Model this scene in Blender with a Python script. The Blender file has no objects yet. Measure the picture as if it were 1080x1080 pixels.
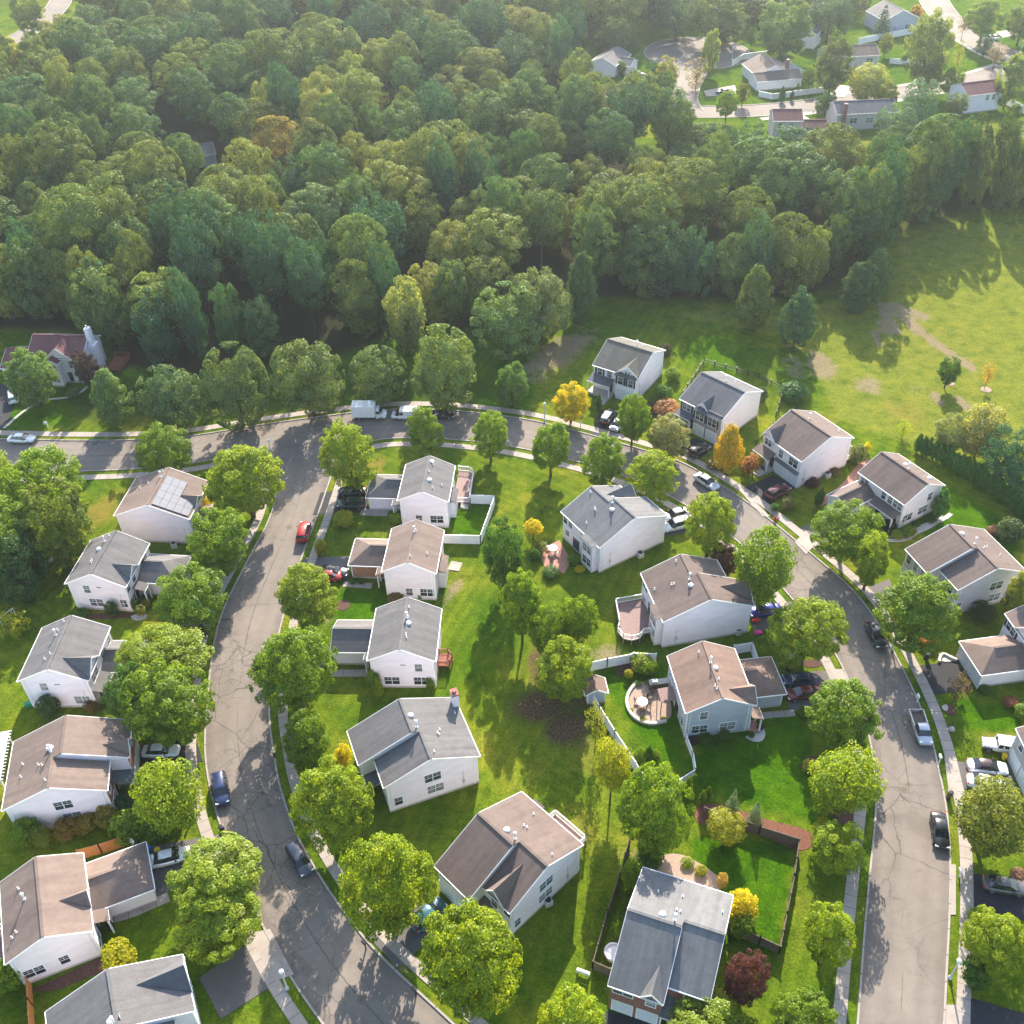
import bpy, bmesh, math, random
import numpy as np
from mathutils import Vector, Matrix

# ------------------------------------------------------------------ basics
SC = bpy.context.scene
COL = SC.collection
R = math.radians
rnd = random.Random(11)

# camera of the aerial photo (metres; ground is z = 0)
FPX, PITCH, ROLL, CAMH = 1083.0, R(40.5), R(-1.55), 106.0
CP, SP, CR, SR = math.cos(PITCH), math.sin(PITCH), math.cos(ROLL), math.sin(ROLL)

def G(px, py, z=0.0):
    """ground point (at height z) surveyed from a point of the 1080 px photograph"""
    a, b = px - 540.0, py - 540.0
    u = a * CR + b * SR
    v = -a * SR + b * CR
    dx, dy, dz = u / FPX, CP - (v / FPX) * SP, -SP - (v / FPX) * CP
    t = (z - CAMH) / dz
    return Vector((dx * t, dy * t, z))

def depth(p):
    return p.y * CP - (p.z - CAMH) * SP

def link(o, parent=None):
    COL.objects.link(o)
    if parent is not None:
        o.parent = parent
    return o

def tag(o, label=None, cat=None, group=None, kind=None):
    if label: o['label'] = label
    if cat: o['category'] = cat
    if group: o['group'] = group
    if kind: o['kind'] = kind
    return o

def empty(name, loc, rz=0.0, label=None, cat=None, group=None):
    o = bpy.data.objects.new(name, None)
    o.location = loc
    o.rotation_euler = (0, 0, rz)
    o.empty_display_size = 0.5
    link(o)
    return tag(o, label, cat, group)

def children(o):
    return [c for c in list(o.children)]

def copy_tree(o, parent=None):
    c = o.copy()
    COL.objects.link(c)
    if parent is not None:
        c.parent = parent
    for ch in children(o):
        copy_tree(ch, c)
    return c

# ------------------------------------------------------------------ materials
def ramp(nt, fac, stops):
    n = nt.nodes.new('ShaderNodeValToRGB')
    e = n.color_ramp.elements
    while len(e) < len(stops): e.new(0.5)
    for i, (p, c) in enumerate(stops):
        e[i].position = p
        e[i].color = (*c, 1) if len(c) == 3 else c
    nt.links.new(fac, n.inputs[0])
    return n.outputs[0]

def noise(nt, vec, scale, detail=4, rough=0.6, dist=0.0):
    n = nt.nodes.new('ShaderNodeTexNoise')
    n.inputs['Scale'].default_value = scale
    n.inputs['Detail'].default_value = detail
    n.inputs['Roughness'].default_value = rough
    n.inputs['Distortion'].default_value = dist
    nt.links.new(vec, n.inputs['Vector'])
    return n.outputs[0]

def mix(nt, fac, a, b, mode='MIX'):
    n = nt.nodes.new('ShaderNodeMix')
    n.data_type = 'RGBA'
    n.blend_type = mode
    for sock, val in ((n.inputs[0], fac), (n.inputs[6], a), (n.inputs[7], b)):
        if isinstance(val, (int, float)): sock.default_value = val
        elif isinstance(val, tuple): sock.default_value = (*val, 1) if len(val) == 3 else val
        else: nt.links.new(val, sock)
    return n.outputs[2]

def math_(nt, op, a, b=None):
    n = nt.nodes.new('ShaderNodeMath')
    n.operation = op
    for i, val in enumerate((a, b)):
        if val is None: continue
        if isinstance(val, (int, float)): n.inputs[i].default_value = val
        else: nt.links.new(val, n.inputs[i])
    return n.outputs[0]

def base_mat(name):
    m = bpy.data.materials.new(name)
    m.use_nodes = True
    nt = m.node_tree
    b = nt.nodes['Principled BSDF']
    return m, nt, b

def coords(nt, kind='Object', scale=None):
    t = nt.nodes.new('ShaderNodeTexCoord')
    o = t.outputs[kind]
    if scale:
        mp = nt.nodes.new('ShaderNodeMapping')
        mp.inputs['Scale'].default_value = scale
        nt.links.new(o, mp.inputs['Vector'])
        o = mp.outputs[0]
    return o

def world_pos(nt, scale=None, rot=0.0):
    g = nt.nodes.new('ShaderNodeNewGeometry')
    o = g.outputs['Position']
    if scale or rot:
        mp = nt.nodes.new('ShaderNodeMapping')
        if scale: mp.inputs['Scale'].default_value = scale
        mp.inputs['Rotation'].default_value = (0, 0, rot)
        nt.links.new(o, mp.inputs['Vector'])
        o = mp.outputs[0]
    return o

def bump(nt, b, h, strength=0.3, dist=0.02):
    n = nt.nodes.new('ShaderNodeBump')
    n.inputs['Strength'].default_value = strength
    n.inputs['Distance'].default_value = dist
    nt.links.new(h, n.inputs['Height'])
    nt.links.new(n.outputs[0], b.inputs['Normal'])

def simple(name, col, rough=0.6, var=0.12, scale=1.5, spec=0.3, metal=0.0):
    m, nt, b = base_mat(name)
    v = noise(nt, coords(nt), scale, 5)
    lo = tuple(c * (1 - var) for c in col)
    hi = tuple(min(1, c * (1 + var)) for c in col)
    nt.links.new(ramp(nt, v, [(0.3, lo), (0.7, hi)]), b.inputs['Base Color'])
    b.inputs['Roughness'].default_value = rough
    b.inputs['Specular IOR Level'].default_value = spec
    b.inputs['Metallic'].default_value = metal
    return m

def siding(name, col, board=0.15):
    """horizontal lap siding: courses by height, soft weathering"""
    m, nt, b = base_mat(name)
    c = coords(nt)
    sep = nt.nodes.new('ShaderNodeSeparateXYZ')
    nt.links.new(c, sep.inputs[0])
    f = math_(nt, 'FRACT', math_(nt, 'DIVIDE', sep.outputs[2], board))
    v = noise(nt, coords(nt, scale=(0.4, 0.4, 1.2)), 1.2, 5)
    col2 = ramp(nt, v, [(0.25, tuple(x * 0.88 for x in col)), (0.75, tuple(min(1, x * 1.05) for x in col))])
    line = ramp(nt, f, [(0.0, (0.86, 0.86, 0.87)), (0.14, (1, 1, 1)), (1.0, (0.97, 0.97, 0.97))])  # groove at each lap, with the shade under the board painted into the colour
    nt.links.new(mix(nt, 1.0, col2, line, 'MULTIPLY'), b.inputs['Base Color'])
    b.inputs['Roughness'].default_value = 0.55
    b.inputs['Specular IOR Level'].default_value = 0.3
    bump(nt, b, f, 0.25, 0.02)
    return m

def brick(name, c1, c2, mortar, scale=4.0):
    m, nt, b = base_mat(name)
    c = coords(nt)
    sep = nt.nodes.new('ShaderNodeSeparateXYZ'); nt.links.new(c, sep.inputs[0])
    cmb = nt.nodes.new('ShaderNodeCombineXYZ')
    nt.links.new(math_(nt, 'ADD', sep.outputs[0], sep.outputs[1]), cmb.inputs[0])
    nt.links.new(sep.outputs[2], cmb.inputs[1])
    t = nt.nodes.new('ShaderNodeTexBrick')
    nt.links.new(cmb.outputs[0], t.inputs['Vector'])
    t.inputs['Color1'].default_value = (*c1, 1); t.inputs['Color2'].default_value = (*c2, 1)
    t.inputs['Mortar'].default_value = (*mortar, 1)
    t.inputs['Scale'].default_value = scale
    t.inputs['Mortar Size'].default_value = 0.015
    v = noise(nt, c, 2.0, 4)
    nt.links.new(mix(nt, 1.0, t.outputs[0], ramp(nt, v, [(0.3, (.8, .8, .8)), (0.7, (1.1, 1.1, 1.1))]), 'MULTIPLY'), b.inputs['Base Color'])
    b.inputs['Roughness'].default_value = 0.8
    return m

def shingles(name, col, streak=0.25, stain=(0.05, 0.05, 0.055)):
    """asphalt shingles: courses along the slope, tab speckle, run-off streaks"""
    m, nt, b = base_mat(name)
    c = coords(nt)
    fine = noise(nt, c, 14, 3, 0.7)
    mid = noise(nt, c, 1.1, 5, 0.65)
    sep = nt.nodes.new('ShaderNodeSeparateXYZ'); nt.links.new(c, sep.inputs[0])
    course = math_(nt, 'FRACT', math_(nt, 'MULTIPLY', sep.outputs[2], 12.0))
    col1 = ramp(nt, fine, [(0.3, tuple(x * 0.74 for x in col)), (0.7, tuple(x * 1.22 for x in col))])
    col2 = mix(nt, 1.0, col1, ramp(nt, mid, [(0.3, (.86, .85, .86)), (0.7, (1.1, 1.1, 1.08))]), 'MULTIPLY')
    col3 = mix(nt, 1.0, col2, ramp(nt, course, [(0.0, (.8, .8, .8)), (0.25, (1, 1, 1)), (1, (1.02, 1.02, 1.02))]), 'MULTIPLY')
    # run-off streaks: stretched down the slope (the local Y axis is the fall line)
    st = noise(nt, coords(nt, scale=(1.0, 0.10, 0.2)), 1.3, 5, 0.65)
    col3 = mix(nt, 1.0, col3, ramp(nt, noise(nt, coords(nt, scale=(0.55, 0.05, 0.1)), 1.1, 3, 0.6), [(0.35, (.82, .81, .82)), (0.65, (1.16, 1.15, 1.13))]), 'MULTIPLY')
    sm = ramp(nt, st, [(0.48, (0, 0, 0)), (0.72, (streak * 1.3, streak * 1.3, streak * 1.3))])
    nt.links.new(mix(nt, sm, col3, stain), b.inputs['Base Color'])
    b.inputs['Roughness'].default_value = 0.85
    b.inputs['Specular IOR Level'].default_value = 0.25
    bump(nt, b, fine, 0.35, 0.02)
    return m

def leaf_mat(name='foliage', trans=0.52):
    """leaves: colour of each plant comes from the object's own colour, varied leaf by leaf"""
    m = bpy.data.materials.new(name); m.use_nodes = True
    nt = m.node_tree; nt.nodes.clear()
    out = nt.nodes.new('ShaderNodeOutputMaterial')
    oi = nt.nodes.new('ShaderNodeObjectInfo')
    geo = nt.nodes.new('ShaderNodeNewGeometry')
    att = nt.nodes.new('ShaderNodeAttribute'); att.attribute_name = 'tone'
    r1 = ramp(nt, geo.outputs['Random Per Island'], [(0, (.62, .68, .65)), (0.5, (1, 1, 1)), (1, (1.32, 1.24, .9))])
    r2 = ramp(nt, att.outputs['Fac'], [(0, (.70, .80, .9)), (0.5, (1, 1, 1)), (1, (1.32, 1.20, .8))])
    col = mix(nt, 1.0, mix(nt, 1.0, oi.outputs['Color'], r1, 'MULTIPLY'), r2, 'MULTIPLY')
    tcol = mix(nt, 1.0, col, (1.75, 1.62, 0.55), 'MULTIPLY')
    d = nt.nodes.new('ShaderNodeBsdfDiffuse'); nt.links.new(col, d.inputs[0])
    t = nt.nodes.new('ShaderNodeBsdfTranslucent'); nt.links.new(tcol, t.inputs[0])
    g = nt.nodes.new('ShaderNodeBsdfGlossy'); g.inputs['Roughness'].default_value = 0.45
    g.inputs[0].default_value = (.8, .85, .8, 1)
    a = nt.nodes.new('ShaderNodeMixShader'); a.inputs[0].default_value = trans
    nt.links.new(d.outputs[0], a.inputs[1]); nt.links.new(t.outputs[0], a.inputs[2])
    c = nt.nodes.new('ShaderNodeMixShader'); c.inputs[0].default_value = 0.018
    nt.links.new(a.outputs[0], c.inputs[1]); nt.links.new(g.outputs[0], c.inputs[2])
    nt.links.new(c.outputs[0], out.inputs[0])
    return m

def paint_mat():
    m, nt, b = base_mat('car_paint')
    oi = nt.nodes.new('ShaderNodeObjectInfo')
    nt.links.new(oi.outputs['Color'], b.inputs['Base Color'])
    b.inputs['Roughness'].default_value = 0.28
    b.inputs['Metallic'].default_value = 0.15
    b.inputs['Coat Weight'].default_value = 0.6
    b.inputs['Coat Roughness'].default_value = 0.06
    return m

def ground_mat():
    m, nt, b = base_mat('lawn_and_soil')
    p = world_pos(nt)
    n1 = noise(nt, p, 0.085, 6, 0.68)
    n2 = noise(nt, p, 0.35, 6, 0.7)
    n3 = noise(nt, p, 3.2, 3, 0.7)
    lot = nt.nodes.new('ShaderNodeTexVoronoi'); lot.inputs['Scale'].default_value = 0.042; lot.distance = 'CHEBYCHEV'
    nt.links.new(p, lot.inputs['Vector'])
    lsep = nt.nodes.new('ShaderNodeSeparateColor'); nt.links.new(lot.outputs['Color'], lsep.inputs[0])
    def bands(rot):
        w_ = nt.nodes.new('ShaderNodeTexWave'); w_.inputs['Scale'].default_value = 0.20; w_.inputs['Distortion'].default_value = 0.8; w_.inputs['Detail'].default_value = 2
        nt.links.new(world_pos(nt, None, rot), w_.inputs['Vector']); return w_.outputs['Fac']
    mow = mix(nt, math_(nt, 'GREATER_THAN', lsep.outputs[0], 0.5), bands(R(24)), bands(R(-52)))
    def att(name):
        a = nt.nodes.new('ShaderNodeAttribute'); a.attribute_name = name
        return a.outputs['Fac']
    g1 = ramp(nt, n1, [(0.33, (.048, .100, .009)), (0.5, (.092, .134, .011)), (0.66, (.155, .168, .020))])
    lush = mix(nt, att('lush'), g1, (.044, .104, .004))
    f1 = mix(nt, att('field'), lush, (.132, .156, .024))
    t2 = mix(nt, 1.0, f1, ramp(nt, n2, [(0.28, (.48, .60, .55)), (0.5, (1, 1, 1)), (0.72, (1.45, 1.26, 1.1))]), 'MULTIPLY')
    t3 = mix(nt, 1.0, t2, ramp(nt, n3, [(0.3, (.58, .66, .6)), (0.7, (1.40, 1.32, 1.2))]), 'MULTIPLY')
    nf_ = math_(nt, 'SUBTRACT', 1.0, att('field'))
    t4 = mix(nt, nf_, t3, ramp(nt, mow, [(0.3, (.93, .94, .93)), (0.7, (1.06, 1.05, 1.03))]), 'MULTIPLY')
    t4 = mix(nt, nf_, t4, ramp(nt, lsep.outputs[1], [(0.0, (.82, .90, .85)), (0.5, (1, 1, 1)), (1.0, (1.16, 1.06, 1.1))]), 'MULTIPLY')
    # worn, yellowed and bare places break up with the noise
    def brk(a, k=0.75):
        s = math_(nt, 'ADD', a, math_(nt, 'MULTIPLY', math_(nt, 'SUBTRACT', n2, 0.5), k * 1.6))
        s = math_(nt, 'ADD', s, math_(nt, 'MULTIPLY', math_(nt, 'SUBTRACT', n3, 0.5), 0.5))
        return ramp(nt, s, [(0.30, (0, 0, 0)), (0.80, (1, 1, 1))])
    dry = mix(nt, math_(nt, 'MULTIPLY', brk(att('dry')), 0.75), t4, (.20, .150, .035))
    soilc = ramp(nt, n3, [(0.3, (.16, .115, .078)), (0.7, (.28, .21, .155))])
    dirt = mix(nt, math_(nt, 'MULTIPLY', brk(att('dirt'), 1.1), 0.75), dry, soilc)
    brush = ramp(nt, n3, [(0.3, (.034, .024, .013)), (0.5, (.085, .060, .034)), (0.70, (.17, .125, .060))])
    d2 = mix(nt, brk(att('brush'), 0.9), dirt, brush)
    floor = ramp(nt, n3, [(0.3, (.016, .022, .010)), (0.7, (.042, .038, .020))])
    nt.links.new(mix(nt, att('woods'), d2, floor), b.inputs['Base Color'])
    b.inputs['Roughness'].default_value = 1.0
    b.inputs['Specular IOR Level'].default_value = 0.0
    hgt = math_(nt, 'ADD', math_(nt, 'MULTIPLY', n2, 2.0), n3)
    bump(nt, b, hgt, 0.55, 0.16)
    return m

def asphalt(name, col, crack=1.0):
    m, nt, b = base_mat(name)
    p = world_pos(nt)
    n1 = noise(nt, p, 0.12, 5, 0.6)
    n2 = noise(nt, p, 9.0, 3, 0.8)
    n0 = noise(nt, p, 0.9, 5, 0.7)
    base = ramp(nt, n1, [(0.3, tuple(c * .84 for c in col)), (0.7, tuple(c * 1.14 for c in col))])
    base = mix(nt, 1.0, base, ramp(nt, n0, [(0.3, (.9, .9, .9)), (0.7, (1.08, 1.08, 1.08))]), 'MULTIPLY')
    base = mix(nt, 1.0, base, ramp(nt, n2, [(0.3, (.8, .8, .8)), (0.7, (1.2, 1.2, 1.2))]), 'MULTIPLY')
    out = base
    if crack:
        vn = nt.nodes.new('ShaderNodeTexNoise'); vn.inputs['Scale'].default_value = 0.5; vn.inputs['Detail'].default_value = 5
        nt.links.new(p, vn.inputs['Vector'])
        wob = mix(nt, 0.62, p, vn.outputs['Color'], 'LINEAR_LIGHT')
        for sc, wd, msc, lo, hi in ((0.13, 0.0042, 0.035, 0.44, 0.56), (0.30, 0.0058, 0.05, 0.52, 0.62), (0.62, 0.009, 0.04, 0.52, 0.60)):
            vo = nt.nodes.new('ShaderNodeTexVoronoi'); vo.feature = 'DISTANCE_TO_EDGE'
            vo.inputs['Scale'].default_value = sc
            nt.links.new(wob, vo.inputs['Vector'])
            line = ramp(nt, vo.outputs['Distance'], [(0.0, (1, 1, 1)), (wd, (.75, .75, .75)), (wd * 2.2, (0, 0, 0))])
            msk = ramp(nt, noise(nt, p, msc, 3), [(lo, (0, 0, 0)), (hi, (1, 1, 1))])
            out = mix(nt, math_(nt, 'MULTIPLY', math_(nt, 'MULTIPLY', line, msk), 0.62 * crack), out, (.022, .022, .024))
        ac = nt.nodes.new('ShaderNodeAttribute'); ac.attribute_name = 'across'
        wv = math_(nt, 'ADD', ac.outputs['Fac'], math_(nt, 'MULTIPLY', math_(nt, 'SUBTRACT', noise(nt, p, 0.15, 3), 0.5), 0.10))
        lanes = ramp(nt, wv, [(0.06, (.86, .86, .87)), (0.16, (1.03, 1.03, 1.02)), (0.30, (.95, .95, .95)), (0.40, (1.07, 1.06, 1.05)), (0.60, (1.05, 1.05, 1.04)), (0.70, (.94, .94, .94)), (0.84, (1.04, 1.03, 1.02)), (0.95, (.85, .85, .86))])
        out = mix(nt, 1.0, out, lanes, 'MULTIPLY')
        seam = ramp(nt, math_(nt, 'ABSOLUTE', math_(nt, 'SUBTRACT', math_(nt, 'ADD', ac.outputs['Fac'], math_(nt, 'MULTIPLY', math_(nt, 'SUBTRACT', noise(nt, p, 0.9, 4), 0.5), 0.012)), 0.505)), [(0.0, (1, 1, 1)), (0.0045, (.7, .7, .7)), (0.010, (0, 0, 0))])
        sk = ramp(nt, noise(nt, p, 0.06, 3), [(0.42, (0, 0, 0)), (0.55, (.75, .75, .75))])
        out = mix(nt, math_(nt, 'MULTIPLY', seam, sk), out, (.03, .03, .032))
        oil = ramp(nt, noise(nt, p, 0.55, 3, 0.5), [(0.68, (0, 0, 0)), (0.74, (.22, .22, .22))])
        out = mix(nt, oil, out, (.05, .05, .052))
        pt = ramp(nt, noise(nt, p, 0.07, 2, 0.4, 0.6), [(0.66, (0, 0, 0)), (0.68, (.45, .45, .45))])
        out = mix(nt, pt, out, tuple(c * .6 for c in col))
    nt.links.new(out, b.inputs['Base Color'])
    b.inputs['Roughness'].default_value = 0.85
    b.inputs['Specular IOR Level'].default_value = 0.25
    bump(nt, b, n2, 0.4, 0.01)
    return m

def concrete(name, col, joint=1.5):
    m, nt, b = base_mat(name)
    p = world_pos(nt)
    n1 = noise(nt, p, 0.5, 6, 0.7)
    n2 = noise(nt, p, 12, 3)
    base = ramp(nt, n1, [(0.3, tuple(c * .78 for c in col)), (0.7, tuple(c * 1.1 for c in col))])
    base = mix(nt, 1.0, base, ramp(nt, n2, [(0.3, (.88, .88, .88)), (0.7, (1.1, 1.1, 1.1))]), 'MULTIPLY')
    a = nt.nodes.new('ShaderNodeAttribute'); a.attribute_name = 'along'
    f = math_(nt, 'FRACT', math_(nt, 'DIVIDE', a.outputs['Fac'], joint))
    base = mix(nt, 1.0, base, ramp(nt, f, [(0, (.45, .43, .4)), (0.035, (.5, .48, .45)), (0.06, (1, 1, 1))]), 'MULTIPLY')
    nt.links.new(base, b.inputs['Base Color'])
    b.inputs['Roughness'].default_value = 0.85
    return m

M = {}
M['leaf'] = leaf_mat()
M['leafdense'] = leaf_mat('dense_foliage', 0.30)
M['bark'] = simple('bark', (.10, .075, .055), 0.95, 0.35, 6)
M['paint'] = paint_mat()
def pane_mat():
    m, nt, b = base_mat('window_glass')
    oi = nt.nodes.new('ShaderNodeObjectInfo')
    c = ramp(nt, oi.outputs['Random'], [(0, (.02, .026, .035)), (.45, (.05, .06, .075)), (.6, (.16, .165, .17)), (1, (.30, .295, .29))])
    v = noise(nt, coords(nt), 2.2, 2)
    nt.links.new(mix(nt, 1.0, c, ramp(nt, v, [(.35, (.55, .6, .65)), (.65, (1.2, 1.2, 1.2))]), 'MULTIPLY'), b.inputs['Base Color'])
    b.inputs['Roughness'].default_value = 0.06
    b.inputs['Specular IOR Level'].default_value = 0.8
    return m
M['glass'] = pane_mat()
M['carglass'] = simple('car_glass', (.015, .02, .025), 0.05, 0.2, 1, 0.9)
M['white'] = simple('white_trim', (.80, .80, .80), 0.45, 0.04)
M['vinyl'] = simple('white_vinyl', (.80, .80, .80), 0.4, 0.05, 0.8)
M['gdoor'] = simple('garage_door_paint', (.64, .675, .72), 0.5, 0.05)
M['rubber'] = simple('tyre_rubber', (.02, .02, .02), 0.85, 0.2)
M['alloy'] = simple('wheel_alloy', (.45, .46, .48), 0.3, 0.1, 2, 0.5, 0.8)
M['blackplastic'] = simple('black_plastic', (.025, .025, .028), 0.5, 0.2)
M['lampglass'] = simple('headlight_glass', (.75, .78, .8), 0.15, 0.05, 1, 0.6)
M['redlens'] = simple('tail_light_lens', (.5, .02, .02), 0.2, 0.1, 1, 0.6)
M['metal'] = simple('grey_metal', (.5, .5, .5), 0.45, 0.1, 2, 0.5, 0.3)
M['lamppost'] = simple('lamp_post_paint', (.50, .56, .58), 0.5, 0.06)
M['wood_dark'] = simple('weathered_wood', (.12, .095, .07), 0.9, 0.35, 5)
M['wood_orange'] = simple('stained_cedar', (.48, .20, .06), 0.7, 0.2, 4)
M['wood_red'] = simple('red_stained_deck', (.30, .105, .068), 0.7, 0.2, 4)
M['deckboard'] = simple('deck_boards', (.20, .125, .118), 0.7, 0.18, 4)
M['paver'] = simple('patio_pavers', (.32, .235, .185), 0.9, 0.2, 4)
M['redpaver'] = simple('red_paver', (.34, .17, .13), 0.85, 0.2, 3)
M['mulch'] = simple('mulch', (.085, .045, .035), 1.0, 0.45, 5)
M['redmulch'] = simple('red_mulch', (.15, .065, .043), 1.0, 0.4, 5)
M['stone'] = simple('edging_stone', (.42, .39, .36), 0.85, 0.25, 5)
M['asph'] = asphalt('street_asphalt', (.180, .154, .134))
M['drive'] = asphalt('driveway_asphalt', (.110, .102, .100), 0.0)
M['blackdrive'] = asphalt('sealed_driveway', (.030, .031, .036), 0.0)
M['conc'] = concrete('sidewalk_concrete', (.33, .285, .25))
M['kerb'] = concrete('kerb_concrete', (.32, .29, .26), 3.0)
M['ground'] = ground_mat()
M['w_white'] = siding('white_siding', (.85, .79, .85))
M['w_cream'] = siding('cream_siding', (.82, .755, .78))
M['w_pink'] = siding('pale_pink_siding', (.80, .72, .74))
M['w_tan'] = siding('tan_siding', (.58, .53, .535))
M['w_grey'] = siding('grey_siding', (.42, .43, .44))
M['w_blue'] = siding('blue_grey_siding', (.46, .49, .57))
M['brick'] = brick('red_brick', (.30, .11, .085), (.24, .085, .07), (.30, .24, .21))
M['obrick'] = brick('orange_brick', (.42, .19, .11), (.36, .15, .09), (.40, .30, .24))
M['stonewall'] = brick('stone_veneer', (.34, .31, .28), (.27, .25, .23), (.2, .19, .18), 1.7)
M['r_taupe'] = shingles('taupe_shingles', (.185, .142, .122), 0.25, (.10, .075, .07))
M['r_brown'] = shingles('brown_shingles', (.145, .112, .101), 0.3, (.075, .06, .058))
M['r_rust'] = shingles('tan_brown_shingles', (.200, .138, .112), 0.15, (.1, .07, .06))
M['r_grey'] = shingles('grey_shingles', (.135, .134, .138), 0.55, (.085, .07, .072))
M['r_slate'] = shingles('slate_shingles', (.110, .116, .128), 0.35, (.07, .07, .08))
M['r_steel'] = shingles('steel_grey_shingles', (.150, .155, .163), 0.4, (.075, .075, .08))
M['r_olive'] = shingles('olive_grey_shingles', (.120, .117, .102), 0.2)
M['r_maroon'] = shingles('maroon_shingles', (.15, .065, .07), 0.15)
M['solar'] = simple('solar_panel', (.22, .225, .25), 0.7, 0.06, 1, 0.1)
M['shutter'] = simple('dark_shutter', (.03, .035, .05), 0.6, 0.1)
M['yellow'] = simple('yellow_plastic', (.75, .50, .02), 0.5, 0.08)
M['blue'] = simple('blue_plastic', (.03, .16, .5), 0.5, 0.1)
M['red'] = simple('red_plastic', (.6, .03, .03), 0.45, 0.1)
M['pink'] = simple('pink_plastic', (.75, .04, .30), 0.4, 0.08)
M['green'] = simple('green_plastic', (.02, .22, .10), 0.5, 0.1)
M['dirtcol'] = simple('bare_soil', (.30, .215, .16), 1.0, 0.3, 3)

# ------------------------------------------------------------------ mesh builder
class MB:
    def __init__(s): s.v = []; s.f = []
    def poly(s, pts):
        n = len(s.v); s.v += [tuple(p) for p in pts]; s.f.append(tuple(range(n, n + len(pts)))); return s
    def prism(s, pts, d):
        """closed solid: polygon pts swept by vector d"""
        n = len(s.v); k = len(pts)
        s.v += [tuple(p) for p in pts] + [(p[0] + d[0], p[1] + d[1], p[2] + d[2]) for p in pts]
        s.f.append(tuple(range(n, n + k))); s.f.append(tuple(range(n + 2 * k - 1, n + k - 1, -1)))
        for i in range(k):
            j = (i + 1) % k
            s.f.append((n + i, n + k + i, n + k + j, n + j))
        return s
    def box(s, x0, x1, y0, y1, z0, z1):
        x0, x1 = min(x0, x1), max(x0, x1); y0, y1 = min(y0, y1), max(y0, y1)
        return s.prism([(x0, y0, z0), (x1, y0, z0), (x1, y1, z0), (x0, y1, z0)], (0, 0, z1 - z0))
    def bar(s, a, b, w, h):
        """rectangular bar from a to b, w wide and h tall"""
        a, b = Vector(a), Vector(b); d = (b - a)
        side = d.cross(Vector((0, 0, 1)))
        side = Vector((1, 0, 0)) if side.length < 1e-5 else side.normalized()
        up = side.cross(d).normalized()
        q = [a + side * (sx * w / 2) + up * (sz * h / 2) for sx, sz in ((-1, -1), (1, -1), (1, 1), (-1, 1))]
        return s.prism([tuple(p) for p in q], tuple(d))
    def tube(s, pts, rad, n=8):
        """tapered tube through pts; rad one value or one per point"""
        if not hasattr(rad, '__len__'): rad = [rad] * len(pts)
        base = len(s.v); P = [Vector(p) for p in pts]
        for i, p in enumerate(P):
            t = (P[min(i + 1, len(P) - 1)] - P[max(i - 1, 0)]).normalized()
            a = t.orthogonal().normalized() if abs(t.z) < 0.99 else Vector((1, 0, 0))
            a = (a - t * a.dot(t)).normalized(); b2 = t.cross(a)
            for k in range(n):
                ang = 2 * math.pi * k / n
                s.v.append(tuple(p + (a * math.cos(ang) + b2 * math.sin(ang)) * rad[i]))
        for i in range(len(P) - 1):
            for k in range(n):
                k2 = (k + 1) % n
                s.f.append((base + i * n + k, base + i * n + k2, base + (i + 1) * n + k2, base + (i + 1) * n + k))
        s.f.append(tuple(range(base + n - 1, base - 1, -1)))
        e = base + (len(P) - 1) * n
        s.f.append(tuple(range(e, e + n)))
        return s
    def lathe(s, prof, c=(0, 0, 0), n=14):
        base = len(s.v)
        for r_, z in prof:
            for k in range(n):
                a = 2 * math.pi * k / n
                s.v.append((c[0] + r_ * math.cos(a), c[1] + r_ * math.sin(a), c[2] + z))
        for i in range(len(prof) - 1):
            for k in range(n):
                k2 = (k + 1) % n
                s.f.append((base + i * n + k, base + i * n + k2, base + (i + 1) * n + k2, base + (i + 1) * n + k))
        s.f.append(tuple(range(base + n - 1, base - 1, -1)))
        e = base + (len(prof) - 1) * n
        s.f.append(tuple(range(e, e + n)))
        return s
    def xf(s, fn, start=0):
        s.v = s.v[:start] + [fn(p) for p in s.v[start:]]
        return s
    def mesh(s, name, mat, smooth=False, bevel=0.0):
        me = bpy.data.meshes.new(name)
        me.from_pydata(s.v, [], s.f)
        bm = bmesh.new(); bm.from_mesh(me)
        bmesh.ops.recalc_face_normals(bm, faces=bm.faces)
        if bevel:
            bmesh.ops.bevel(bm, geom=[e for e in bm.edges if e.is_manifold and e.calc_face_angle(0) > 0.5], offset=bevel, segments=2, affect='EDGES', profile=0.6)
        if smooth:
            for f in bm.faces: f.smooth = True
        bm.to_mesh(me); bm.free()
        me.materials.append(mat)
        return me
    def build(s, name, mat, parent=None, smooth=False, bevel=0.0, loc=None):
        o = bpy.data.objects.new(name, s.mesh(name, mat, smooth, bevel))
        if loc is not None: o.location = loc
        return link(o, parent)

HAZE_D, EXPO = 0.00015, 1.5

# ------------------------------------------------------------------ curves
def spline(pts, step=1.0):
    """Catmull-Rom through world points, resampled about every `step` metres"""
    P = [Vector((p[0], p[1], 0)) for p in pts]
    out = []
    for i in range(len(P) - 1):
        p0 = P[i - 1] if i else P[0] * 2 - P[1]
        p1, p2 = P[i], P[i + 1]
        p3 = P[i + 2] if i + 2 < len(P) else P[-1] * 2 - P[-2]
        n = max(1, int((p2 - p1).length / step))
        for k in range(n):
            t = k / n
            out.append(0.5 * ((2 * p1) + (p2 - p0) * t + (2 * p0 - 5 * p1 + 4 * p2 - p3) * t * t + (3 * p1 - p0 - 3 * p2 + p3) * t ** 3))
    out.append(P[-1])
    # relax small survey wobble
    for _ in range(3):
        out = [out[0]] + [(out[i - 1] + out[i] * 2 + out[i + 1]) / 4 for i in range(1, len(out) - 1)] + [out[-1]]
    return out

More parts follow.
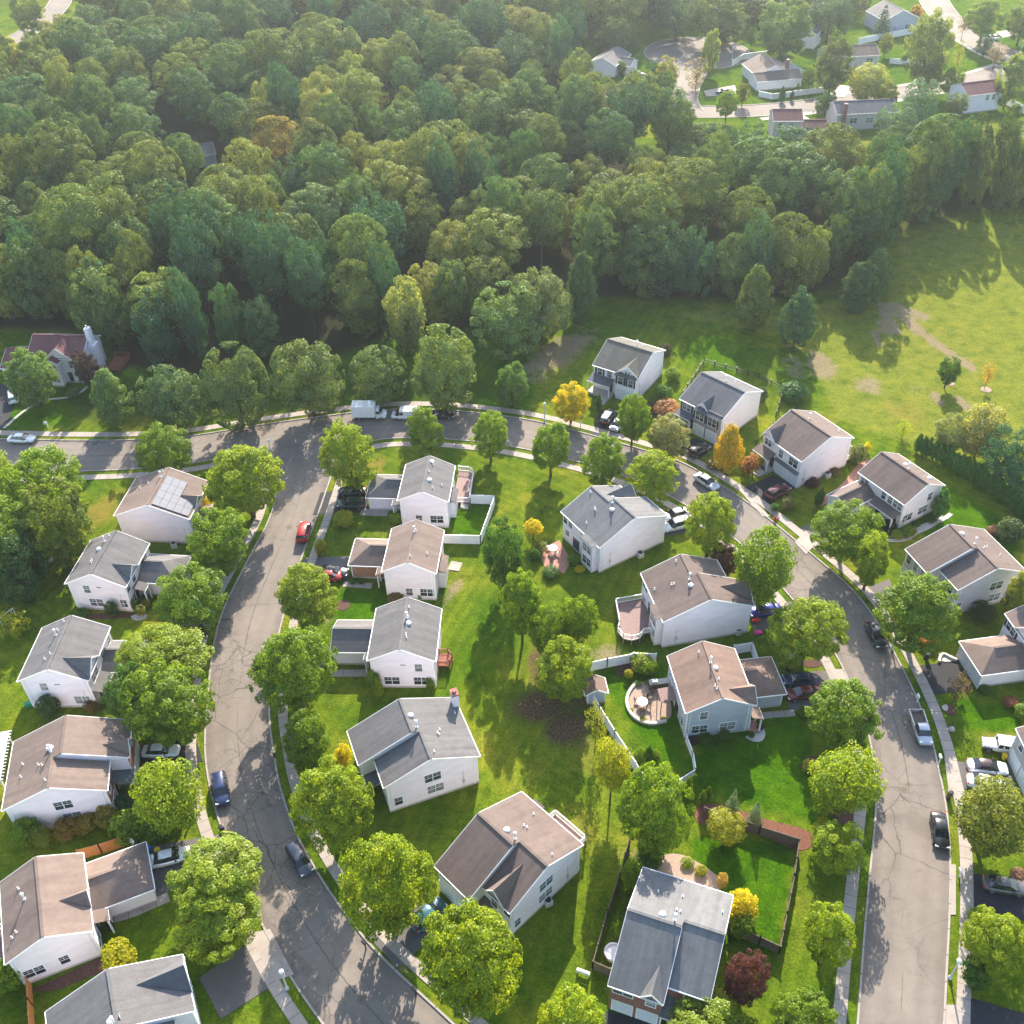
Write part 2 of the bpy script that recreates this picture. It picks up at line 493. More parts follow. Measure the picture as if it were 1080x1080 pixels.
def pxline(px, step=1.0): return spline([G(*p) for p in px], step)

def arclen(L):
    s = [0.0]
    for a, b in zip(L, L[1:]): s.append(s[-1] + (b - a).length)
    return s

def resample(L, n):
    s = arclen(L); out = []; j = 0
    for i in range(n):
        t = s[-1] * i / (n - 1)
        while j < len(L) - 2 and s[j + 1] < t: j += 1
        d = s[j + 1] - s[j]
        out.append(L[j].lerp(L[j + 1], (t - s[j]) / d if d else 0))
    return out

def offset(L, d):
    """parallel line, d metres to the left of travel"""
    out = []
    for i, p in enumerate(L):
        t = (L[min(i + 1, len(L) - 1)] - L[max(i - 1, 0)]).normalized()
        out.append(p + Vector((-t.y, t.x, 0)) * d)
    return out

def set_along(o, vals):
    a = o.data.attributes.new('along', 'FLOAT', 'POINT')
    a.data.foreach_set('value', np.array(vals, dtype=np.float32))

def strip(name, La, Lb, z, mat, kind='structure'):
    n = max(len(La), len(Lb)); A = resample(La, n); B = resample(Lb, n)
    mb = MB()
    for a, b in zip(A, B): mb.v += [(a.x, a.y, z), (b.x, b.y, z)]
    for i in range(n - 1): mb.f.append((2 * i, 2 * i + 1, 2 * i + 3, 2 * i + 2))
    o = mb.build(name, mat); tag(o, kind=kind)
    s = arclen(A); set_along(o, [x for q in s for x in (q, q)])
    a_ = o.data.attributes.new('across', 'FLOAT', 'POINT'); a_.data.foreach_set('value', np.tile([0.0, 1.0], n).astype(np.float32))
    return o

def slab_along(name, L, half, z0, z1, mat, kind='structure'):
    """long low slab with a rectangular section following L"""
    A, B = offset(L, half), offset(L, -half)
    mb = MB()
    for a, b in zip(A, B): mb.v += [(a.x, a.y, z0), (a.x, a.y, z1), (b.x, b.y, z1), (b.x, b.y, z0)]
    for i in range(len(L) - 1):
        for k in range(3): mb.f.append((4 * i + k, 4 * i + k + 1, 4 * i + 5 + k, 4 * i + 4 + k))
    e = 4 * (len(L) - 1)
    mb.f += [(0, 1, 2, 3), (e + 3, e + 2, e + 1, e)]
    o = mb.build(name, mat)
    if kind: tag(o, kind=kind)
    s = arclen(L); set_along(o, [x for q in s for x in (q,) * 4])
    return o

def patch(name, px, z, mat, kind='structure', smooth=False):
    pts = [G(*p) for p in px]
    if smooth: pts = spline(pts + [pts[0]], 0.5)[:-1]
    mb = MB(); mb.prism([(p.x, p.y, -0.05) for p in pts], (0, 0, z + 0.05))
    o = mb.build(name, mat)
    a = o.data.attributes.new('along', 'FLOAT', 'POINT')
    a.data.foreach_set('value', np.full(len(o.data.vertices), 0.7, dtype=np.float32))
    return tag(o, kind=kind)

# ------------------------------------------------------------------ ground
def inpoly(px, py, poly):
    r = np.zeros(px.shape, bool); n = len(poly)
    for i in range(n):
        x1, y1 = poly[i]; x2, y2 = poly[(i + 1) % n]
        c = ((y1 > py) != (y2 > py)) & (px < (x2 - x1) * (py - y1) / ((y2 - y1) or 1e-9) + x1)
        r ^= c
    return r

WOODS_PX = [(-420, 352), (-150, 345), (0, 346), (112, 350), (125, 385), (200, 400), (300, 385), (365, 372), (420, 352), (500, 345), (540, 340),
            (600, 318), (640, 314), (700, 314), (760, 316), (830, 314), (868, 304), (912, 285), (940, 244), (1000, 228), (1080, 218),
            (1200, 205), (1300, 198), (1260, 150), (1150, 158), (1080, 166), (960, 178), (880, 182), (820, 178), (760, 172), (700, 160), (640, 152), (604, 118),
            (606, 62), (640, 20), (650, -12), (300, -22), (190, -18), (70, 30), (48, 62), (-80, 95), (-420, 120)]
WOODS = [tuple(G(*p)[:2]) for p in WOODS_PX]

xs = np.concatenate([[-4000, -1500, -700, -400, -300], np.arange(-230, -110, 4), np.arange(-110, 110, 1.0), np.arange(110, 231, 4), [300, 400, 700, 1500, 4000]])
ys = np.concatenate([[-1500, -500, -100, 0, 20], np.arange(34, 215, 1.0), np.arange(215, 440, 3.0), [470, 520, 600, 800, 1200, 2500, 6000]])
XX, YY = np.meshgrid(xs, ys)
nx, ny = len(xs), len(ys)
co = np.stack([XX, YY, np.zeros_like(XX)], -1).reshape(-1, 3)
idx = np.arange(nx * ny).reshape(ny, nx)
fc = np.stack([idx[:-1, :-1], idx[:-1, 1:], idx[1:, 1:], idx[1:, :-1]], -1).reshape(-1, 4)
me = bpy.data.meshes.new('ground')
me.from_pydata(co.tolist(), [], fc.tolist())
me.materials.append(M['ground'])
gx, gy = co[:, 0], co[:, 1]

def blob(cx, cy, rx, ry, rot=0.0, pw=1.0):
    """soft ellipse round a photo point; radii in photo pixels along x and y"""
    c = G(cx, cy); ax = (G(cx + rx, cy) - c); ay = (G(cx, cy - ry) - c)
    a, b = ax.length, ay.length
    t = R(rot); dx, dy = gx - c.x, gy - c.y
    u = (dx * math.cos(t) + dy * math.sin(t)) / a; v = (-dx * math.sin(t) + dy * math.cos(t)) / b
    return np.clip(1.35 - np.sqrt(u * u + v * v) * 0.95, 0, 1) * pw

def line_blob(px, w, pw=1.0):
    L = [G(*p) for p in px]; d = np.full(gx.shape, 1e9)
    for a, b in zip(L, L[1:]):
        ab = b - a; t = np.clip(((gx - a.x) * ab.x + (gy - a.y) * ab.y) / ab.length_squared, 0, 1)
        d = np.minimum(d, np.hypot(gx - a.x - t * ab.x, gy - a.y - t * ab.y))
    return np.clip(1.3 - d / w * 0.8, 0, 1) * pw

def area(px, soft=2.0):
    poly = [tuple(G(*p)[:2]) for p in px]
    m = inpoly(gx, gy, poly).astype(float)
    return m

def attr(name, *layers):
    v = np.zeros(gx.shape)
    for l in layers: v = np.maximum(v, l)
    a = me.attributes.new(name, 'FLOAT', 'POINT'); a.data.foreach_set('value', v.astype(np.float32))

attr('dirt', blob(590, 372, 22, 30, -40), blob(562, 392, 18, 14, 0, .7), blob(866, 385, 15, 16), blob(840, 388, 14, 16, 0, .6), blob(915, 407, 17, 10, 0, .8),
     line_blob([(925, 318), (960, 340), (990, 365), (1025, 388)], 1.1), line_blob([(930, 328), (945, 350)], 1.2), line_blob([(942, 322), (972, 334)], 1.6, .95),
     line_blob([(928, 340), (938, 352)], .9), line_blob([(922, 350), (928, 364)], .8), line_blob([(985, 415), (992, 426)], .9), line_blob([(1010, 420), (1022, 432)], .9),
     line_blob([(948, 331), (968, 352)], .8), blob(640, 690, 20, 12, 0, .75), blob(668, 676, 10, 12, 0, .5), blob(345, 655, 14, 20, 0, .3),
     blob(425, 1008, 14, 18, 20, .7), blob(590, 730, 40, 16, 20, .5), blob(890, 283, 16, 14, 0, .5), blob(1000, 470, 18, 6, 0, .5), blob(966, 410, 10, 6, 0, .5),
     line_blob([(485, 610), (468, 640)], .8, .7), blob(672, 905, 26, 12, 0, .4))
attr('brush', blob(570, 745, 36, 20, 0), blob(598, 768, 28, 22, 0), blob(572, 700, 20, 26, 0, .8), blob(655, 420, 0.1, 0.1), blob(690, 430, 12, 9, 0, .9), blob(610, 735, 22, 24, 0, .7))
attr('dry', blob(1000, 370, 90, 60, 0, .35), blob(955, 435, 30, 20, 0, .55), blob(105, 540, 20, 22, -20, .8), blob(395, 490, 14, 12, 0, .9), blob(330, 640, 18, 20, 0, .55),
     blob(500, 790, 10, 12, 0, .6), blob(400, 765, 18, 14, 0, .5), blob(1055, 780, 25, 10, 0, .8), blob(1005, 775, 10, 22, 0, .3), blob(615, 870, 20, 45, 10, .45), blob(560, 520, 30, 30, 0, .25),
     blob(540, 600, 30, 60, 0, .25), blob(745, 690, 10, 8, 0, .5), blob(860, 890, 12, 60, 0, .25), blob(225, 990, 14, 10, 0, .6), blob(25, 660, 30, 60, 0, .3),
     blob(620, 800, 22, 30, 0, .5), blob(0, 500, 20, 20, 0, .8), blob(1060, 1005, 18, 20, 0, .5), blob(600, 695, 34, 18, 0, .5), blob(870, 445, 24, 14, 0, .5))
attr('lush', area([(636, 700), (700, 700), (720, 775), (730, 815), (690, 800), (640, 730)]), area([(735, 760), (850, 750), (860, 870), (735, 830)]),
     area([(725, 880), (838, 890), (820, 1005), (770, 1000), (740, 940)]), area([(350, 620), (405, 620), (420, 660), (345, 660)]), area([(965, 490), (1080, 560), (1070, 590), (960, 560)]),
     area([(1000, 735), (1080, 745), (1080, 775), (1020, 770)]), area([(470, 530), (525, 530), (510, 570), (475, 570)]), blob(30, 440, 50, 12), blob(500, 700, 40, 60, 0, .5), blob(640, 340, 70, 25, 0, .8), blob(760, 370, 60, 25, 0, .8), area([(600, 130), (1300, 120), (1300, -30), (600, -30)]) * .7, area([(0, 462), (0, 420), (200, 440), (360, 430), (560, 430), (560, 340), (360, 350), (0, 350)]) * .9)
attr('field', area([(700, 330), (850, 360), (880, 440), (960, 470), (1130, 500), (1200, 230), (940, 240), (880, 320)]))
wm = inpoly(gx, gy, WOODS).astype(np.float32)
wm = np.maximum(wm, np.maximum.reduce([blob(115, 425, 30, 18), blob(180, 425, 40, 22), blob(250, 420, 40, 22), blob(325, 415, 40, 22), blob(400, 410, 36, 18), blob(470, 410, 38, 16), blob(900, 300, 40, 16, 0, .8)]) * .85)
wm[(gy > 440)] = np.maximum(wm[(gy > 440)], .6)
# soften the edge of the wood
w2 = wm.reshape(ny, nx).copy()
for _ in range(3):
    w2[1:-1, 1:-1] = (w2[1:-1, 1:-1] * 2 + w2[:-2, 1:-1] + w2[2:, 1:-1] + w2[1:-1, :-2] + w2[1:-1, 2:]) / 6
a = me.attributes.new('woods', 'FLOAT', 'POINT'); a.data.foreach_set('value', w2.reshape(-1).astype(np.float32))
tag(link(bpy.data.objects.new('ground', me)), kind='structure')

# ------------------------------------------------------------------ streets
K_OUT = pxline([(-90, 463), (0, 463), (70, 464.5), (143, 464), (200, 460), (283, 447), (358, 437), (413, 432), (477, 433), (540, 440), (573, 446), (627, 460), (680, 475), (720, 488),
                (753, 507), (787, 529), (812, 548), (840, 571), (865, 592), (897, 620), (921, 650), (948, 698), (967, 737), (981, 775), (990, 812), (998, 853), (1002, 910), (1001, 970), (998, 1027), (995, 1090), (990, 1150)])
K_IN = pxline([(290, 800), (285, 770), (284, 740), (288, 700), (297, 657), (308, 620), (321, 580), (336, 541), (345, 515), (355, 490), (372, 473), (397, 464), (430, 462), (470, 463), (533, 470), (593, 483), (640, 496), (680, 511), (713, 527),
               (748, 548), (777, 570), (806, 598), (832, 628), (858, 658), (880, 688), (896, 720), (911, 757), (921, 800), (924, 850), (918, 915), (912, 980), (906, 1060), (902, 1110), (898, 1150)])
K_LR = pxline([(289, 795), (294, 825), (308, 869), (321, 896), (342, 932), (371, 973), (400, 1007), (440, 1045), (476, 1078), (520, 1120)])
K_LL = pxline([(-90, 504), (0, 501), (90, 497), (140, 495), (200, 489), (240, 482), (268, 480), (284, 486), (292, 500), (291, 520), (284, 548), (262, 590), (235, 645), (224, 690), (219, 740), (216, 785), (219, 818), (227, 853), (241, 893), (263, 945), (282, 986), (308, 1033), (345, 1086), (380, 1130)])
cross_in = pxline([(-90, 504), (0, 501), (90, 497), (140, 495), (200, 489), (240, 482), (300, 473), (372, 464), (430, 462), (470, 463), (533, 470), (593, 483), (640, 496), (680, 511), (713, 527),
                   (748, 548), (777, 570), (806, 598), (832, 628), (858, 658), (880, 688), (896, 720), (911, 757), (921, 800), (924, 850), (918, 915), (912, 980), (906, 1060), (902, 1110), (898, 1150)])
# pair the two kerbs by nearest point so the surface stays regular
def ribbon(name, La, Lb, z, mat):
    A = resample(La, len(La)); mb = MB(); j = 0; B = []
    for i, a in enumerate(A):
        best = min(range(j, min(len(Lb), j + 12)), key=lambda k: (Lb[k] - a).length)
        j = best; B.append(Lb[j])
    B[0], B[-1] = Lb[0], Lb[-1]
    for a, b in zip(A, B): mb.v += [(a.x, a.y, z), (b.x, b.y, z)]
    for i in range(len(A) - 1): mb.f.append((2 * i, 2 * i + 1, 2 * i + 3, 2 * i + 2))
    o = mb.build(name, mat)
    a_ = o.data.attributes.new('across', 'FLOAT', 'POINT'); a_.data.foreach_set('value', np.tile([0.0, 1.0], len(A)).astype(np.float32))
    return tag(o, kind='structure')
ribbon('street', K_OUT, cross_in, 0.008, M['asph'])
left_a = pxline([(240, 470), (268, 480), (284, 486), (292, 500), (291, 520), (284, 548), (262, 590), (235, 645), (224, 690), (219, 740), (216, 785), (219, 818), (227, 853), (241, 893), (263, 945), (282, 986), (308, 1033), (345, 1086), (380, 1130)])
left_b = pxline([(400, 452), (372, 473), (355, 490), (345, 515), (336, 541), (321, 580), (308, 620), (297, 657), (288, 700), (284, 740), (285, 770), (290, 800), (294, 825), (308, 869), (321, 896), (342, 932), (371, 973), (400, 1007), (440, 1045), (476, 1078), (520, 1120)])
ribbon('side_street', left_b, left_a, 0.004, M['asph'])
for nm, L in (('kerb', K_OUT), ('kerb', K_IN), ('kerb', K_LR), ('kerb', K_LL)):
    slab_along(nm, L, 0.11, -0.02, 0.12, M['kerb'])
# sidewalks: verge of grass, then the slabs
def sub(L, a, b):
    s = arclen(L); return [p for p, q in zip(L, s) if a <= q <= b]
slab_along('sidewalk', offset(K_OUT, 1.75), 0.68, -0.02, 0.075, M['conc'])
i0 = min(range(len(K_IN)), key=lambda k: (K_IN[k] - G(390, 465)).length)
slab_along('sidewalk', offset(K_IN[i0:], -1.75), 0.66, -0.02, 0.075, M['conc'])
i1 = min(range(len(K_IN)), key=lambda k: (K_IN[k] - G(350, 497)).length)
slab_along('sidewalk', offset(K_IN[:i1], -1.75), 0.62, -0.02, 0.076, M['conc'])
slab_along('sidewalk', offset(K_LR, 1.75), 0.62, -0.02, 0.079, M['conc'])
slab_along('sidewalk', offset(K_LL, -1.75), 0.66, -0.02, 0.075, M['conc'])
# wide pale aprons where driveways cross the verge
for px in ([(262, 985), (285, 980), (310, 1028), (290, 1035)], [(222, 890), (240, 886), (262, 940), (244, 944)],
           [(996, 800), (1003, 798), (1010, 838), (1001, 840)], [(1003, 912), (1008, 912), (1008, 965), (1002, 965)], [(998, 1060), (1010, 1060), (1008, 1110), (996, 1110)],
           [(850, 560), (862, 572), (850, 585), (838, 572)], [(775, 512), (785, 518), (812, 545), (804, 545)], [(872, 706), (890, 706), (905, 738), (888, 742)]):
    patch('driveway_apron', px, 0.083, M['conc'])
for px, mt in ([(158, 893), (232, 880), (243, 905), (236, 918), (165, 945)], 'drive'), ([(210, 1032), (263, 994), (287, 1040), (233, 1075)], 'drive'), ([(141, 787), (207, 780), (214, 803), (148, 812)], 'blackdrive'), \
              ([(196, 598), (246, 602), (240, 618), (196, 618)], 'blackdrive'), ([(180, 640), (228, 645), (222, 662), (182, 660)], 'drive'), ([(338, 520), (388, 513), (388, 540), (330, 543)], 'blackdrive'), ([(322, 588), (369, 587), (369, 611), (313, 611)], 'drive'), \
              ([(300, 694), (352, 690), (352, 704), (292, 708)], 'drive'), ([(440, 950), (470, 975), (420, 1022), (388, 988)], 'drive'), ([(640, 1066), (722, 1088), (705, 1130), (610, 1110)], 'blackdrive'), \
              ([(703, 545), (735, 546), (722, 562), (700, 566)], 'drive'), ([(790, 640), (838, 634), (850, 650), (795, 669)], 'drive'), ([(827, 711), (874, 707), (890, 738), (872, 748), (832, 752)], 'drive'), \
              ([(634, 432), (655, 438), (650, 470), (622, 458)], 'blackdrive'), ([(716, 470), (733, 462), (756, 471), (731, 488)], 'blackdrive'), ([(785, 515), (815, 501), (840, 513), (806, 537)], 'blackdrive'), \
              ([(840, 558), (880, 545), (895, 560), (862, 582)], 'drive'), ([(908, 622), (938, 611), (947, 632), (926, 646)], 'drive'), ([(964, 703), (1010, 697), (1028, 727), (979, 734)], 'blackdrive'), \
              ([(1003, 803), (1064, 806), (1072, 832), (1011, 832)], 'drive'), ([(1023, 921), (1095, 931), (1095, 972), (1023, 963)], 'blackdrive'), ([(1019, 1051), (1090, 1072), (1090, 1110), (1017, 1110)], 'blackdrive'), \
              ([(-60, 395), (22, 408), (6, 452), (-30, 458)], 'blackdrive'):
    patch('driveway', px, 0.055 if mt != 'redpaver' else 0.060, M[mt])
# far streets beyond the wood
def road(px, half, z, name='far_street'):
    L = pxline(px, 3.0); strip(name, offset(L, half), offset(L, -half), z, M['asph'])
    for s in (-1, 1):
        slab_along('kerb', offset(L, s * (half + .15)), .15, -.02, .12, M['kerb'])
road([(700, 118), (760, 118), (810, 116), (850, 112), (890, 106), (953, 97), (1010, 86), (1060, 75), (1130, 58)], 4.6, 0.008)
road([(975, -20), (992, 12), (1018, 36), (1055, 55), (1110, 72)], 5.2, 0.016, 'far_side_street')
road([(738, 60), (722, 85), (715, 105), (722, 118)], 5.4, 0.012, 'far_side_street')
road([(-40, 60), (10, 44), (40, 27), (62, 5), (72, -20)], 4.2, 0.012, 'woodland_road')
c = G(735, 56); mb = MB()
mb.poly([(c.x + 17 * math.cos(t * math.pi / 24), c.y + 17 * math.sin(t * math.pi / 24), 0.02) for t in range(48)])
tag(mb.build('turning_circle', M['asph']), kind='structure')
ring = [Vector((c.x + 17.2 * math.cos(t * math.pi / 24), c.y + 17.2 * math.sin(t * math.pi / 24), 0)) for t in range(-10, 34)]
slab_along('kerb', ring, .2, -.02, .12, M['kerb'])
slab_along('sidewalk', offset(pxline([(800, 124), (850, 118), (893, 112), (953, 103), (1010, 92), (1060, 82)], 3), -1.5), 1.0, -.02, .08, M['conc'])
slab_along('sidewalk', pxline([(895, 99), (953, 90), (1010, 80), (1050, 68)], 3), .9, -.02, .08, M['conc'])
slab_along('sidewalk', pxline([(1005, 40), (1030, 56), (1055, 66)], 3), .8, -.02, .08, M['conc'])
for px, mt in (([(825, 123), (845, 120), (868, 135), (848, 140)], 'conc'), ([(742, 96), (775, 90), (778, 99), (745, 102)], 'conc'), ([(955, 96), (985, 92), (980, 82), (965, 84)], 'conc'), ([(1050, 34), (1075, 30), (1082, 34), (1058, 40)], 'conc'),
               ([(870, 88), (905, 92), (890, 103), (868, 100)], 'conc'), ([(672, 78), (700, 80), (700, 84), (672, 82)], 'conc')):
    patch('driveway', px, 0.09, M[mt])
# narrow paths, patios and planting beds
slab_along('path', pxline([(4, 452), (22, 436), (45, 422), (70, 420), (88, 414), (92, 408)]), .25, -.02, .07, M['stone'])
slab_along('path', pxline([(862, 532), (890, 515), (902, 500), (908, 492), (915, 484)]), .7, -.02, .05, M['redpaver'])
slab_along('path', pxline([(935, 570), (955, 571), (967, 560), (980, 552), (998, 548), (1003, 542)]), .35, -.02, .06, M['stone'])
slab_along('path', pxline([(120, 968), (145, 962), (165, 950), (178, 946)]), .6, -.02, .06, M['conc'])
slab_along('path', pxline([(380, 540), (410, 541)]), .8, -.02, .06, M['conc'])
slab_along('path', pxline([(362, 616), (392, 618)]), .55, -.02, .06, M['conc'])
slab_along('path', pxline([(350, 710), (388, 710)]), .6, -.02, .06, M['conc'])
slab_along('path', pxline([(803, 755), (822, 753), (838, 752)]), .5, -.02, .06, M['conc'])
slab_along('path', pxline([(478, 602), (482, 593)]), .9, -.02, .09, M['conc'])
patch('patio', [(665, 728), (672, 721), (690, 718), (703, 722), (709, 757), (703, 761), (680, 763), (667, 755), (662, 742)], .10, M['paver'], smooth=True)
patch('patio', [(690, 905), (715, 900), (745, 915), (762, 930), (755, 942), (700, 928)], .05, M['paver'], smooth=True)
patch('patio', [(568, 580), (590, 570), (603, 592), (595, 605), (575, 600)], .07, M['redpaver'])
patch('patio', [(105, 732), (112, 722), (128, 745), (118, 752)], .06, M['redpaver'])
patch('planting_bed', [(735, 850), (760, 848), (800, 862), (856, 878), (855, 895), (838, 897), (800, 880), (735, 868)], .04, M['redmulch'], smooth=True)
patch('planting_bed', [(872, 846), (900, 846), (904, 865), (880, 868)], .04, M['mulch'], smooth=True)
patch('planting_bed', [(843, 810), (850, 797), (868, 800), (866, 815)], .04, M['mulch'], smooth=True)
patch('planting_bed', [(845, 697), (868, 695), (868, 703), (848, 704)], .04, M['mulch'], smooth=True)
patch('planting_bed', [(786, 778), (800, 764), (808, 770), (806, 782), (795, 784)], .06, M['stone'], smooth=True)
patch('planting_bed', [(994, 746), (1003, 741), (1011, 750), (1004, 757), (996, 754)], .05, M['mulch'], smooth=True)
patch('planting_bed', [(993, 745), (999, 741), (1001, 752), (995, 752)], .058, M['stone'], smooth=True)
patch('planting_bed', [(990, 690), (1008, 692), (1010, 697), (992, 699)], .15, M['stone'], smooth=True)
patch('planting_bed', [(650, 702), (655, 692), (692, 690), (694, 703), (650, 714)], .06, M['mulch'])
patch('planting_bed', [(938, 566), (955, 560), (985, 548), (995, 540), (990, 552), (960, 566)], .05, M['stone'], smooth=True)
patch('planting_bed', [(68, 650), (115, 646), (140, 647), (140, 652), (70, 654)], .04, M['mulch'])
patch('planting_bed', [(28, 1046), (60, 1032), (105, 1010), (110, 1024), (60, 1045)], .04, M['mulch'])
patch('planting_bed', [(138, 650), (150, 646), (158, 650), (148, 655), (140, 655)], .05, M['stone'], smooth=True)
patch('planting_bed', [(353, 641), (358, 632), (370, 634), (368, 643), (358, 645)], .04, M['mulch'], smooth=True)
patch('planting_bed', [(600, 560), (612, 557), (616, 564), (606, 568)], .04, M['mulch'], smooth=True)

# ------------------------------------------------------------------ houses
OU, OV, TH = 0.22, 0.32, 0.13           # roof overhangs (gable, eave), roof thickness

class House:
    """local axes: u along the ridge, f towards the front; z up"""
    def __init__(s, name, label, c, yaw, sf, wall, roof, cat='house', group=None):
        s.o = empty(name, (c[0], c[1], 0), R(yaw), label, cat, group)
        s.sf, s.wall, s.roofm = sf, M[wall], M[roof]
        s.trim = MB()
        s.frame_mesh = {}
    def P(s, p): return (p[0], p[1] * s.sf, p[2])
    def put(s, mb, name, mat, parent=None, **k):
        mb.xf(s.P)
        return mb.build(name, mat, parent or s.o, **k)
    # -- a gabled or hipped volume; axis 'u' or 'f' is the ridge direction
    def block(s, u0, u1, f0, f1, he=5.4, pitch=0.46, axis='u', hip=(0, 0), wall=None, roof=None, wo=(OU, OU), z0=0.0, part=('wall', 'roof'), trim=True, skip=()):
        if axis == 'u': a0, a1, b0, b1 = u0, u1, f0, f1; m = lambda a, b, z: (a, b, z)
        else: a0, a1, b0, b1 = f0, f1, u0, u1; m = lambda a, b, z: (b, a, z)
        hw = (b1 - b0) / 2; bm_ = (b0 + b1) / 2; zr = he + pitch * hw
        r0 = a0 + (hw if hip[0] else 0); r1 = a1 - (hw if hip[1] else 0)
        rf = MB(); D = (0, 0, -TH)
        if not hip[0] and not hip[1]:
            for bb, s1 in ((b0, 1), (b1, -1)):
                rf.prism([m(a0, bb, he), m(a1, bb, he), m(a1, bm_, zr), m(a0, bm_, zr)], D)
        else:
            rf.prism([m(a0, b0, he), m(a1, b0, he), m(r1, bm_, zr), m(r0, bm_, zr)], D)
            rf.prism([m(a0, b1, he), m(a1, b1, he), m(r1, bm_, zr), m(r0, bm_, zr)], D)
            if hip[0]: rf.prism([m(a0, b0, he), m(a0, b1, he), m(r0, bm_, zr)], D)
            if hip[1]: rf.prism([m(a1, b0, he), m(a1, b1, he), m(r1, bm_, zr)], D)
        # ridge cap
        rf.bar(m(r0, bm_, zr + .02), m(r1, bm_, zr + .02), .30, .07)
        s.put(rf, part[1], roof or s.roofm)
        w = MB(); y0, y1 = b0 + OV, b1 - OV; zt = he + pitch * OV - TH - .01; zp = zr - TH - .01
        x0, x1 = a0 + (OV if hip[0] else wo[0]), a1 - (OV if hip[1] else wo[1])
        if not hip[0] and not hip[1]:
            q = [m(x0, y0, z0), m(x0, y1, z0), m(x0, y1, zt), m(x0, bm_, zp), m(x0, y0, zt)]
        else:
            zt = he - TH + .02
            q = [m(x0, y0, z0), m(x0, y1, z0), m(x0, y1, zt), m(x0, y0, zt)]
        d = Vector(m(x1 - x0, 0, 0))
        w.prism(q, d)
        s.put(w, part[0], wall or s.wall)
        if z0 == 0.0:
            p_, q_ = m(x0 - .014, y0 - .014, 0), m(x1 + .014, y1 + .014, 0)
            s.put(MB().box(p_[0], q_[0], p_[1], q_[1], -.05, .34), 'foundation', M['stone'])
        if trim:
            t = s.trim
            for bb, sg in ((b0, -1), (b1, 1)):          # gutter along each eave

                p, q2 = m(a0 - .02, bb + sg * .05, he - .10), m(a1 + .02, bb + sg * .05, he - .10)
                t.bar(p, q2, .11, .15)
            for aa, sg, hp in ((a0, -1, hip[0]), (a1, 1, hip[1])):
                if hp:
                    t.bar(m(aa + sg * .05, b0, he - .10), m(aa + sg * .05, b1, he - .10), .11, .15)
                else:                                     # rake boards
                    for bb in (b0, b1):
                        if (aa == a1, bb == b1) in skip: continue
                        t.bar(m(aa + sg * .03, bb, he - .10), m(aa + sg * .03, bm_, zr - .10), .05, .20)
            for xa in (x0, x1):                           # corner boards
                for yb, sg in ((y0, -1), (y1, 1)):
                    sa = -1 if xa == x0 else 1
                    c = m(xa - sa * .04, yb - sg * .04, 0)
                    t.box(c[0] - .075, c[0] + .075, c[1] - .075, c[1] + .075, z0 + (.36 if z0 == 0 else .05), zt)
        return zr
    def shed(s, u0, u1, f0, f1, z_in, z_out, roof=None, name='porch_roof', posts=True, inner=None):
        """lean-to roof falling from f0 (wall) to f1"""
        rf = MB().prism([(u0, f0, z_in), (u1, f0, z_in), (u1, f1, z_out), (u0, f1, z_out)], (0, 0, -.12))
        r = s.put(rf, name, roof or s.roofm)
        t = s.trim
        t.bar((u0, f1, z_out - .09), (u1, f1, z_out - .09), .10, .15)
        if posts:
            for u in (u0 + .15, u1 - .15): t.box(u - .09, u + .09, f1 - .28, f1 - .10, 0, z_out - .1)
        return r
    def bay(s, u0, u1, f0, f1, z1, zr, wall=None, roof=None, name='bay'):
        """box projecting from a wall at f0 to f1 (either side), small lean-to roof"""
        w = MB().box(u0, u1, f0, f1, 0, z1); b = s.put(w, name, wall or s.wall)
        g = .2 if f1 > f0 else -.2
        rf = MB().prism([(u0 - .15, f0 - g * .2, zr), (u1 + .15, f0 - g * .2, zr), (u1 + .15, f1 + g, z1), (u0 - .15, f1 + g, z1)], (0, 0, .10))
        rf.xf(s.P); rf.build('bay_roof', roof or s.roofm, b)
        t = s.trim
        for u in (u0 + .04, u1 - .04): t.box(u - .07, u + .07, f1 - .07, f1 + .07 * (1 if f1 > f0 else -1), 0, z1)
        return b
    def dormer(s, uc, w, ff, he, zd, pitch, wall=None, roof=None, name='front_gable', deep=0.0):
        """cross gable standing on the front slope; ff = eave line of that slope"""
        back = ff - (zd - he) / pitch - deep
        rf = MB(); F = ff + .12
        L, Rr, Pk, Bk = (uc - w / 2, F, he + .06), (uc + w / 2, F, he + .06), (uc, F, zd + .06), (uc, back, zd + .06)
        rf.prism([L, Pk, Bk], (0, 0, -.11)); rf.prism([Rr, Pk, Bk], (0, 0, -.11))
        g = s.put(rf, name, roof or s.roofm)
        k = (zd - he) / (w / 2); wi = w / 2 - .15
        tri = MB().prism([(uc - wi, ff - .10, he - .5), (uc + wi, ff - .10, he - .5), (uc + wi, ff - .10, he), (uc, ff - .10, zd - .12), (uc - wi, ff - .10, he)], (0, -.25, 0))
        tri.xf(s.P); tri.build('gable_wall', wall or s.wall, g)
        t = s.trim
        for q in (L, Rr): t.bar((q[0], F + .03, q[2] - .1), (Pk[0], F + .03, Pk[2] - .1), .05, .18)
    # -- openings; face = ('u', value, sign) or ('f', value, sign)
    def _map(s, face):
        ax, val, sg = face
        if ax == 'u': return lambda a, out, z: (val + sg * out, a, z)
        return lambda a, out, z: (a, val + sg * out, z)
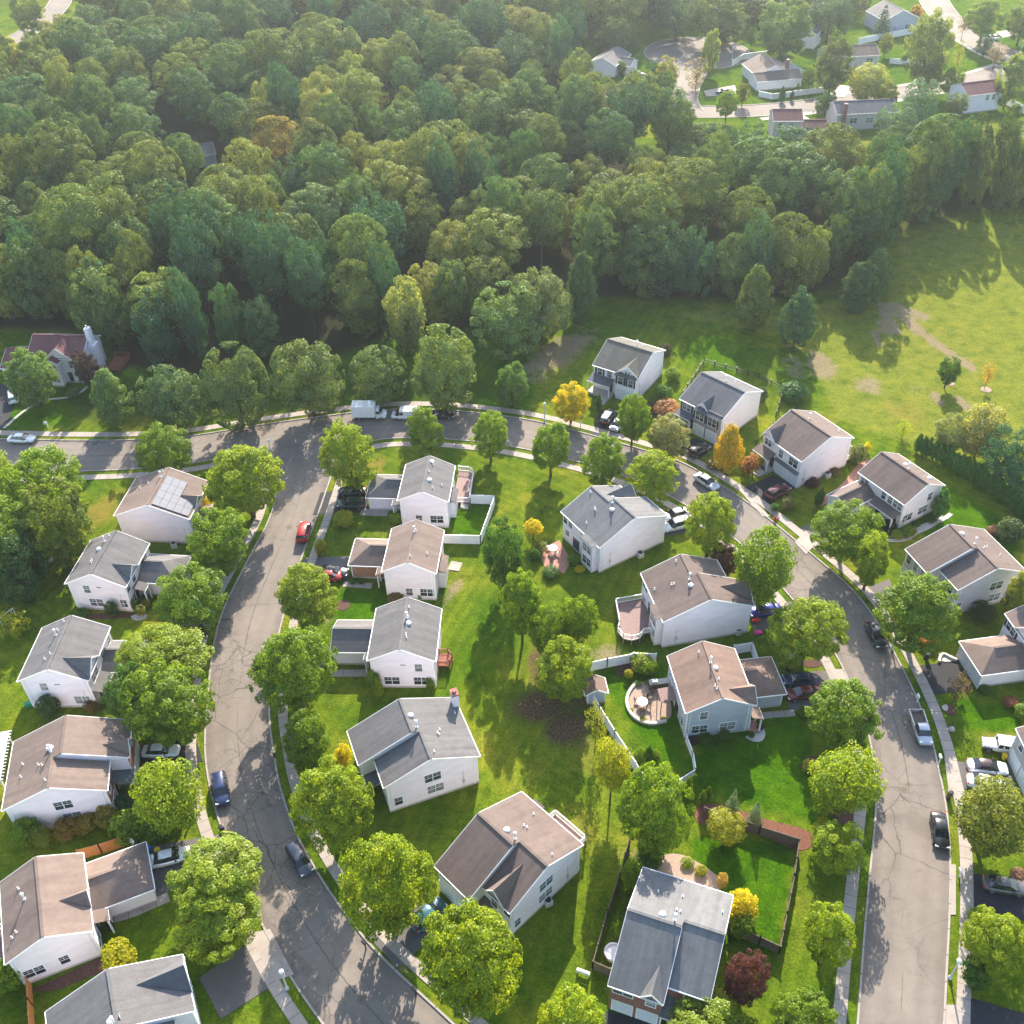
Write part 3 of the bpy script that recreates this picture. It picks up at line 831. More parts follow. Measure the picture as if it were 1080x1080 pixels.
    def window(s, face, a, z, w=0.95, h=1.45, n=1, name='window', shutters=False):
        m = s._map(face); fr = MB(); tot = w * n + .08 * (n - 1)
        def bx(mb, a0, a1, o0, o1, z0, z1):
            p, q = m(a0, o0, z0), m(a1, o1, z1)
            mb.box(p[0], q[0], p[1], q[1], z0, z1)
        b = .085
        bx(fr, a - tot / 2 - b, a + tot / 2 + b, -.02, .05, z + h / 2, z + h / 2 + b)
        bx(fr, a - tot / 2 - b, a + tot / 2 + b, -.02, .07, z - h / 2 - b, z - h / 2)
        xs_ = [a - tot / 2 - b, a + tot / 2]
        for x in xs_: bx(fr, x, x + b, -.02, .05, z - h / 2, z + h / 2)
        for i in range(1, n):
            x = a - tot / 2 + i * w + (i - 1) * .08
            bx(fr, x, x + .08, -.02, .05, z - h / 2, z + h / 2)
        for i in range(n):
            x = a - tot / 2 + i * (w + .08)
            bx(fr, x, x + w, -.02, .035, z - .03, z + .03)
            bx(fr, x + w / 2 - .012, x + w / 2 + .012, -.02, .028, z + .03, z + h / 2)
            bx(fr, x, x + w, -.02, .028, z + h / 4 - .012, z + h / 4 + .012)
        f = s.put(fr, name, M['white'])
        g = MB()
        for i in range(n):
            x = a - tot / 2 + i * (w + .08)
            bx(g, x, x + w, -.01, .02, z - h / 2, z + h / 2)
        g.xf(s.P); g.build('pane', M['glass'], f)
        if shutters:
            for x in (a - tot / 2 - b - .40, a + tot / 2 + b + .04):
                sh = MB(); bx(sh, x, x + .36, -.01, .045, z - h / 2 - .05, z + h / 2 + .05)
                s.put(sh, 'shutter', M['shutter'])
        return f
    def garage_door(s, face, a, w=2.5, h=2.15, z0=.06):
        m = s._map(face); g = MB()
        def bx(mb, a0, a1, o0, o1, z0, z1):
            p, q = m(a0, o0, z0), m(a1, o1, z1); mb.box(p[0], q[0], p[1], q[1], z0, z1)
        for i in range(4):
            bx(g, a - w / 2, a + w / 2, -.02, .035, z0 + i * h / 4, z0 + (i + 1) * h / 4 - .03)
        d = s.put(g, 'garage_door', M['gdoor'])
        fr = MB()
        for x in (a - w / 2 - .12, a + w / 2): bx(fr, x, x + .12, -.02, .06, z0, z0 + h + .12)
        bx(fr, a - w / 2, a + w / 2, -.02, .06, z0 + h, z0 + h + .12)
        fr.xf(s.P); fr.build('door_frame', M['white'], d)
        return d
    def door(s, face, a, z0=.15, w=.95, h=2.05, mat='shutter'):
        m = s._map(face)
        def bx(mb, a0, a1, o0, o1, z0, z1):
            p, q = m(a0, o0, z0), m(a1, o1, z1); mb.box(p[0], q[0], p[1], q[1], z0, z1)
        g = MB(); bx(g, a - w / 2, a + w / 2, -.02, .03, z0, z0 + h)
        d = s.put(g, 'door', M[mat])
        fr = MB()
        for x in (a - w / 2 - .1, a + w / 2): bx(fr, x, x + .1, -.02, .05, z0, z0 + h + .1)
        bx(fr, a - w / 2, a + w / 2, -.02, .05, z0 + h, z0 + h + .1)
        fr.xf(s.P); fr.build('door_frame', M['white'], d)
    def meter(s, face, a):
        m = s._map(face)
        def bx(mb, a0, a1, o0, o1, z0, z1):
            p, q = m(a0, o0, z0), m(a1, o1, z1); mb.box(p[0], q[0], p[1], q[1], z0, z1)
        g = MB(); bx(g, a - .16, a + .16, -.01, .12, 1.2, 1.75); c = s.put(g, 'utility_meter', M['metal'])
        k = MB(); bx(k, a - .03, a + .03, -.01, .05, .2, 1.2); bx(k, a - .03, a + .03, -.01, .05, 1.75, 3.4); k.xf(s.P); k.build('conduit', M['metal'], c)
    def downspout(s, face, a, z1=5.2):
        m = s._map(face); p, q = m(a - .05, -.01, 0), m(a + .05, .08, 0)
        s.put(MB().box(p[0], q[0], p[1], q[1], .15, z1), 'downspout', M['white'])
    def vent_slit(s, face, a, z):
        m = s._map(face); p, q = m(a - .35, -.02, 0), m(a + .35, .03, 0)
        s.put(MB().box(p[0], q[0], p[1], q[1], z - .06, z + .06), 'wall_vent', M['shutter'])
    def louvre(s, face, a, z):
        m = s._map(face); p, q = m(a - .25, -.02, 0), m(a + .25, .05, 0)
        s.put(MB().box(p[0], q[0], p[1], q[1], z - .22, z + .22), 'louvre', M['white'])
    def pipe(s, u, f, zs, h=.45, r=.06, hood=False, mat='white'):
        p = MB().lathe([(r * 2.2, -.1), (r * 1.8, .06), (r, .08), (r, h)], (u, f, zs), 10)
        if hood: p.lathe([(r * 1.2, h), (r * 2.0, h + .06), (r * 2.0, h + .16), (r * .6, h + .24)], (u, f, zs), 10)
        s.put(p, 'roof_pipe', M[mat], smooth=False)
    def turtle(s, u, f, zs):
        p = MB().lathe([(.36, -.06), (.38, .10), (.32, .20), (.18, .26), (.02, .28)], (u, f, zs), 14)
        s.put(p, 'roof_vent', M['white'], smooth=True)
    def cond(s, f0, poly=None): pass
    def rail_deck(s, pts, z, rail=None, board='deckboard', railmat='vinyl', open_=(), name='deck'):
        """deck on posts; railing follows pts except the open spans"""
        d = MB().prism([(p[0], p[1], z - .18) for p in pts], (0, 0, .18))
        for p in pts: d.box(p[0] - .07, p[0] + .07, p[1] - .07, p[1] + .07, 0, z - .18)
        dk = s.put(d, name, M[board])
        rl = MB(); n = len(pts)
        for i in range(n):
            if i in open_: continue
            a, b = Vector((*pts[i], z)), Vector((*pts[(i + 1) % n], z))
            L = (b - a).length
            rl.bar(a + Vector((0, 0, .95)), b + Vector((0, 0, .95)), .10, .07)
            rl.bar(a + Vector((0, 0, .12)), b + Vector((0, 0, .12)), .06, .06)
            k = max(2, int(L / .16))
            for j in range(1, k):
                q = a.lerp(b, j / k); rl.box(q.x - .022, q.x + .022, q.y - .022, q.y + .022, z + .12, z + .95)
            for q in (a, b): rl.box(q.x - .07, q.x + .07, q.y - .07, q.y + .07, z, z + 1.08)
        rl.xf(s.P); rl.build('railing', M[railmat], dk)
        return dk
    def steps(s, u, f0, f1, z, w=1.2, mat='conc'):
        m = MB(); n = 4
        for i in range(n):
            a = f0 + (f1 - f0) * i / n
            m.box(u - w / 2, u + w / 2, a, f0 + (f1 - f0) * (i + 1) / n, 0, z * (1 - i / n))
        s.put(m, 'steps', M['stone'])
    def finish(s):
        s.put(s.trim, 'trim', M['white'])

def roofz(f, fr, ff, he, pitch):
    mid = (fr + ff) / 2; hw = (ff - fr) / 2
    return he + pitch * (hw - abs(f - mid))

# --- houses along the side street, west side (fronts face the street, garage to the right)
def colonial(label, c, yaw, sf, L, W, he, wall, roof, garage, dorm=None, porch=None, pitch=.5, gwall=None, near=(), vents=(), groof=None):
    h = House('house', label, c, yaw, sf, wall, roof)
    zr = h.block(-L / 2, L / 2, -W / 2, W / 2, he, pitch)
    if garage:
        u0, u1, f1, hp = garage
        h.block(u0, u1, W / 2 - 1.2, f1, 2.85, .5, 'f', (0, hp), wall=M[gwall] if gwall else None, part=('garage_wall', 'garage_roof'), wo=(0, OU))
        um = (u0 + u1) / 2
        for d in (-1.28, 1.28): h.garage_door(('f', f1 - (OV if hp else OU), 1), um + d, 2.25)
    if dorm: h.dormer(dorm[0], dorm[1], W / 2, he, dorm[2], pitch)
    if porch:
        h.shed(porch[0], porch[1], W / 2 - .3, porch[2], 3.2, 2.75)
        h.door(('f', W / 2 - OV, 1), (porch[0] + porch[1]) / 2)
    nf = ('u', -L / 2 + OU, -1)
    for k in near:
        if k[0] == 'v': h.vent_slit(nf, k[1], k[2])
        elif k[0] == 'l': h.louvre(nf, k[1], k[2])
        else: h.window(nf, k[1], k[2], n=k[0], h=k[3] if len(k) > 3 else 1.4)
    h.downspout(nf, -W / 2 + .75, he - .1); h.downspout(nf, W / 2 - .75, he - .1)
    if len(near) != 2: h.meter(nf, W / 2 - 1.4)
    for (t, u, f) in vents:
        z = roofz(f, -W / 2, W / 2, he, pitch)
        if t == 't': h.turtle(u, f, z + .02)
        else: h.pipe(u, f, z, .9 if t == 'P' else .4, .09 if t == 'P' else .06, t == 'P', 'white')
    ff = ('f', W / 2 - OV, 1)
    return h, ff

def two_front(label, c, yaw, sf, wide, narrow, wall, roof, he=5.4, pitch=.43, fwall=None, near_is='narrow', near=(), vents=()):
    """two-depth house: the wide part's front steps out and its ridge stands higher"""
    h = House('house', label, c, yaw, sf, wall, roof)
    for b, nm in ((wide, 'w'), (narrow, 'n')):
        u0, u1, f0, f1 = b
        wo = [OU, OU]
        other = narrow if nm == 'w' else wide
        if nm == 'n':
            if abs(u1 - other[0]) < .2: wo[1] = -OU
            else: wo[0] = -OU
        at1 = abs(u1 - other[0]) < .2
        sk = ((at1, True), (at1, False)) if nm == 'n' else ((at1, False),)
        h.block(u0, u1, f0, f1, he, pitch, wo=tuple(wo), part=('wall', 'roof'), skip=sk)
    nb = narrow if near_is == 'narrow' else wide
    nf = ('u', nb[0] + OU, -1)
    for k in near:
        if k[0] == 'v': h.vent_slit(nf, k[1], k[2])
        elif k[0] == 'l': h.louvre(nf, k[1], k[2])
        else: h.window(nf, k[1], k[2], n=k[0], h=1.4)
    h.downspout(nf, nb[2] + .75, he - .1); h.downspout(nf, nb[3] - .75, he - .1); h.meter(nf, nb[2] + 2.2)
    for (t, u, f) in vents:
        b = wide if wide[0] <= u <= wide[1] else narrow
        z = roofz(f, b[2], b[3], he, pitch)
        if t == 't': h.turtle(u, f, z + .02)
        else: h.pipe(u, f, z, 1.0 if t == 'P' else .4, .09 if t == 'P' else .06, t == 'P', 'white')
    return h

# A
h, ff = colonial('pale house with tan roof and hipped side garage, between orange wooden fences at lower left', (-50.2, 56.1), 112.7, -1, 9.8, 8.6, 5.3, 'w_cream', 'r_taupe',
                 (-1.1, 5.2, 10.5, 1), (-.9, 2.4, 6.6), (-2.7, -1.1, 5.5), near=((2, -2.5, 1.8), (1, .5, 1.9)), vents=(('P', .8, -1.6), ('p', 2.5, -2.2), ('p', -2.3, -2.8), ('p', -2.6, -3.3)))
h.window(ff, -3.6, 4.2, n=2); h.window(ff, 2.5, 4.2); h.window(ff, -3.6, 1.5, n=2)
h.rail_deck([(-2.5, -8.2), (2.5, -8.2), (2.5, -4.1), (-2.5, -4.1)], .6, open_=(2,)); h.finish()
# C
h, ff = colonial('white house with grey roof and slate-roofed garage, football goal on the lawn behind it', (-59.2, 91.5), 89.1, -1, 9.4, 9.2, 5.55, 'w_white', 'r_grey',
                 (-1., 4.6, 9.6, 0), (-2.4, 3.9, 7.3), (-4.4, -1., 5.9), near=((1, -1.6, 4.2), (2, 2.6, 1.5), ('v', .2, 4.6), ('l', -.2, 6.8)), vents=(('p', 4., -.9), ('p', 2.5, -1.2), ('P', 1.7, -1.2), ('p', -1.9, -.6), ('p', -2.5, -1.2)))
h.window(ff, -2.4, 4.1, n=2); h.window(ff, 1., 4.2); h.window(ff, 3.5, 4.2); h.finish()
# D
h, ff = colonial('cream house with grey roof, slate garage roof and round clipped bush by its wall', (-58.6, 109.1), 83.4, -1, 9.2, 9.0, 5.2, 'w_pink', 'r_grey',
                 (-1.2, 4.8, 10.2, 1), (-1.6, 3.2, 6.6), (-2.8, -1.2, 6.), near=((1, -1.6, 4.1), (2, -.9, 1.5), (1, 3.2, 1.6), ('v', .3, 4.6)), vents=(('p', 3.8, -.8), ('P', 2.7, -1.1), ('t', 1.1, -1.3), ('p', -1.2, -1.4), ('p', -1.7, -1.3)))
h.window(ff, -1.6, 4.1, n=1); h.window(ff, -3.6, 4.1); h.window(ff, 2.3, 4.1, n=2); h.window(ff, -3.6, 1.5, n=2); h.finish()
# D2 solar
a_ = R(83.4); cx, cy = -58.6 + 14.8 * math.cos(a_) + 2.7 * math.sin(a_), 109.1 + 14.8 * math.sin(a_) - 2.7 * math.cos(a_)
h, ff = colonial('beige house with an L-shaped array of solar panels on its tan roof', (cx, cy), 83.4, -1, 9.2, 11.9, 5.3, 'w_pink', 'r_taupe', None, (-.4, 3.0, 6.4), None, pitch=.42,
                 vents=(('P', 2.4, -.5), ('p', 1.6, -2.4), ('p', .9, -3.6), ('p', 3.9, -.8)))
def panel(u0, u1, f0, f1):
    mb = MB(); k = .42; z = lambda f: roofz(f, -5.95, 5.95, 5.3, .42) + .12
    nu, nf = max(1, round((u1 - u0) / 1.65)), max(1, round((f1 - f0) / 1.0))
    for i in range(nu):
        for j in range(nf):
            a0, a1 = u0 + (u1 - u0) * i / nu + .02, u0 + (u1 - u0) * (i + 1) / nu - .02
            b0, b1 = f0 + (f1 - f0) * j / nf + .02, f0 + (f1 - f0) * (j + 1) / nf - .02
            mb.prism([(a0, b0, z(b0)), (a1, b0, z(b0)), (a1, b1, z(b1)), (a0, b1, z(b1))], (0, 0, .05))
    h.put(mb, 'solar_panel', M['solar'])
panel(-4.2, 2.6, .5, 3.5); panel(-4.2, -1.0, 3.5, 5.7)
h.block(-1.6, 1.8, 4.6, 7.2, 2.85, .5, 'f', (0, 0), part=('porch_wall', 'porch_roof'), wall=M['brick'], wo=(0, OU))
h.window(ff, 3.2, 4.2, n=2); h.finish()
# B
h = two_front('pale blue-white house with brown roof, brick front and hedge of round bushes along its wall', (-53.7, 76.1), 101.9, -1, (-2.8, 2.9, -6.9, 6.9), (-7.0, -2.8, -6.9, 4.7), 'w_white', 'r_taupe',
              near=((2, -.6, 4.0), (2, -.2, 1.6), (1, 4.0, 1.3)), vents=(('t', -1.2, -1.5), ('P', -1.7, -1.4), ('p', -1.6, -5.), ('p', -2.9, -2.8), ('p', -3.2, -2.3), ('p', -3.4, -5.), ('p', -5.7, -1.6), ('p', -1.2, -1.9)))
h.put(MB().box(-2.55, 2.65, 6.58, 6.66, 0, 5.3), 'brick_front', M['brick'])
h.put(MB().box(-6.75, -2.6, 4.38, 4.46, 0, 5.3), 'brick_front', M['brick'])
h.dormer(-1.2, 2.6, 6.9, 5.4, 6.6, .43, wall=M['brick'])
h.shed(-4.3, -2.2, 4.4, 6.9, 3.3, 2.8, roof=M['r_slate']); h.door(('f', 4.46, 1), -3.6)
for d in (-1.2, 1.4): h.garage_door(('f', 6.66, 1), d, 2.05)
h.window(('f', 6.66, 1), 1.5, 4.2, n=2); h.window(('f', 4.46, 1), -5.6, 4.2); h.window(('f', 4.46, 1), -5.6, 1.5, n=2); h.finish()
# E
h, ff = colonial('white house with red deck and small white-fenced grass yard behind it', (-13.2, 125.3), 84.9, 1, 9.0, 7.9, 5.5, 'w_white', 'r_grey',
                 (-.9, 5., 9.8, 1), None, (-2.6, -.9, 5.4), pitch=.48, near=((1, .9, 1.7), (2, -1.9, 1.7)), vents=(('t', 3.2, -.5), ('t', -1.3, -.7), ('p', 2.6, -.8), ('p', -1.4, -2.6), ('p', -2.8, -1.4), ('p', .6, -.4)))
h.bay(-1.8, 1.3, -3.6, -4.5, 3.1, 3.6); h.window(ff, 2.5, 4.3); h.window(ff, -3., 4.3, n=2)
h.rail_deck([(1.4, -3.7), (1.4, -6.3), (8.6, -6.3), (9.4, -5.6), (9.6, -3.7), (4.4, -3.7)], .5, open_=(4, 5)); h.steps(.9, -5.0, -6.2, .45); h.finish()
# E2
h, ff = colonial('beige house with tan roof and orange brick garage facing a small round flower bed', (-14.4, 109.6), 84.9, 1, 9.2, 7.8, 5.6, 'w_pink', 'r_taupe',
                 (-.7, 5.2, 9.8, 1), None, (-2.4, -.7, 5.4), pitch=.5, gwall='obrick', near=((1, .3, 1.5), (2, -2.3, 1.5)), vents=(('P', 1.9, .0), ('p', 2.2, -.2), ('p', -1.5, -2.3), ('p', -3.3, -.2)))
h.bay(-1.8, 1.5, -3.5, -4.6, 3.1, 3.6, roof=M['r_taupe']); h.window(ff, 2.6, 4.3); h.window(ff, -3., 4.3, n=2); h.finish()
h.put(MB().box(-4.35, -.9, 3.58, 3.66, 0, 3.), 'brick_front', M['obrick'])
# F
h, ff = colonial('white house with grey roof and small red wooden landing at the back', (-14.6, 93.3), 87.2, 1, 9.4, 8.9, 5.55, 'w_white', 'r_grey',
                 (-.9, 5., 10.2, 0), None, (-2.2, -.9, 5.6), near=((1, -2.1, 4.0), (2, 1.6, 1.4), (2, -2.3, 1.4), ('v', -.1, 4.5), ('l', 0, 6.9)), vents=(('p', 2.9, -.4), ('t', .1, -.6), ('p', 1.3, -.4), ('P', 1.0, -.3), ('p', -1.9, -.5), ('p', -2.4, -.6)))
h.window(ff, 2.6, 4.3); h.window(ff, -3., 4.3, n=2)
h.rail_deck([(-1.4, -4.2), (-1.4, -5.7), (-.2, -6.0), (.7, -5.4), (.7, -4.2)], .9, board='wood_red', railmat='wood_red', open_=(4,)); h.finish()
# G
h = two_front('white house with grey stepped roof and a white chimney with brick cap', (-13.3, 77.7), 110.1, 1, (-2.75, 2.6, -6.8, 6.9), (-6.9, -2.75, -6.8, 5.0), 'w_white', 'r_grey',
              near=((2, -.9, 4.1), (2, -1.1, 1.8), (1, 3.5, 1.7)), vents=(('t', -.2, -.5), ('P', -2.0, -.7), ('p', -3.1, -2.9), ('p', -3.3, -3.), ('p', -2.6, -3.3), ('p', -5.9, -1.6), ('p', 0, -6.)))
ch = MB().box(1.0, 2.0, -6.95, -6.15, 0, 7.6); chm = h.put(ch, 'chimney', M['w_white'])
cc = MB().box(.92, 2.08, -7.03, -6.07, 7.6, 7.85); cc.lathe([(.28, 7.85), (.25, 8.1)], (1.5, -6.55, 0), 10); cc.xf(h.P); cc.build('chimney_cap', M['brick'], chm)
h.shed(-4.4, -2.5, 4.7, 6.9, 3.3, 2.8, roof=M['r_slate']); h.door(('f', 5.0 - OV, 1), -3.3, mat='white')
h.window(('f', 6.9 - OV, 1), 0, 4.2, n=2); h.window(('f', 5 - OV, 1), -5.6, 4.2); h.window(('f', 5 - OV, 1), -5.6, 1.5); h.garage_door(('f', 6.9 - OV, 1), 0, 4.4)
h.bay(-3.0, -1.8, -6.4, -7.3, 1.2, 1.25, wall=M['w_white']); h.finish()
# H
h = two_front('cream house with brown stepped roof and white deck railing behind, teal car in front', (-2.7, 62.0), 133.2, 1, (-2.75, 2.75, -6.6, 6.6), (-6.85, -2.75, -6.6, 4.6), 'w_cream', 'r_brown',
              near=((2, -1.0, 4.1), (2, -.9, 1.9), (1, 3.4, 1.6)), vents=(('t', -.8, -.9), ('P', -2.2, -.8), ('p', -1.3, -3.0), ('p', -1.7, -3.1), ('p', -.6, -5.2), ('p', -6., -2.6)))
h.dormer(-4.6, 3.0, 4.6, 5.4, 7.2, .43, wall=M['w_tan'])
h.window(('f', 4.66, 1), -4.6, 4.6); h.window(('f', 4.6 - OV, 1), -6.1, 4.2)
h.block(-.5, 1.1, -7.1, -5.0, 5.25, .02, 'u', part=('bump_out', 'roof'), trim=False)
for d in (-1.25, 1.4): h.garage_door(('f', 6.6 - OV, 1), d, 2.3)
h.window(('f', 6.6 - OV, 1), 1.4, 4.4, n=2, h=1.1); h.window(('f', 6.6 - OV, 1), -1.6, 4.4, h=1.1); h.shed(-4.2, -2.6, 4.3, 6.5, 3.2, 2.8); h.door(('f', 4.6 - OV, 1), -3.4)
h.rail_deck([(-5., -6.3), (-5., -9.1), (-.2, -9.1), (-.2, -6.3)], 1.3, open_=(3,)); h.finish()
# I
h = two_front('brick-fronted house with blue-grey roof, two white garage doors, at the bottom edge', (13.2, 51.5), 158.7, 1, (-2.75, 2.8, -6.6, 6.8), (-6.9, -2.75, -6.6, 5.0), 'w_cream', 'r_steel',
              vents=(('t', -.6, -.7), ('P', -1.9, -.5), ('p', .5, -3.7), ('p', -2.0, -4.1), ('p', -2.2, -1.9), ('p', -1.8, -2.), ('p', -6.2, -3.7)))
h.put(MB().box(-2.55, 2.6, 6.48, 6.58, 0, 5.3), 'brick_front', M['brick']); h.put(MB().box(-6.7, -2.6, 4.68, 4.78, 0, 5.3), 'brick_front', M['brick'])
h.dormer(-1.55, 2.3, 6.8, 5.4, 6.7, .43, wall=M['brick'])
for d in (-1.32, 1.22): h.garage_door(('f', 6.58, 1), d, 2.0)
h.window(('f', 6.75, 1), -1.55, 4.6, h=1.2); h.window(('f', 6.58, 1), 1.3, 4.5, n=2, h=1.1); h.window(('f', 4.78, 1), -5.4, 4.5, n=2, h=1.1)
h.shed(-4.5, -2.55, 4.7, 6.9, 3.3, 2.8); h.door(('f', 4.78, 1), -3.6); h.window(('f', 4.78, 1), -5.6, 1.5, n=2); h.finish()
# J
h = two_front('big white-walled house with grey roof and brick-paved garden terrace behind', (13.6, 118.2), 121.7, -1, (-7.0, -1.7, -5.6, 7.1), (-1.7, 2.8, -5.6, 5.5), 'w_white', 'r_steel', near_is='wide',
              vents=(('t', -3.2, -.6), ('P', -2.2, .2), ('p', -1.3, -2.2), ('p', -1.0, -2.1), ('p', -2.1, -4.4), ('p', 1.9, -.8)))
h.dormer(.3, 3.6, 5.5, 5.4, 7.3, .43)
h.bay(-6.1, -3.5, -5.25, -6.2, 5.2, 5.4, roof=M['r_steel'])
rf_ = ('f', -5.6 + OV, -1)
h.window(rf_, 2.0, 4.2); h.window(rf_, .7, 4.2); h.window(rf_, 1.4, 1.9, h=1.0); h.door(rf_, -.9, .3, 1.7, 2.1, 'glass'); h.window(rf_, -2.6, 3.9); h.window(rf_, -2.6, 1.5, h=1.0)
h.window(('f', -6.2, -1), -4.8, 3.9, n=2); h.window(('f', -6.2, -1), -4.8, 1.5, n=2)
h.window(('f', 7.1 - OV, 1), -5.8, 4.2); h.window(('f', 7.1 - OV, 1), -3., 4.2)
for d in (-5.6, -3.0): h.garage_door(('f', 7.1 - OV, 1), d, 2.3)
h.finish()
# K
h = two_front('pale house with taupe roof and curved white-railed deck behind', (23.9, 102.2), 101.4, -1, (-6.9, -1.7, -5.6, 7.4), (-1.7, 2.8, -5.6, 5.7), 'w_cream', 'r_brown', near_is='wide',
              vents=(('t', -3.2, -.6), ('P', -2.1, -.4), ('p', 1.9, -.9), ('p', -1.7, -2.4), ('p', -1.6, -2.7), ('p', -1.1, -4.9)))
h.dormer(-3.9, 3.8, 7.4, 5.4, 7.1, .43)
h.bay(-6.0, -3.6, -5.25, -6.2, 5.2, 5.4, roof=M['r_brown'])
h.window(rf_, 1.9, 4.2); h.window(rf_, .8, 4.2); h.window(rf_, 1.3, 1.6, h=1.0); h.door(rf_, -1.2, .9, 1.7, 2.1, 'glass'); h.window(('f', -6.2, -1), -4.8, 3.9, n=2); h.window(('f', -6.2, -1), -4.8, 1.9, n=2)
h.rail_deck([(2.1, -5.4), (2.1, -9.3), (-2.2, -10.0), (-3.2, -10.6), (-4.6, -10.2), (-5.2, -9.2), (-5.1, -8.0), (-4.3, -7.2), (-4.4, -6.2), (-3.4, -5.4)], .9, open_=(8, 9))
for d in (-5.4, -2.9): h.garage_door(('f', 7.4 - OV, 1), d, 2.3)
h.finish()
# M
h, ff = colonial('blue-grey house with tan-brown roof, round paved patio behind and hipped garage', (24.5, 84.3), 96.1, -1, 9.4, 8.9, 5.25, 'w_blue', 'r_rust',
                 (-1.6, 4.7, 9.7, 1), (-3.0, 3.3, 6.8), (-5.0, -3.1, 5.6), pitch=.49, near=((1, -2.0, 4.1), (2, -2.3, 1.5), (2, 1.3, 1.5)), vents=(('P', 1., .0), ('t', .2, .4), ('p', 3.2, -.9), ('p', -1.7, .3), ('p', -2.6, -.4), ('p', -3.1, -.3), ('p', 1.6, .2)))
rr = ('f', -8.9 / 2 + OV, -1)
for a in (-3.2, -1., 1.2, 3.2): h.window(rr, a, 4.1)
h.window(rr, 2.6, 1.5, n=2); h.door(rr, -.4, .2, 1.7, 2.05, 'glass'); h.window(rr, -3., 1.5)
h.window(ff, 1.8, 4.1, n=2); h.put(MB().box(-5., -3.1, 4.2, 5.5, .0, .25), 'porch_floor', M['redpaver'])
h.put(MB().prism([(-.2, -4.2, 2.35), (2.0, -4.2, 2.35), (2.0, -6.2, 2.1), (-.2, -6.2, 2.1)], (0, 0, .08)).box(-.15, -.05, -6.15, -6.05, 0, 2.1).box(1.85, 1.95, -6.15, -6.05, 0, 2.1), 'awning', M['deckboard'])
h.finish()
# N1
h, ff = colonial('white house with olive-grey roof and front porch, beside the bright yellow tree', (22.2, 160.6), 146.7, 1, 9.2, 11.2, 5.2, 'w_white', 'r_olive', None, (-2.5, 4.6, 7.0), None, pitch=.45,
                 vents=(('P', -.4, -2.), ('p', -1.2, -2.6), ('p', .8, -3.0), ('p', -.8, -1.5)))
h.block(-4.5, -.2, 4.2, 6.3, 5.1, .5, 'u', part=('front_wing', 'wing_roof'), trim=False)
h.window(('f', 6.05, 1), -3.4, 4.0, n=1, shutters=True); h.window(('f', 6.05, 1), -1.4, 4.0, n=1, shutters=True); h.window(('f', 5.6, 1), -2.5, 5.7, n=2, w=.5, h=.6); h.garage_door(('f', 6.05, 1), -2.3, 3.2)
h.window(ff, 1.2, 4.1, n=1); h.window(ff, 3.2, 4.1, n=1, shutters=True); h.shed(.1, 4.7, 5.2, 7.4, 3.4, 2.9, roof=M['r_slate']); h.door(ff, .9, .5); h.steps(.8, 7.4, 9., .5); h.put(MB().box(.1, 4.6, 5.3, 7.3, 0, .5), 'porch_floor', M['stone']); h.finish()
# N2
h, ff = colonial('grey-roofed house with shuttered windows and two garage doors, beside the orange-yellow tree', (36.8, 147.8), 133.8, 1, 9.1, 11.8, 5.15, 'w_pink', 'r_slate', None, (-.4, 2.6, 6.6), None, pitch=.45, vents=(('P', .4, -1.4), ('p', -.6, -3.)))
h.block(-4.35, .9, 4.6, 6.75, 5.05, .45, 'u', wall=M['stonewall'], part=('front_wing', 'wing_roof'), trim=False)
w_ = ('f', 6.45, 1)
h.window(w_, -.4, 4.0, n=2, w=.8, shutters=True); h.window(w_, -3.0, 4.0, n=2, w=.8, shutters=True); h.window(ff, 3.0, 4.0, n=2, w=.8, shutters=True)
for d in (-3.05, -.45): h.garage_door(w_, d, 2.0)
h.shed(1.0, 4.5, 5.4, 7.2, 3.2, 2.8); h.door(ff, 1.8); h.window(ff, 3.4, 1.5, n=2); h.finish()
# P
h, ff = colonial('taupe-roofed house with two arched garage doors and a dark red car on its driveway', (48.6, 134.5), 120.9, 1, 9.0, 11.5, 5.75, 'w_pink', 'r_brown', None, (3.0, 2.9, 7.3), None, pitch=.45, vents=(('P', 1.6, -1.4), ('p', -2.6, -4.), ('p', -2.2, -4.4)))
h.window(('f', 5.72, 1), 3.0, 5.0, n=2, w=.7); h.window(ff, .2, 4.2, w=.9); h.window(ff, -2.6, 4.2, n=2, w=.9)
for d in (-3.05, -.45): h.garage_door(ff, d, 2.05, 2.3)
h.put(MB().prism([(-4.2, 5.4, 3.05), (.9, 5.4, 3.05), (.9, 6.1, 2.85), (-4.2, 6.1, 2.85)], (0, 0, .1)), 'pent_roof', M['r_slate'])
h.shed(1.2, 4.8, 5.3, 7.2, 3.6, 3.0); h.door(ff, 1.8, .6); h.steps(1.9, 6.6, 8.6, .6); h.put(MB().box(1.2, 4.7, 5.3, 7.1, 0, .6), 'porch_floor', M['stone'])
h.rail_deck([(-4., -5.3), (-4., -8.3), (.5, -8.3), (.5, -5.3)], .8, open_=(3,)); h.finish()
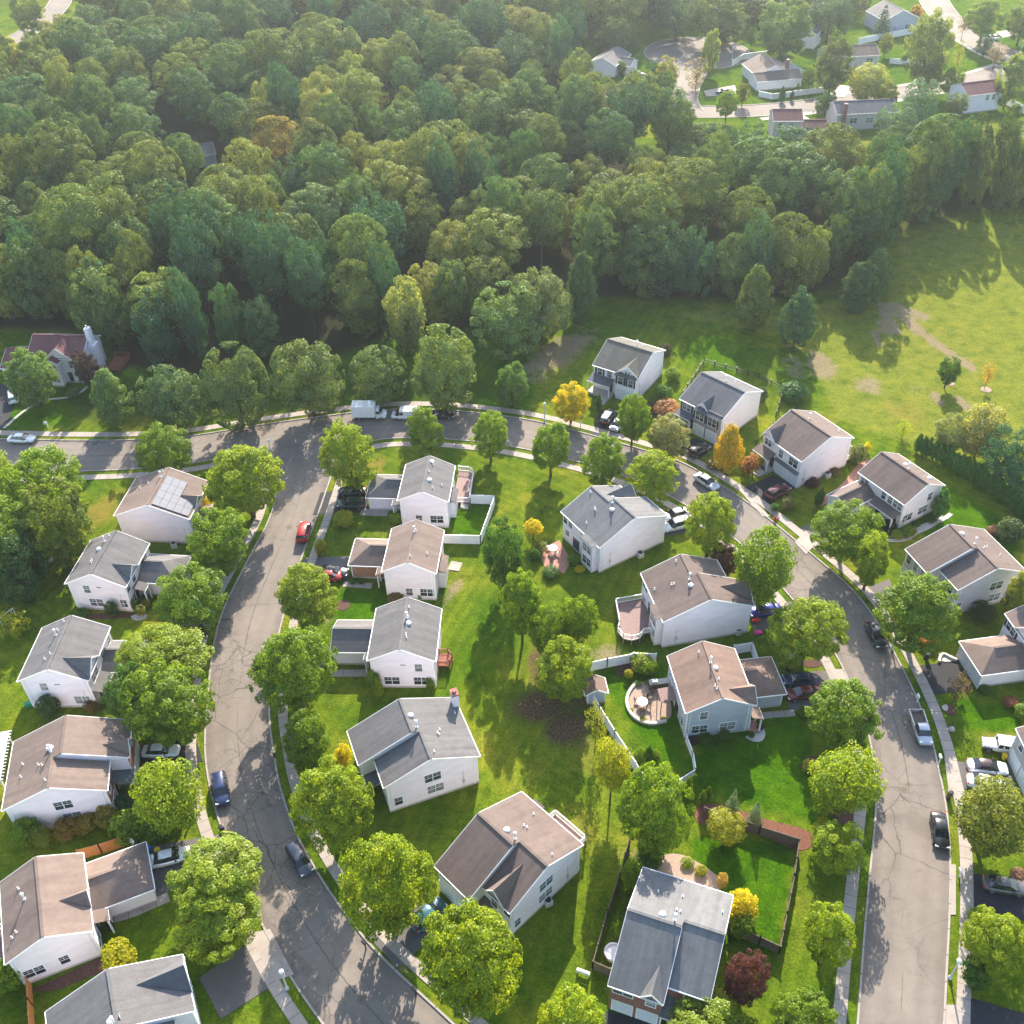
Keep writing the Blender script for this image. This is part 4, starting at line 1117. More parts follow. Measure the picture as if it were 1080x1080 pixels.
# Q
h, ff = colonial('mauve-walled house with brown roof, low front wing and tall cone-shaped evergreen at its corner', (60.6, 123.6), 120.0, 1, 9.5, 8.8, 5.1, 'w_pink', 'r_brown', None, None, None, pitch=.5,
                 near=((1, -1.6, 4.0), (2, -.8, 1.7), (2, 2.5, 1.6)), vents=(('t', 1.0, -1.5), ('P', -.2, -.8), ('p', -2.6, -1.8), ('t', -2.9, -2.6)))
h.block(.6, 5.0, 3.4, 10.3, 2.9, .55, 'f', (0, 0), part=('garage_wall', 'garage_roof'), wo=(0, OU))
h.window(ff, 3.4, 4.0, n=2, w=.7, h=1.0)
for a in (-.6, -1.9, -3.4): h.window(ff, a, 4.0, n=1 if a > -3 else 2, w=.8)
h.shed(-4.4, .6, 4.1, 5.9, 3.1, 2.7); h.door(ff, -.3); h.window(ff, -2.6, 1.5, n=3, w=.8)
for d in (1.7, 3.9): h.garage_door(('u', .6 + OV, -1), 7.9 + (d - 2.8), 1.9) if d > 3 else None
h.garage_door(('f', 10.3 - OU, 1), 2.8, 3.2); h.finish()
# S
h = two_front('tan house with brown stepped roof behind the large street tree, blue-green window trim', (63.2, 106.6), 106.6, 1, (-2.6, 2.7, -6.6, 6.6), (-6.75, -2.6, -6.6, 4.6), 'w_tan', 'r_brown',
              near=((2, -2.2, 3.9), (2, -2.6, 1.5), (1, 3.4, 1.6)), vents=(('t', .6, -.5), ('P', -1.5, -1.2), ('p', -2., -3.), ('p', -2.3, -2.2), ('p', -3.6, -4.2)))
for a in (-1.5, .1, 1.7): h.window(('f', 6.6 - OV, 1), a, 4.1, n=1, w=.85)
h.garage_door(('f', 6.6 - OV, 1), .2, 4.4); h.window(('f', 4.6 - OV, 1), -4.7, 4.0, n=2, w=.85); h.window(('f', 4.6 - OV, 1), -5.2, 1.5, n=2, w=.8); h.door(('f', 4.6 - OV, 1), -3.4); h.finish()
# V  lower left corner
h = two_front('grey-roofed house cut by the bottom left edge, tall blue-grey front gable', (-39.3, 45.0), 114.0, -1, (-3.2, 3.0, -6.6, 6.6), (-7.4, -3.2, -6.6, 4.6), 'w_white', 'r_grey', vents=(('t', -2.2, -.5), ('P', -2.5, -.2)))
h.dormer(.7, 3.8, 6.6, 5.4, 7.3, .43, roof=M['r_slate']); h.garage_door(('f', 6.6 - OV, 1), 0, 4.4); h.finish()
# W
h = House('house', 'cream house with maroon roof and tall white chimney at the edge of the wood', (-83.9, 169.6), -6.9, -1, 'w_cream', 'r_maroon')
h.block(-5.4, 5.4, -4.4, 4.4, 5.4, .55)
h.dormer(.9, 5.0, 4.4, 5.4, 7.6, .55)
h.block(-1.6, 1.3, 3.4, 5.8, 5.1, .55, 'f', part=('front_wing', 'wing_roof'), wo=(0, OU))
h.block(-11.4, -5.2, -3.4, 4.6, 2.9, .5, part=('garage_wall', 'garage_roof'))
f_ = ('f', 5.58, 1)
h.window(f_, -.2, 4.0, n=2, w=.8); h.window(f_, -.1, 1.7, n=2, w=.6); h.door(('f', 4.08, 1), 2.0, .3, mat='shutter'); h.window(('f', 4.08, 1), 3.2, 4.0, n=2, w=.8); h.window(('f', 4.08, 1), 4., 1.6); h.window(('f', 4.08, 1), -3.6, 4.0, n=2); h.window(('f', 4.08, 1), -3.6, 1.6, n=2)
chm = h.put(MB().box(5.2, 6.6, -1.0, .9, 0, 6.2).prism([(5.2, -1.0, 6.2), (6.6, -1.0, 6.2), (6.6, .9, 6.2), (5.2, .9, 6.2)], (0, 0, .02)).box(5.35, 6.2, -.6, .6, 6.2, 9.6), 'chimney', M['w_white'])
c2_ = MB().lathe([(.2, 9.6), (.2, 10.1)], (5.75, 0, 0), 8); c2_.xf(h.P); c2_.build('flue', M['metal'], chm)
for d in (-9.6, -7.0): h.garage_door(('f', 4.6 - OV, 1), d, 2.2)
h.rail_deck([(6.9, -4.5), (10., -4.5), (10., .2), (6.9, .2)], .7, board='wood_red', railmat='wood_red', open_=(3,)); h.finish()
# T  garage wing and house on the right edge
pa, pb = G(1011.6, 676.4, 2.9), G(1035, 712.3, 2.9)
yt = math.degrees(math.atan2((pa - pb).y, (pa - pb).x)); mid = (pa + pb) / 2
h = House('house', 'cream house with hipped double garage and black driveway at the right edge', (mid.x, mid.y), yt, 1, 'w_cream', 'r_taupe')
Lg = (pa - pb).length / 2
h.block(-Lg, Lg, -7.2, 0, 2.9, .5, 'f', (0, 1), part=('garage_wall', 'garage_roof'))
for d in (-1.55, 1.55): h.garage_door(('f', -OV, 1), d, 2.4)
h.block(-4.5, 4.6, -15.5, -6.6, 5.4, .5, 'u')
h.dormer(0, 4.0, -6.6, 5.4, 7.4, .5); h.window(('f', -6.6 - OV, 1), 2.9, 4.2, n=2, shutters=True); h.window(('f', -6.6 - OV, 1), -3.4, 1.6, shutters=True); h.finish()
# U right edge, grey house with two garage doors
pa, pb = G(1063, 803), G(1079, 838)
yt = math.degrees(math.atan2((pa - pb).y, (pa - pb).x)); mid = (pa + pb) / 2
h = House('house', 'grey-sided house with two white garage doors beside the white vehicles at the right edge', (mid.x, mid.y), yt, 1, 'w_grey', 'r_brown')
h.block(-3.4, 3.2, -9, .3, 5.4, .46, 'u')
for d in (-1.5, 1.35): h.garage_door(('f', .3 - OV, 1), d, 2.3)
h.window(('f', .3 - OV, 1), -1.4, 4.2, n=2); h.window(('f', .3 - OV, 1), 1.4, 4.2); h.finish()

# --- houses beyond the wood, seen through the haze
def far_house(label, px, yaw, L, W, he, wall, roof, pitch=.45, wing=None, near=(), front=(), chim=None, sf=-1):
    c = G(*px)
    h = House('house', label, (c.x, c.y), yaw, sf, wall, roof)
    h.block(-L / 2, L / 2, -W / 2, W / 2, he, pitch)
    if wing: h.block(*wing[:4], wing[4], .45, wing[5], part=('wing_wall', 'wing_roof'))
    for a, z, n in near: h.window(('u', -L / 2 + OU, -1), a, z, n=n)
    for a, z, n in front: h.window(('f', W / 2 - OV, 1), a, z, n=n)
    if chim:
        h.put(MB().box(chim[0] - .5, chim[0] + .5, chim[1] - .45, chim[1] + .45, 0, he + pitch * W / 2 + .9), 'chimney', M['brick'])
    h.finish(); return h
far_house('pale grey house half hidden by trees above the turning circle', (643, 74), 62, 13, 9, 3.6, 'w_white', 'r_grey', wing=(-3, 4, 3, 8, 2.8, 'f'))
far_house('low house with mauve-grey roof just behind the wood', (634, 108), 4, 12, 8, 3.0, 'w_white', 'r_taupe', front=((-3, 1.5, 2), (0, 1.5, 2), (3.5, 1.5, 1)))
hx = far_house('white house with grey roof and dark chimney inside a long white fence', (808, 84), 100, 12, 12, 3.4, 'w_white', 'r_taupe', chim=(-4.5, 4.2), near=((-2, 1.6, 2), (2.5, 1.6, 1)), wing=(-9.5, -2.5, -7, 7.5, 2.8, 'f'))
far_house('tan house behind the dark conical tree beyond the wood', (892, 71), 5, 17, 9, 4.6, 'w_tan', 'r_brown', front=((5.5, 3, 2),))
far_house('grey house with dark gable end and brick chimney, right behind the wood', (906, 131), 3, 17, 9, 4.6, 'w_tan', 'r_slate', chim=(-6.5, 4.6), front=((-3.5, 2.6, 2), (1, 2.6, 2), (5, 2.6, 2)))
far_house('brown house with two small white windows peeping over the wood', (826, 143), -4, 8, 8, 5.4, 'w_tan', 'r_maroon', wing=(3.5, 11, -3, 3.5, 3., 'u'), front=((-2, 4, 1), (1, 4, 1)))
far_house('white two-storey house with dark red roof beyond the wood at right', (1025, 113), 14, 11.5, 9, 5.2, 'w_white', 'r_maroon', front=((1., 3.9, 1), (3., 3.9, 1)))
far_house('large pale house with grey roof behind white fence, near the top edge', (938, 30), 102, 13, 13, 4.6, 'w_blue', 'r_grey', near=((-2, 2, 1), (3, 2, 2)))
far_house('narrow pale gable of a house between tall trees above the long white fence', (853, 48), 60, 8, 6, 4.8, 'w_cream', 'r_grey')
far_house('small grey roof glimpsed through a gap in the left part of the wood', (208, 172), 20, 10, 8, 3.2, 'w_grey', 'r_grey')
far_house('grey-blue roof glimpsed at the far left inside the wood', (96, 152), -15, 11, 8, 4.5, 'w_grey', 'r_slate')
far_house('reddish-brown roof glimpsed through trees above the middle of the wood', (478, 194), 8, 10, 8, 3.2, 'w_tan', 'r_rust')
far_house('tan house peeping through tree gap near the top of the wood', (288, 42), 12, 10, 8, 4, 'w_cream', 'r_taupe')

# ------------------------------------------------------------------ fences
def fence(name, px, h, mat, label, cat='fence', post=2.4, solid=True, closed=False, thick=.05, postmat=None, gap=0.0, rails=0):
    P = [G(*p) for p in px]
    if closed: P.append(P[0])
    o = empty(name, P[0], 0, label, cat)
    base = P[0]; pn = MB(); posts = []
    for a, b in zip(P, P[1:]):
        a, b = a - base, b - base
        L = (b - a).length; n = max(1, round(L / post)); d = (b - a) / n
        for i in range(n):
            p, q = a + d * i, a + d * (i + 1)
            if solid:
                pn.bar(p + Vector((0, 0, h / 2 + .04)), q + Vector((0, 0, h / 2 + .04)), thick, h - .08)
                pn.bar(p + Vector((0, 0, h)), q + Vector((0, 0, h)), thick * 2.2, .10)
                pn.bar(p + Vector((0, 0, .12)), q + Vector((0, 0, .12)), thick * 2.2, .14)
            else:
                for zz in ([h * .45, h * .9] if not rails else [h * (k + 1) / rails for k in range(rails)]):
                    pn.bar(p + Vector((0, 0, zz)), q + Vector((0, 0, zz)), .04, .09)
                k = int(d.length / .18)
                for j in range(k): 
                    q2 = p.lerp(q, (j + .5) / k); pn.box(q2.x - .012, q2.x + .012, q2.y - .012, q2.y + .012, .06, h * .95)
            posts.append(p)
        posts.append(b)
    pn.build('fence_panel', mat, o)
    for p in posts[:90]:
        m = MB().box(p.x - .07, p.x + .07, p.y - .07, p.y + .07, 0, h + .12)
        m.prism([(p.x - .09, p.y - .09, h + .12), (p.x + .09, p.y - .09, h + .12), (p.x + .09, p.y + .09, h + .12), (p.x - .09, p.y + .09, h + .12)], (0, 0, .05))
        m.build('post', postmat or mat, o)
    return o
W = M['vinyl']
fence('vinyl_fence', [(497, 531), (522, 532), (507, 574), (467, 573)], 1.75, W, 'white vinyl fence around the small grass yard of the red-decked house')
fence('vinyl_fence', [(691, 699), (668, 698)], 1.75, W, 'short white fence panel between the vegetable bed and the blue-grey house')
fence('vinyl_fence', [(666, 699), (640, 704), (622, 708)], 1.75, W, 'white vinyl fence running from the vegetable bed to the small shed')
fence('vinyl_fence', [(620, 730), (632, 754), (648, 780), (662, 801), (677, 825)], 1.75, W, 'long slanting white vinyl fence below the shed, crossed by thin trees')
fence('vinyl_fence', [(723, 782), (730, 800), (733, 818)], 1.3, W, 'white vinyl fence running down from the corner of the blue-grey house')
fence('vinyl_fence', [(733, 818), (716, 829)], 1.3, W, 'short white fence end half hidden by the large backyard tree')
fence('vinyl_fence', [(773, 690), (792, 687), (797, 702)], 1.75, W, 'white fence corner between blue-grey house and the lawn of the pale house above it')
WD = M['wood_dark']
fence('wooden_fence', [(742, 860), (770, 868), (800, 880), (841, 893)], 1.6, WD, 'dark weathered wooden fence along the red mulch bed', post=2.2)
fence('wooden_fence', [(841, 893), (836, 930), (828, 970), (821, 1006)], 1.5, WD, 'dark wooden fence along the right side of the brick house yard', post=2.2)
fence('wooden_fence', [(821, 1006), (800, 996), (768, 984)], 1.6, WD, 'dark wooden fence between the purple tree and the yellow shrub', post=2.2)
fence('wooden_fence', [(664, 888), (653, 930), (640, 968), (625, 1022)], 1.6, WD, 'long dark wooden fence along the left of the blue-grey-roofed brick house', post=2.2)
fence('wooden_fence', [(625, 1022), (643, 1030)], 1.7, WD, 'short dark wooden fence joining the corner of the brick house', post=2.0)
WO = M['wood_orange']
fence('cedar_fence', [(86, 906), (108, 900), (130, 893)], 1.8, WO, 'orange cedar fence between two tan-roofed houses at left', post=2.2)
fence('cedar_fence', [(33, 1040), (35, 1062), (37, 1095)], 1.8, WO, 'orange cedar fence running down from the house corner at bottom left', post=2.2)
BK = M['blackplastic']
fence('mesh_fence', [(720, 418), (742, 384), (800, 400), (826, 414), (818, 440)], 1.2, BK, 'thin black fence round the back garden of the grey-roofed house', solid=False)
fence('mesh_fence', [(797, 470), (815, 452), (840, 432)], 1.1, BK, 'thin black fence on the grass between two grey-roofed houses', solid=False)
fence('vinyl_fence', [(800, 102), (815, 105), (850, 100), (873, 97)], 1.6, W, 'low white fence along the far street below the fenced white house', post=3)
fence('vinyl_fence', [(820, 64), (858, 89)], 2.0, W, 'long white fence slanting away behind the house beyond the wood', post=3)
fence('vinyl_fence', [(772, 70), (784, 63), (808, 60)], 1.8, W, 'white fence at the back of the house beside the turning circle', post=3)
fence('vinyl_fence', [(905, 47), (940, 40), (962, 36)], 2.0, W, 'white fence along a far lawn near the top edge', post=3)
fence('vinyl_fence', [(938, 67), (975, 70)], 1.6, W, 'white fence round the far pool behind the tall maple', post=3)
fence('vinyl_fence', [(1060, 110), (1085, 123)], 2.0, W, 'white fence beside the far dark-red-roofed house, right edge', post=3)

# ------------------------------------------------------------------ vehicles
def loft(sections, n=None):
    """closed skin through cross-sections (lists of equal length, x forward)"""
    mb = MB(); k = len(sections[0])
    for s_ in sections: mb.v += s_
    for i in range(len(sections) - 1):
        for j in range(k):
            j2 = (j + 1) % k
            mb.f.append((i * k + j, i * k + j2, (i + 1) * k + j2, (i + 1) * k + j))
    mb.f.append(tuple(range(k - 1, -1, -1))); e = (len(sections) - 1) * k
    mb.f.append(tuple(range(e, e + k)))
    return mb

def body_sec(x, hw, zl, zh, crown=.05):
    """rounded car-body section"""
    m = (zl + zh) / 2
    return [(x, -hw * .80, zl), (x, -hw * .97, zl + .10), (x, -hw, m), (x, -hw * .96, zh - .08), (x, -hw * .80, zh), (x, 0, zh + crown),
            (x, hw * .80, zh), (x, hw * .96, zh - .08), (x, hw, m), (x, hw * .97, zl + .10), (x, hw * .80, zl)]
def cab_sec(x, wl, wh, zl, zh):
    return [(x, -wl, zl), (x, -wh, zh), (x, 0, zh + .03 if zh > zl + .1 else zh), (x, wh, zh), (x, wl, zl)]

CARKIT = {}
def car(kind, label, px, head, color, group=None, z=0.02, cat='car', sc=1.0, top=None):
    """px: middle of the vehicle on the ground; head: photo point ahead of it"""
    p = G(*px); q = G(*head); d = q - p
    yaw = math.atan2(d.y, d.x)
    first = kind not in CARKIT
    if first: CARKIT[kind] = make_car(kind)
    r = copy_tree(CARKIT[kind])
    r.location = (p.x, p.y, z); r.rotation_euler = (0, 0, yaw); r.scale = (sc,) * 3
    tag(r, label, cat, group)
    for ch in r.children:
        if ch.name.split('.')[0] in ('body', 'roof_panel', 'cab'): ch.color = (*color, 1)
        if ch.name.split('.')[0] == 'roof_panel' and top is not None: ch.color = (*top, 1)
    return r

def wheels(o, xs_, y, r=.33, w=.22):
    for x in xs_:
        for s in (-1, 1):
            prof = [(r * .62, -w / 2), (r * .92, -w / 2), (r, -w * .36), (r, w * .36), (r * .92, w / 2), (r * .62, w / 2)]
            t = MB().lathe(prof, n=18)
            t.xf(lambda p: (p[0], p[2], p[1]))
            wh = t.build('wheel', M['rubber'], o, loc=(x, s * y, r))
            rm = MB().lathe([(r * .1, -.02), (r * .60, .01), (r * .66, .03), (r * .62, .05), (r * .18, .02)], n=14)
            rm.xf(lambda p: (p[0], s * (p[2] + w / 2 - .03), p[1])); rm.build('rim', M['alloy'], wh)

def lights(o, xf, xr, y, z, zr=None):
    for s in (-1, 1):
        MB().box(xf - .25, xf + .02, s * (y - .38), s * y, z - .08, z + .08).build('headlight', M['lampglass'], o, bevel=.03)
        MB().box(xr - .02, xr + .18, s * (y - .34), s * y, (zr or z + .1) - .1, (zr or z + .1) + .1).build('tail_light', M['redlens'], o, bevel=.03)

def make_car(kind):
    o = bpy.data.objects.new(kind, None)      # prototype, linked below only through its copies
    COL.objects.link(o)
    if kind in ('sedan', 'coupe'):
        L = 4.7; hl = L / 2
        S = [(-2.35, .70, .42, .82), (-2.25, .84, .30, .94), (-1.7, .91, .24, .98), (-.9, .93, .22, .97), (0, .93, .22, .94), (.9, .92, .22, .93), (1.5, .91, .24, .88), (2.05, .86, .28, .78), (2.3, .74, .36, .66), (2.36, .60, .42, .58)]
        loft([body_sec(*s_) for s_ in S]).build('body', M['paint'], o, smooth=True)
        xr, x1, x2, xf = (-1.75, -1.0, .30, 1.15)
        C = [(xr, .74, .70, .93, .95), (x1, .80, .58, .93, 1.40), (-.35, .81, .60, .92, 1.455), (x2, .81, .58, .92, 1.40), (xf, .78, .72, .90, .93)]
        loft([cab_sec(*c_) for c_ in C]).build('windows', M['carglass'], o)
        Rp = [(x1 - .12, .54, 1.36), (x1, .585, 1.415), (-.35, .605, 1.47), (x2, .585, 1.415), (x2 + .1, .56, 1.375)]
        loft([[(x, -w, z - .03), (x, -w * .9, z + .005), (x, 0, z + .035), (x, w * .9, z + .005), (x, w, z - .03)] for x, w, z in Rp]).build('roof_panel', M['paint'], o, smooth=True)
        for s in (-1, 1):
            for A, B, w_, h_ in (((xr, s * .73, .95), (x1, s * .59, 1.40), .09, .06), ((-.35, s * .82, .94), (-.35, s * .61, 1.44), .07, .05), ((xf, s * .75, .93), (x2, s * .59, 1.40), .07, .06)):
                MB().bar(A, B, w_, h_).build('pillar', M['blackplastic'], o)
        wheels(o, (-1.38, 1.42), .80); lights(o, 2.22, -2.33, .80, .66, .82)
        for s in (-1, 1): MB().box(.62, .82, s * .92, s * 1.08, .92, 1.06).build('mirror', M['blackplastic'], o, bevel=.03)
    elif kind in ('suv', 'hatchback'):
        S = [(-2.25, .74, .46, .95), (-2.18, .88, .34, 1.06), (-1.6, .94, .27, 1.10), (-.8, .95, .25, 1.09), (0, .95, .25, 1.07), (.9, .94, .25, 1.05), (1.5, .93, .27, 1.00), (2.0, .88, .32, .90), (2.22, .78, .40, .80), (2.28, .62, .46, .70)]
        loft([body_sec(*s_) for s_ in S]).build('body', M['paint'], o, smooth=True)
        C = [(-2.15, .80, .74, 1.05, 1.10), (-1.9, .84, .64, 1.05, 1.60), (-1.0, .86, .67, 1.05, 1.68), (0, .86, .67, 1.05, 1.68), (.45, .85, .64, 1.04, 1.60), (1.20, .82, .76, 1.02, 1.05)]
        loft([cab_sec(*c_) for c_ in C]).build('windows', M['carglass'], o)
        Rp = [(-2.02, .62, 1.56), (-1.9, .65, 1.62), (-1.0, .68, 1.69), (0, .68, 1.69), (.42, .645, 1.62), (.54, .62, 1.58)]
        loft([[(x, -w, z - .04), (x, -w * .9, z + .005), (x, 0, z + .035), (x, w * .9, z + .005), (x, w, z - .04)] for x, w, z in Rp]).build('roof_panel', M['paint'], o, smooth=True)
        for s in (-1, 1):
            for A, B, w_, h_ in (((-2.12, s * .77, 1.08), (-1.9, s * .65, 1.58), .16, .10), ((-1.0, s * .87, 1.07), (-1.0, s * .68, 1.64), .09, .05), ((0, s * .87, 1.07), (0, s * .68, 1.64), .09, .05), ((1.2, s * .79, 1.05), (.45, s * .65, 1.60), .08, .06)):
                MB().bar(A, B, w_, h_).build('pillar', M['blackplastic'], o)
            MB().bar((-1.7, s * .60, 1.76), (.2, s * .60, 1.76), .04, .04).build('roof_rail', M['blackplastic'], o)
        wheels(o, (-1.35, 1.38), .82, .36); lights(o, 2.14, -2.24, .82, .80, .98)
        for s in (-1, 1): MB().box(.66, .86, s * .94, s * 1.10, 1.02, 1.18).build('mirror', M['blackplastic'], o, bevel=.03)
    elif kind == 'pickup':
        S = [(.1, .92, .30, 1.05), (.9, .93, .30, 1.05), (1.5, .92, .32, 1.00), (2.2, .88, .36, .92), (2.55, .78, .44, .82), (2.62, .62, .5, .74)]
        loft([body_sec(*s_) for s_ in S]).build('body', M['paint'], o, smooth=True)
        b = MB()
        b.box(-2.6, .15, -.92, .92, .38, .58)
        for s in (-1, 1): b.box(-2.6, .15, s * .80, s * .93, .58, 1.08)
        b.box(-2.65, -2.55, -.92, .92, .58, 1.06)
        b.build('cargo_bed', M['metal'], o, bevel=.02)
        MB().box(-2.54, .1, -.79, .79, .58, .64).build('bed_liner', M['wood_dark'], o)
        C = [(-.05, .84, .66, 1.03, 1.10), (.05, .86, .66, 1.03, 1.62), (.5, .87, .68, 1.03, 1.70), (1.0, .86, .66, 1.03, 1.62), (1.6, .82, .76, 1.01, 1.04)]
        loft([cab_sec(*c_) for c_ in C]).build('windows', M['carglass'], o)
        Rp = [(-.05, .66, 1.60), (.05, .67, 1.64), (.5, .69, 1.71), (1.0, .67, 1.64), (1.1, .64, 1.60)]
        loft([[(x, -w, z - .04), (x, -w * .9, z + .005), (x, 0, z + .035), (x, w * .9, z + .005), (x, w, z - .04)] for x, w, z in Rp]).build('roof_panel', M['paint'], o, smooth=True)
        wheels(o, (-1.55, 1.65), .82, .37); lights(o, 2.48, -2.66, .82, .84, .9)
    elif kind == 'jeep':
        S = [(-2.1, .86, .45, 1.15), (-1.5, .88, .40, 1.15), (.5, .88, .40, 1.13), (.75, .84, .42, 1.10), (2.0, .72, .45, 1.06), (2.1, .66, .5, 1.0)]
        loft([body_sec(*s_) for s_ in S]).build('body', M['paint'], o)
        for s in (-1, 1):
            MB().box(1.0, 2.15, s * .66, s * .95, .72, .86).build('fender', M['blackplastic'], o, bevel=.03); MB().box(-2.1, -1.0, s * .80, s * .95, .72, .86).build('fender', M['blackplastic'], o, bevel=.03)
        MB().prism([(-2.08, -.80, 1.12), (.55, -.80, 1.12), (.40, -.76, 1.72), (-2.05, -.76, 1.72)], (0, 1.6, 0)).build('windows', M['carglass'], o)
        MB().box(-2.12, .48, -.82, .82, 1.70, 1.84).build('roof_panel', M['paint'], o, bevel=.04)
        for s in (-1, 1):
            for x in (-2.02, -1.1, -.2): MB().box(x - .07, x + .07, s * .78, s * .83, 1.1, 1.72).build('pillar', M['white'], o)
            MB().bar((.55, s * .80, 1.12), (.42, s * .78, 1.72), .08, .08).build('pillar', M['white'], o)
        wheels(o, (-1.35, 1.35), .80, .40, .26); lights(o, 2.10, -2.12, .70, .92, 1.0)
    elif kind == 'van':
        S = [(-2.5, .90, .40, 1.0), (-2.4, .95, .32, 1.1), (0, .97, .30, 1.1), (1.3, .96, .30, 1.08), (1.9, .93, .34, 1.0), (2.4, .82, .4, .86), (2.5, .66, .5, .76)]
        loft([body_sec(*s_) for s_ in S]).build('body', M['paint'], o, smooth=True)
        C = [(-2.46, .90, .84, 1.05, 1.98), (-2.0, .93, .84, 1.05, 2.06), (.3, .93, .84, 1.05, 2.06), (.9, .92, .78, 1.05, 1.95), (1.05, .91, .78, 1.05, 1.82)]
        loft([cab_sec(*c_) for c_ in C]).build('cab', M['paint'], o)
        C = [(.98, .93, .80, 1.08, 1.86), (1.1, .90, .78, 1.05, 1.78), (1.75, .86, .80, 1.0, 1.06)]
        loft([cab_sec(*c_) for c_ in C]).build('windscreen', M['carglass'], o)
        for s in (-1, 1): MB().prism([(.25, s * .905, 1.2), (.95, s * .905, 1.2), (.9, s * .84, 1.75), (.3, s * .84, 1.78)], (0, s * .03, 0)).build('side_window', M['carglass'], o)
        wheels(o, (-1.55, 1.5), .84, .35); lights(o, 2.42, -2.5, .86, .8, 1.2)
    elif kind == 'box_truck':
        MB().box(-3.1, 1.05, -1.1, 1.1, .85, 3.1).build('cargo_box', M['vinyl'], o, bevel=.05)
        MB().box(-3.0, 2.5, -.45, .45, .45, .82).build('chassis', M['blackplastic'], o)
        S = [(1.15, .98, .45, 2.2), (1.7, .99, .45, 2.25), (2.1, .98, .45, 1.45), (2.7, .92, .5, 1.3), (2.95, .8, .55, 1.15)]
        loft([body_sec(*s_) for s_ in S]).build('cab', M['paint'], o, bevel=.02)
        MB().prism([(1.78, -.86, 2.14), (2.14, -.90, 1.52), (2.14, .90, 1.52), (1.78, .86, 2.14)], (.06, 0, .04)).build('windscreen', M['carglass'], o)
        for s in (-1, 1): MB().prism([(1.25, s * .99, 1.5), (1.95, s * .99, 1.5), (1.72, s * .95, 2.1), (1.25, s * .95, 2.1)], (0, s * .03, 0)).build('side_window', M['carglass'], o)
        wheels(o, (-1.9, 2.0), .88, .42, .28); lights(o, 2.9, -3.12, .85, .9, .7)
    return o

WHT, BLK, NAVY, GRY, SIL = (.75, .76, .78), (.012, .013, .016), (.02, .035, .10), (.06, .07, .095), (.50, .52, .55)
RED, MAR, TEAL, BLUE = (.42, .02, .02), (.13, .015, .02), (.02, .10, .14), (.02, .03, .22)
gs = 'cars parked along the kerb'; gd = 'cars parked on driveways'
car('suv', 'dark navy hatchback parked at the kerb on the left street', (234, 836), (237, 856), NAVY, gs)
car('suv', 'grey-blue hatchback with red tail lights parked on cracked asphalt, lower left street', (317, 910), (329, 930), GRY, gs, sc=.98)
car('suv', 'bright red car parked on the side street near the top', (321, 564), (325, 545), RED, gs)
car('sedan', 'white sporty car beside the yellow bin on the driveway at lower left', (180, 907), (210, 899), WHT, gd)
car('sedan', 'white car on the dark driveway in front of the brick-fronted house', (171, 795), (200, 794), WHT, gd, sc=.98)
car('sedan', 'white car parked at the kerb of the cross street, far left', (24, 465.5), (60, 466), WHT, gs)
car('box_truck', 'white box truck parked at the kerb by the edge of the wood', (391, 441), (420, 441), WHT, gs, cat='truck')
car('van', 'white van parked right behind the box truck', (428, 441), (400, 440.5), WHT, gs, cat='van')
car('sedan', 'black car half hidden by a street tree, parked behind the white van', (466, 440.5), (490, 441), BLK, gs)
car('sedan', 'silver car parked at the kerb below the orange-yellow tree', (745, 511), (765, 524), SIL, gs)
car('suv', 'black car with glinting roof and red lights on the driveway by the orange-yellow tree', (737, 478), (748, 472), BLK, gd, sc=.95)
car('suv', 'dark estate car with silver roof on the driveway next to the bright yellow tree', (641, 443), (650, 431), (.03, .035, .04), gd, top=SIL, sc=.97)
car('sedan', 'pale car half behind the conical green tree on the same driveway as the dark estate', (652, 449), (660, 438), SIL, gd)
car('suv', 'dark maroon SUV in front of the two arched garage doors', (820, 522), (835, 514), MAR, gd)
car('sedan', 'black saloon parked at the kerb of the curving right street', (923, 673), (933, 692), (.012, .02, .03), gs)
car('pickup', 'silver pickup truck with an open load bed, parked on the right street', (970, 771), (977, 793), (.45, .48, .55), gs, cat='pickup')
car('sedan', 'black car parked in full sun on the cracked right street', (990, 879), (993, 900), BLK, gs)
car('jeep', 'white boxy off-roader on the lawn beside the grey house', (1053, 790), (1020, 785), WHT, gd)
car('sedan', 'white convertible with a brown soft top on the driveway', (1040, 812), (1070, 815), WHT, gd, top=(.06, .035, .03))
car('sedan', 'white car partly under the olive tree, beside the convertible', (1040, 829), (1070, 834), WHT, gd)
car('sedan', 'dark bronze saloon on the black driveway at the right edge', (1058, 937), (1085, 941), (.10, .09, .085), gd)
car('sedan', 'dark blue car nearest the fence on the two-car driveway', (843, 720), (825, 720), (.015, .03, .08), gd)
car('sedan', 'maroon car parked beside the dark blue one', (846, 734), (826, 737), MAR, gd)
car('sedan', 'bright blue car at the corner of the pale taupe-roofed house', (806, 647), (780, 651), BLUE, gd)
car('suv', 'white SUV beside the big white-walled house', (713, 557), (690, 563), WHT, gd)
car('sedan', 'light grey car just behind the white SUV', (712, 546), (692, 552), SIL, gd)
car('sedan', 'black car parked beside a dark green one near the slate garage roof', (372, 521), (350, 521), BLK, gd)
car('suv', 'dark green car in front of the white garage with slate roof', (371, 535), (350, 535), (.015, .04, .035), gd)
car('sedan', 'black car with pale bonnet below the black pair, half under a tree', (352, 606), (368, 607), (.02, .02, .025), gd)
car('sedan', 'red car end showing beside the tree left of the brick garage', (344, 611), (330, 612), RED, gd)
car('suv', 'teal-blue car between two big trees in front of the brown-roofed house', (452, 968), (464, 957), TEAL, gd)
car('suv', 'white car on the driveway of the maroon-roofed house', (15, 421), (14, 410), WHT, gd)
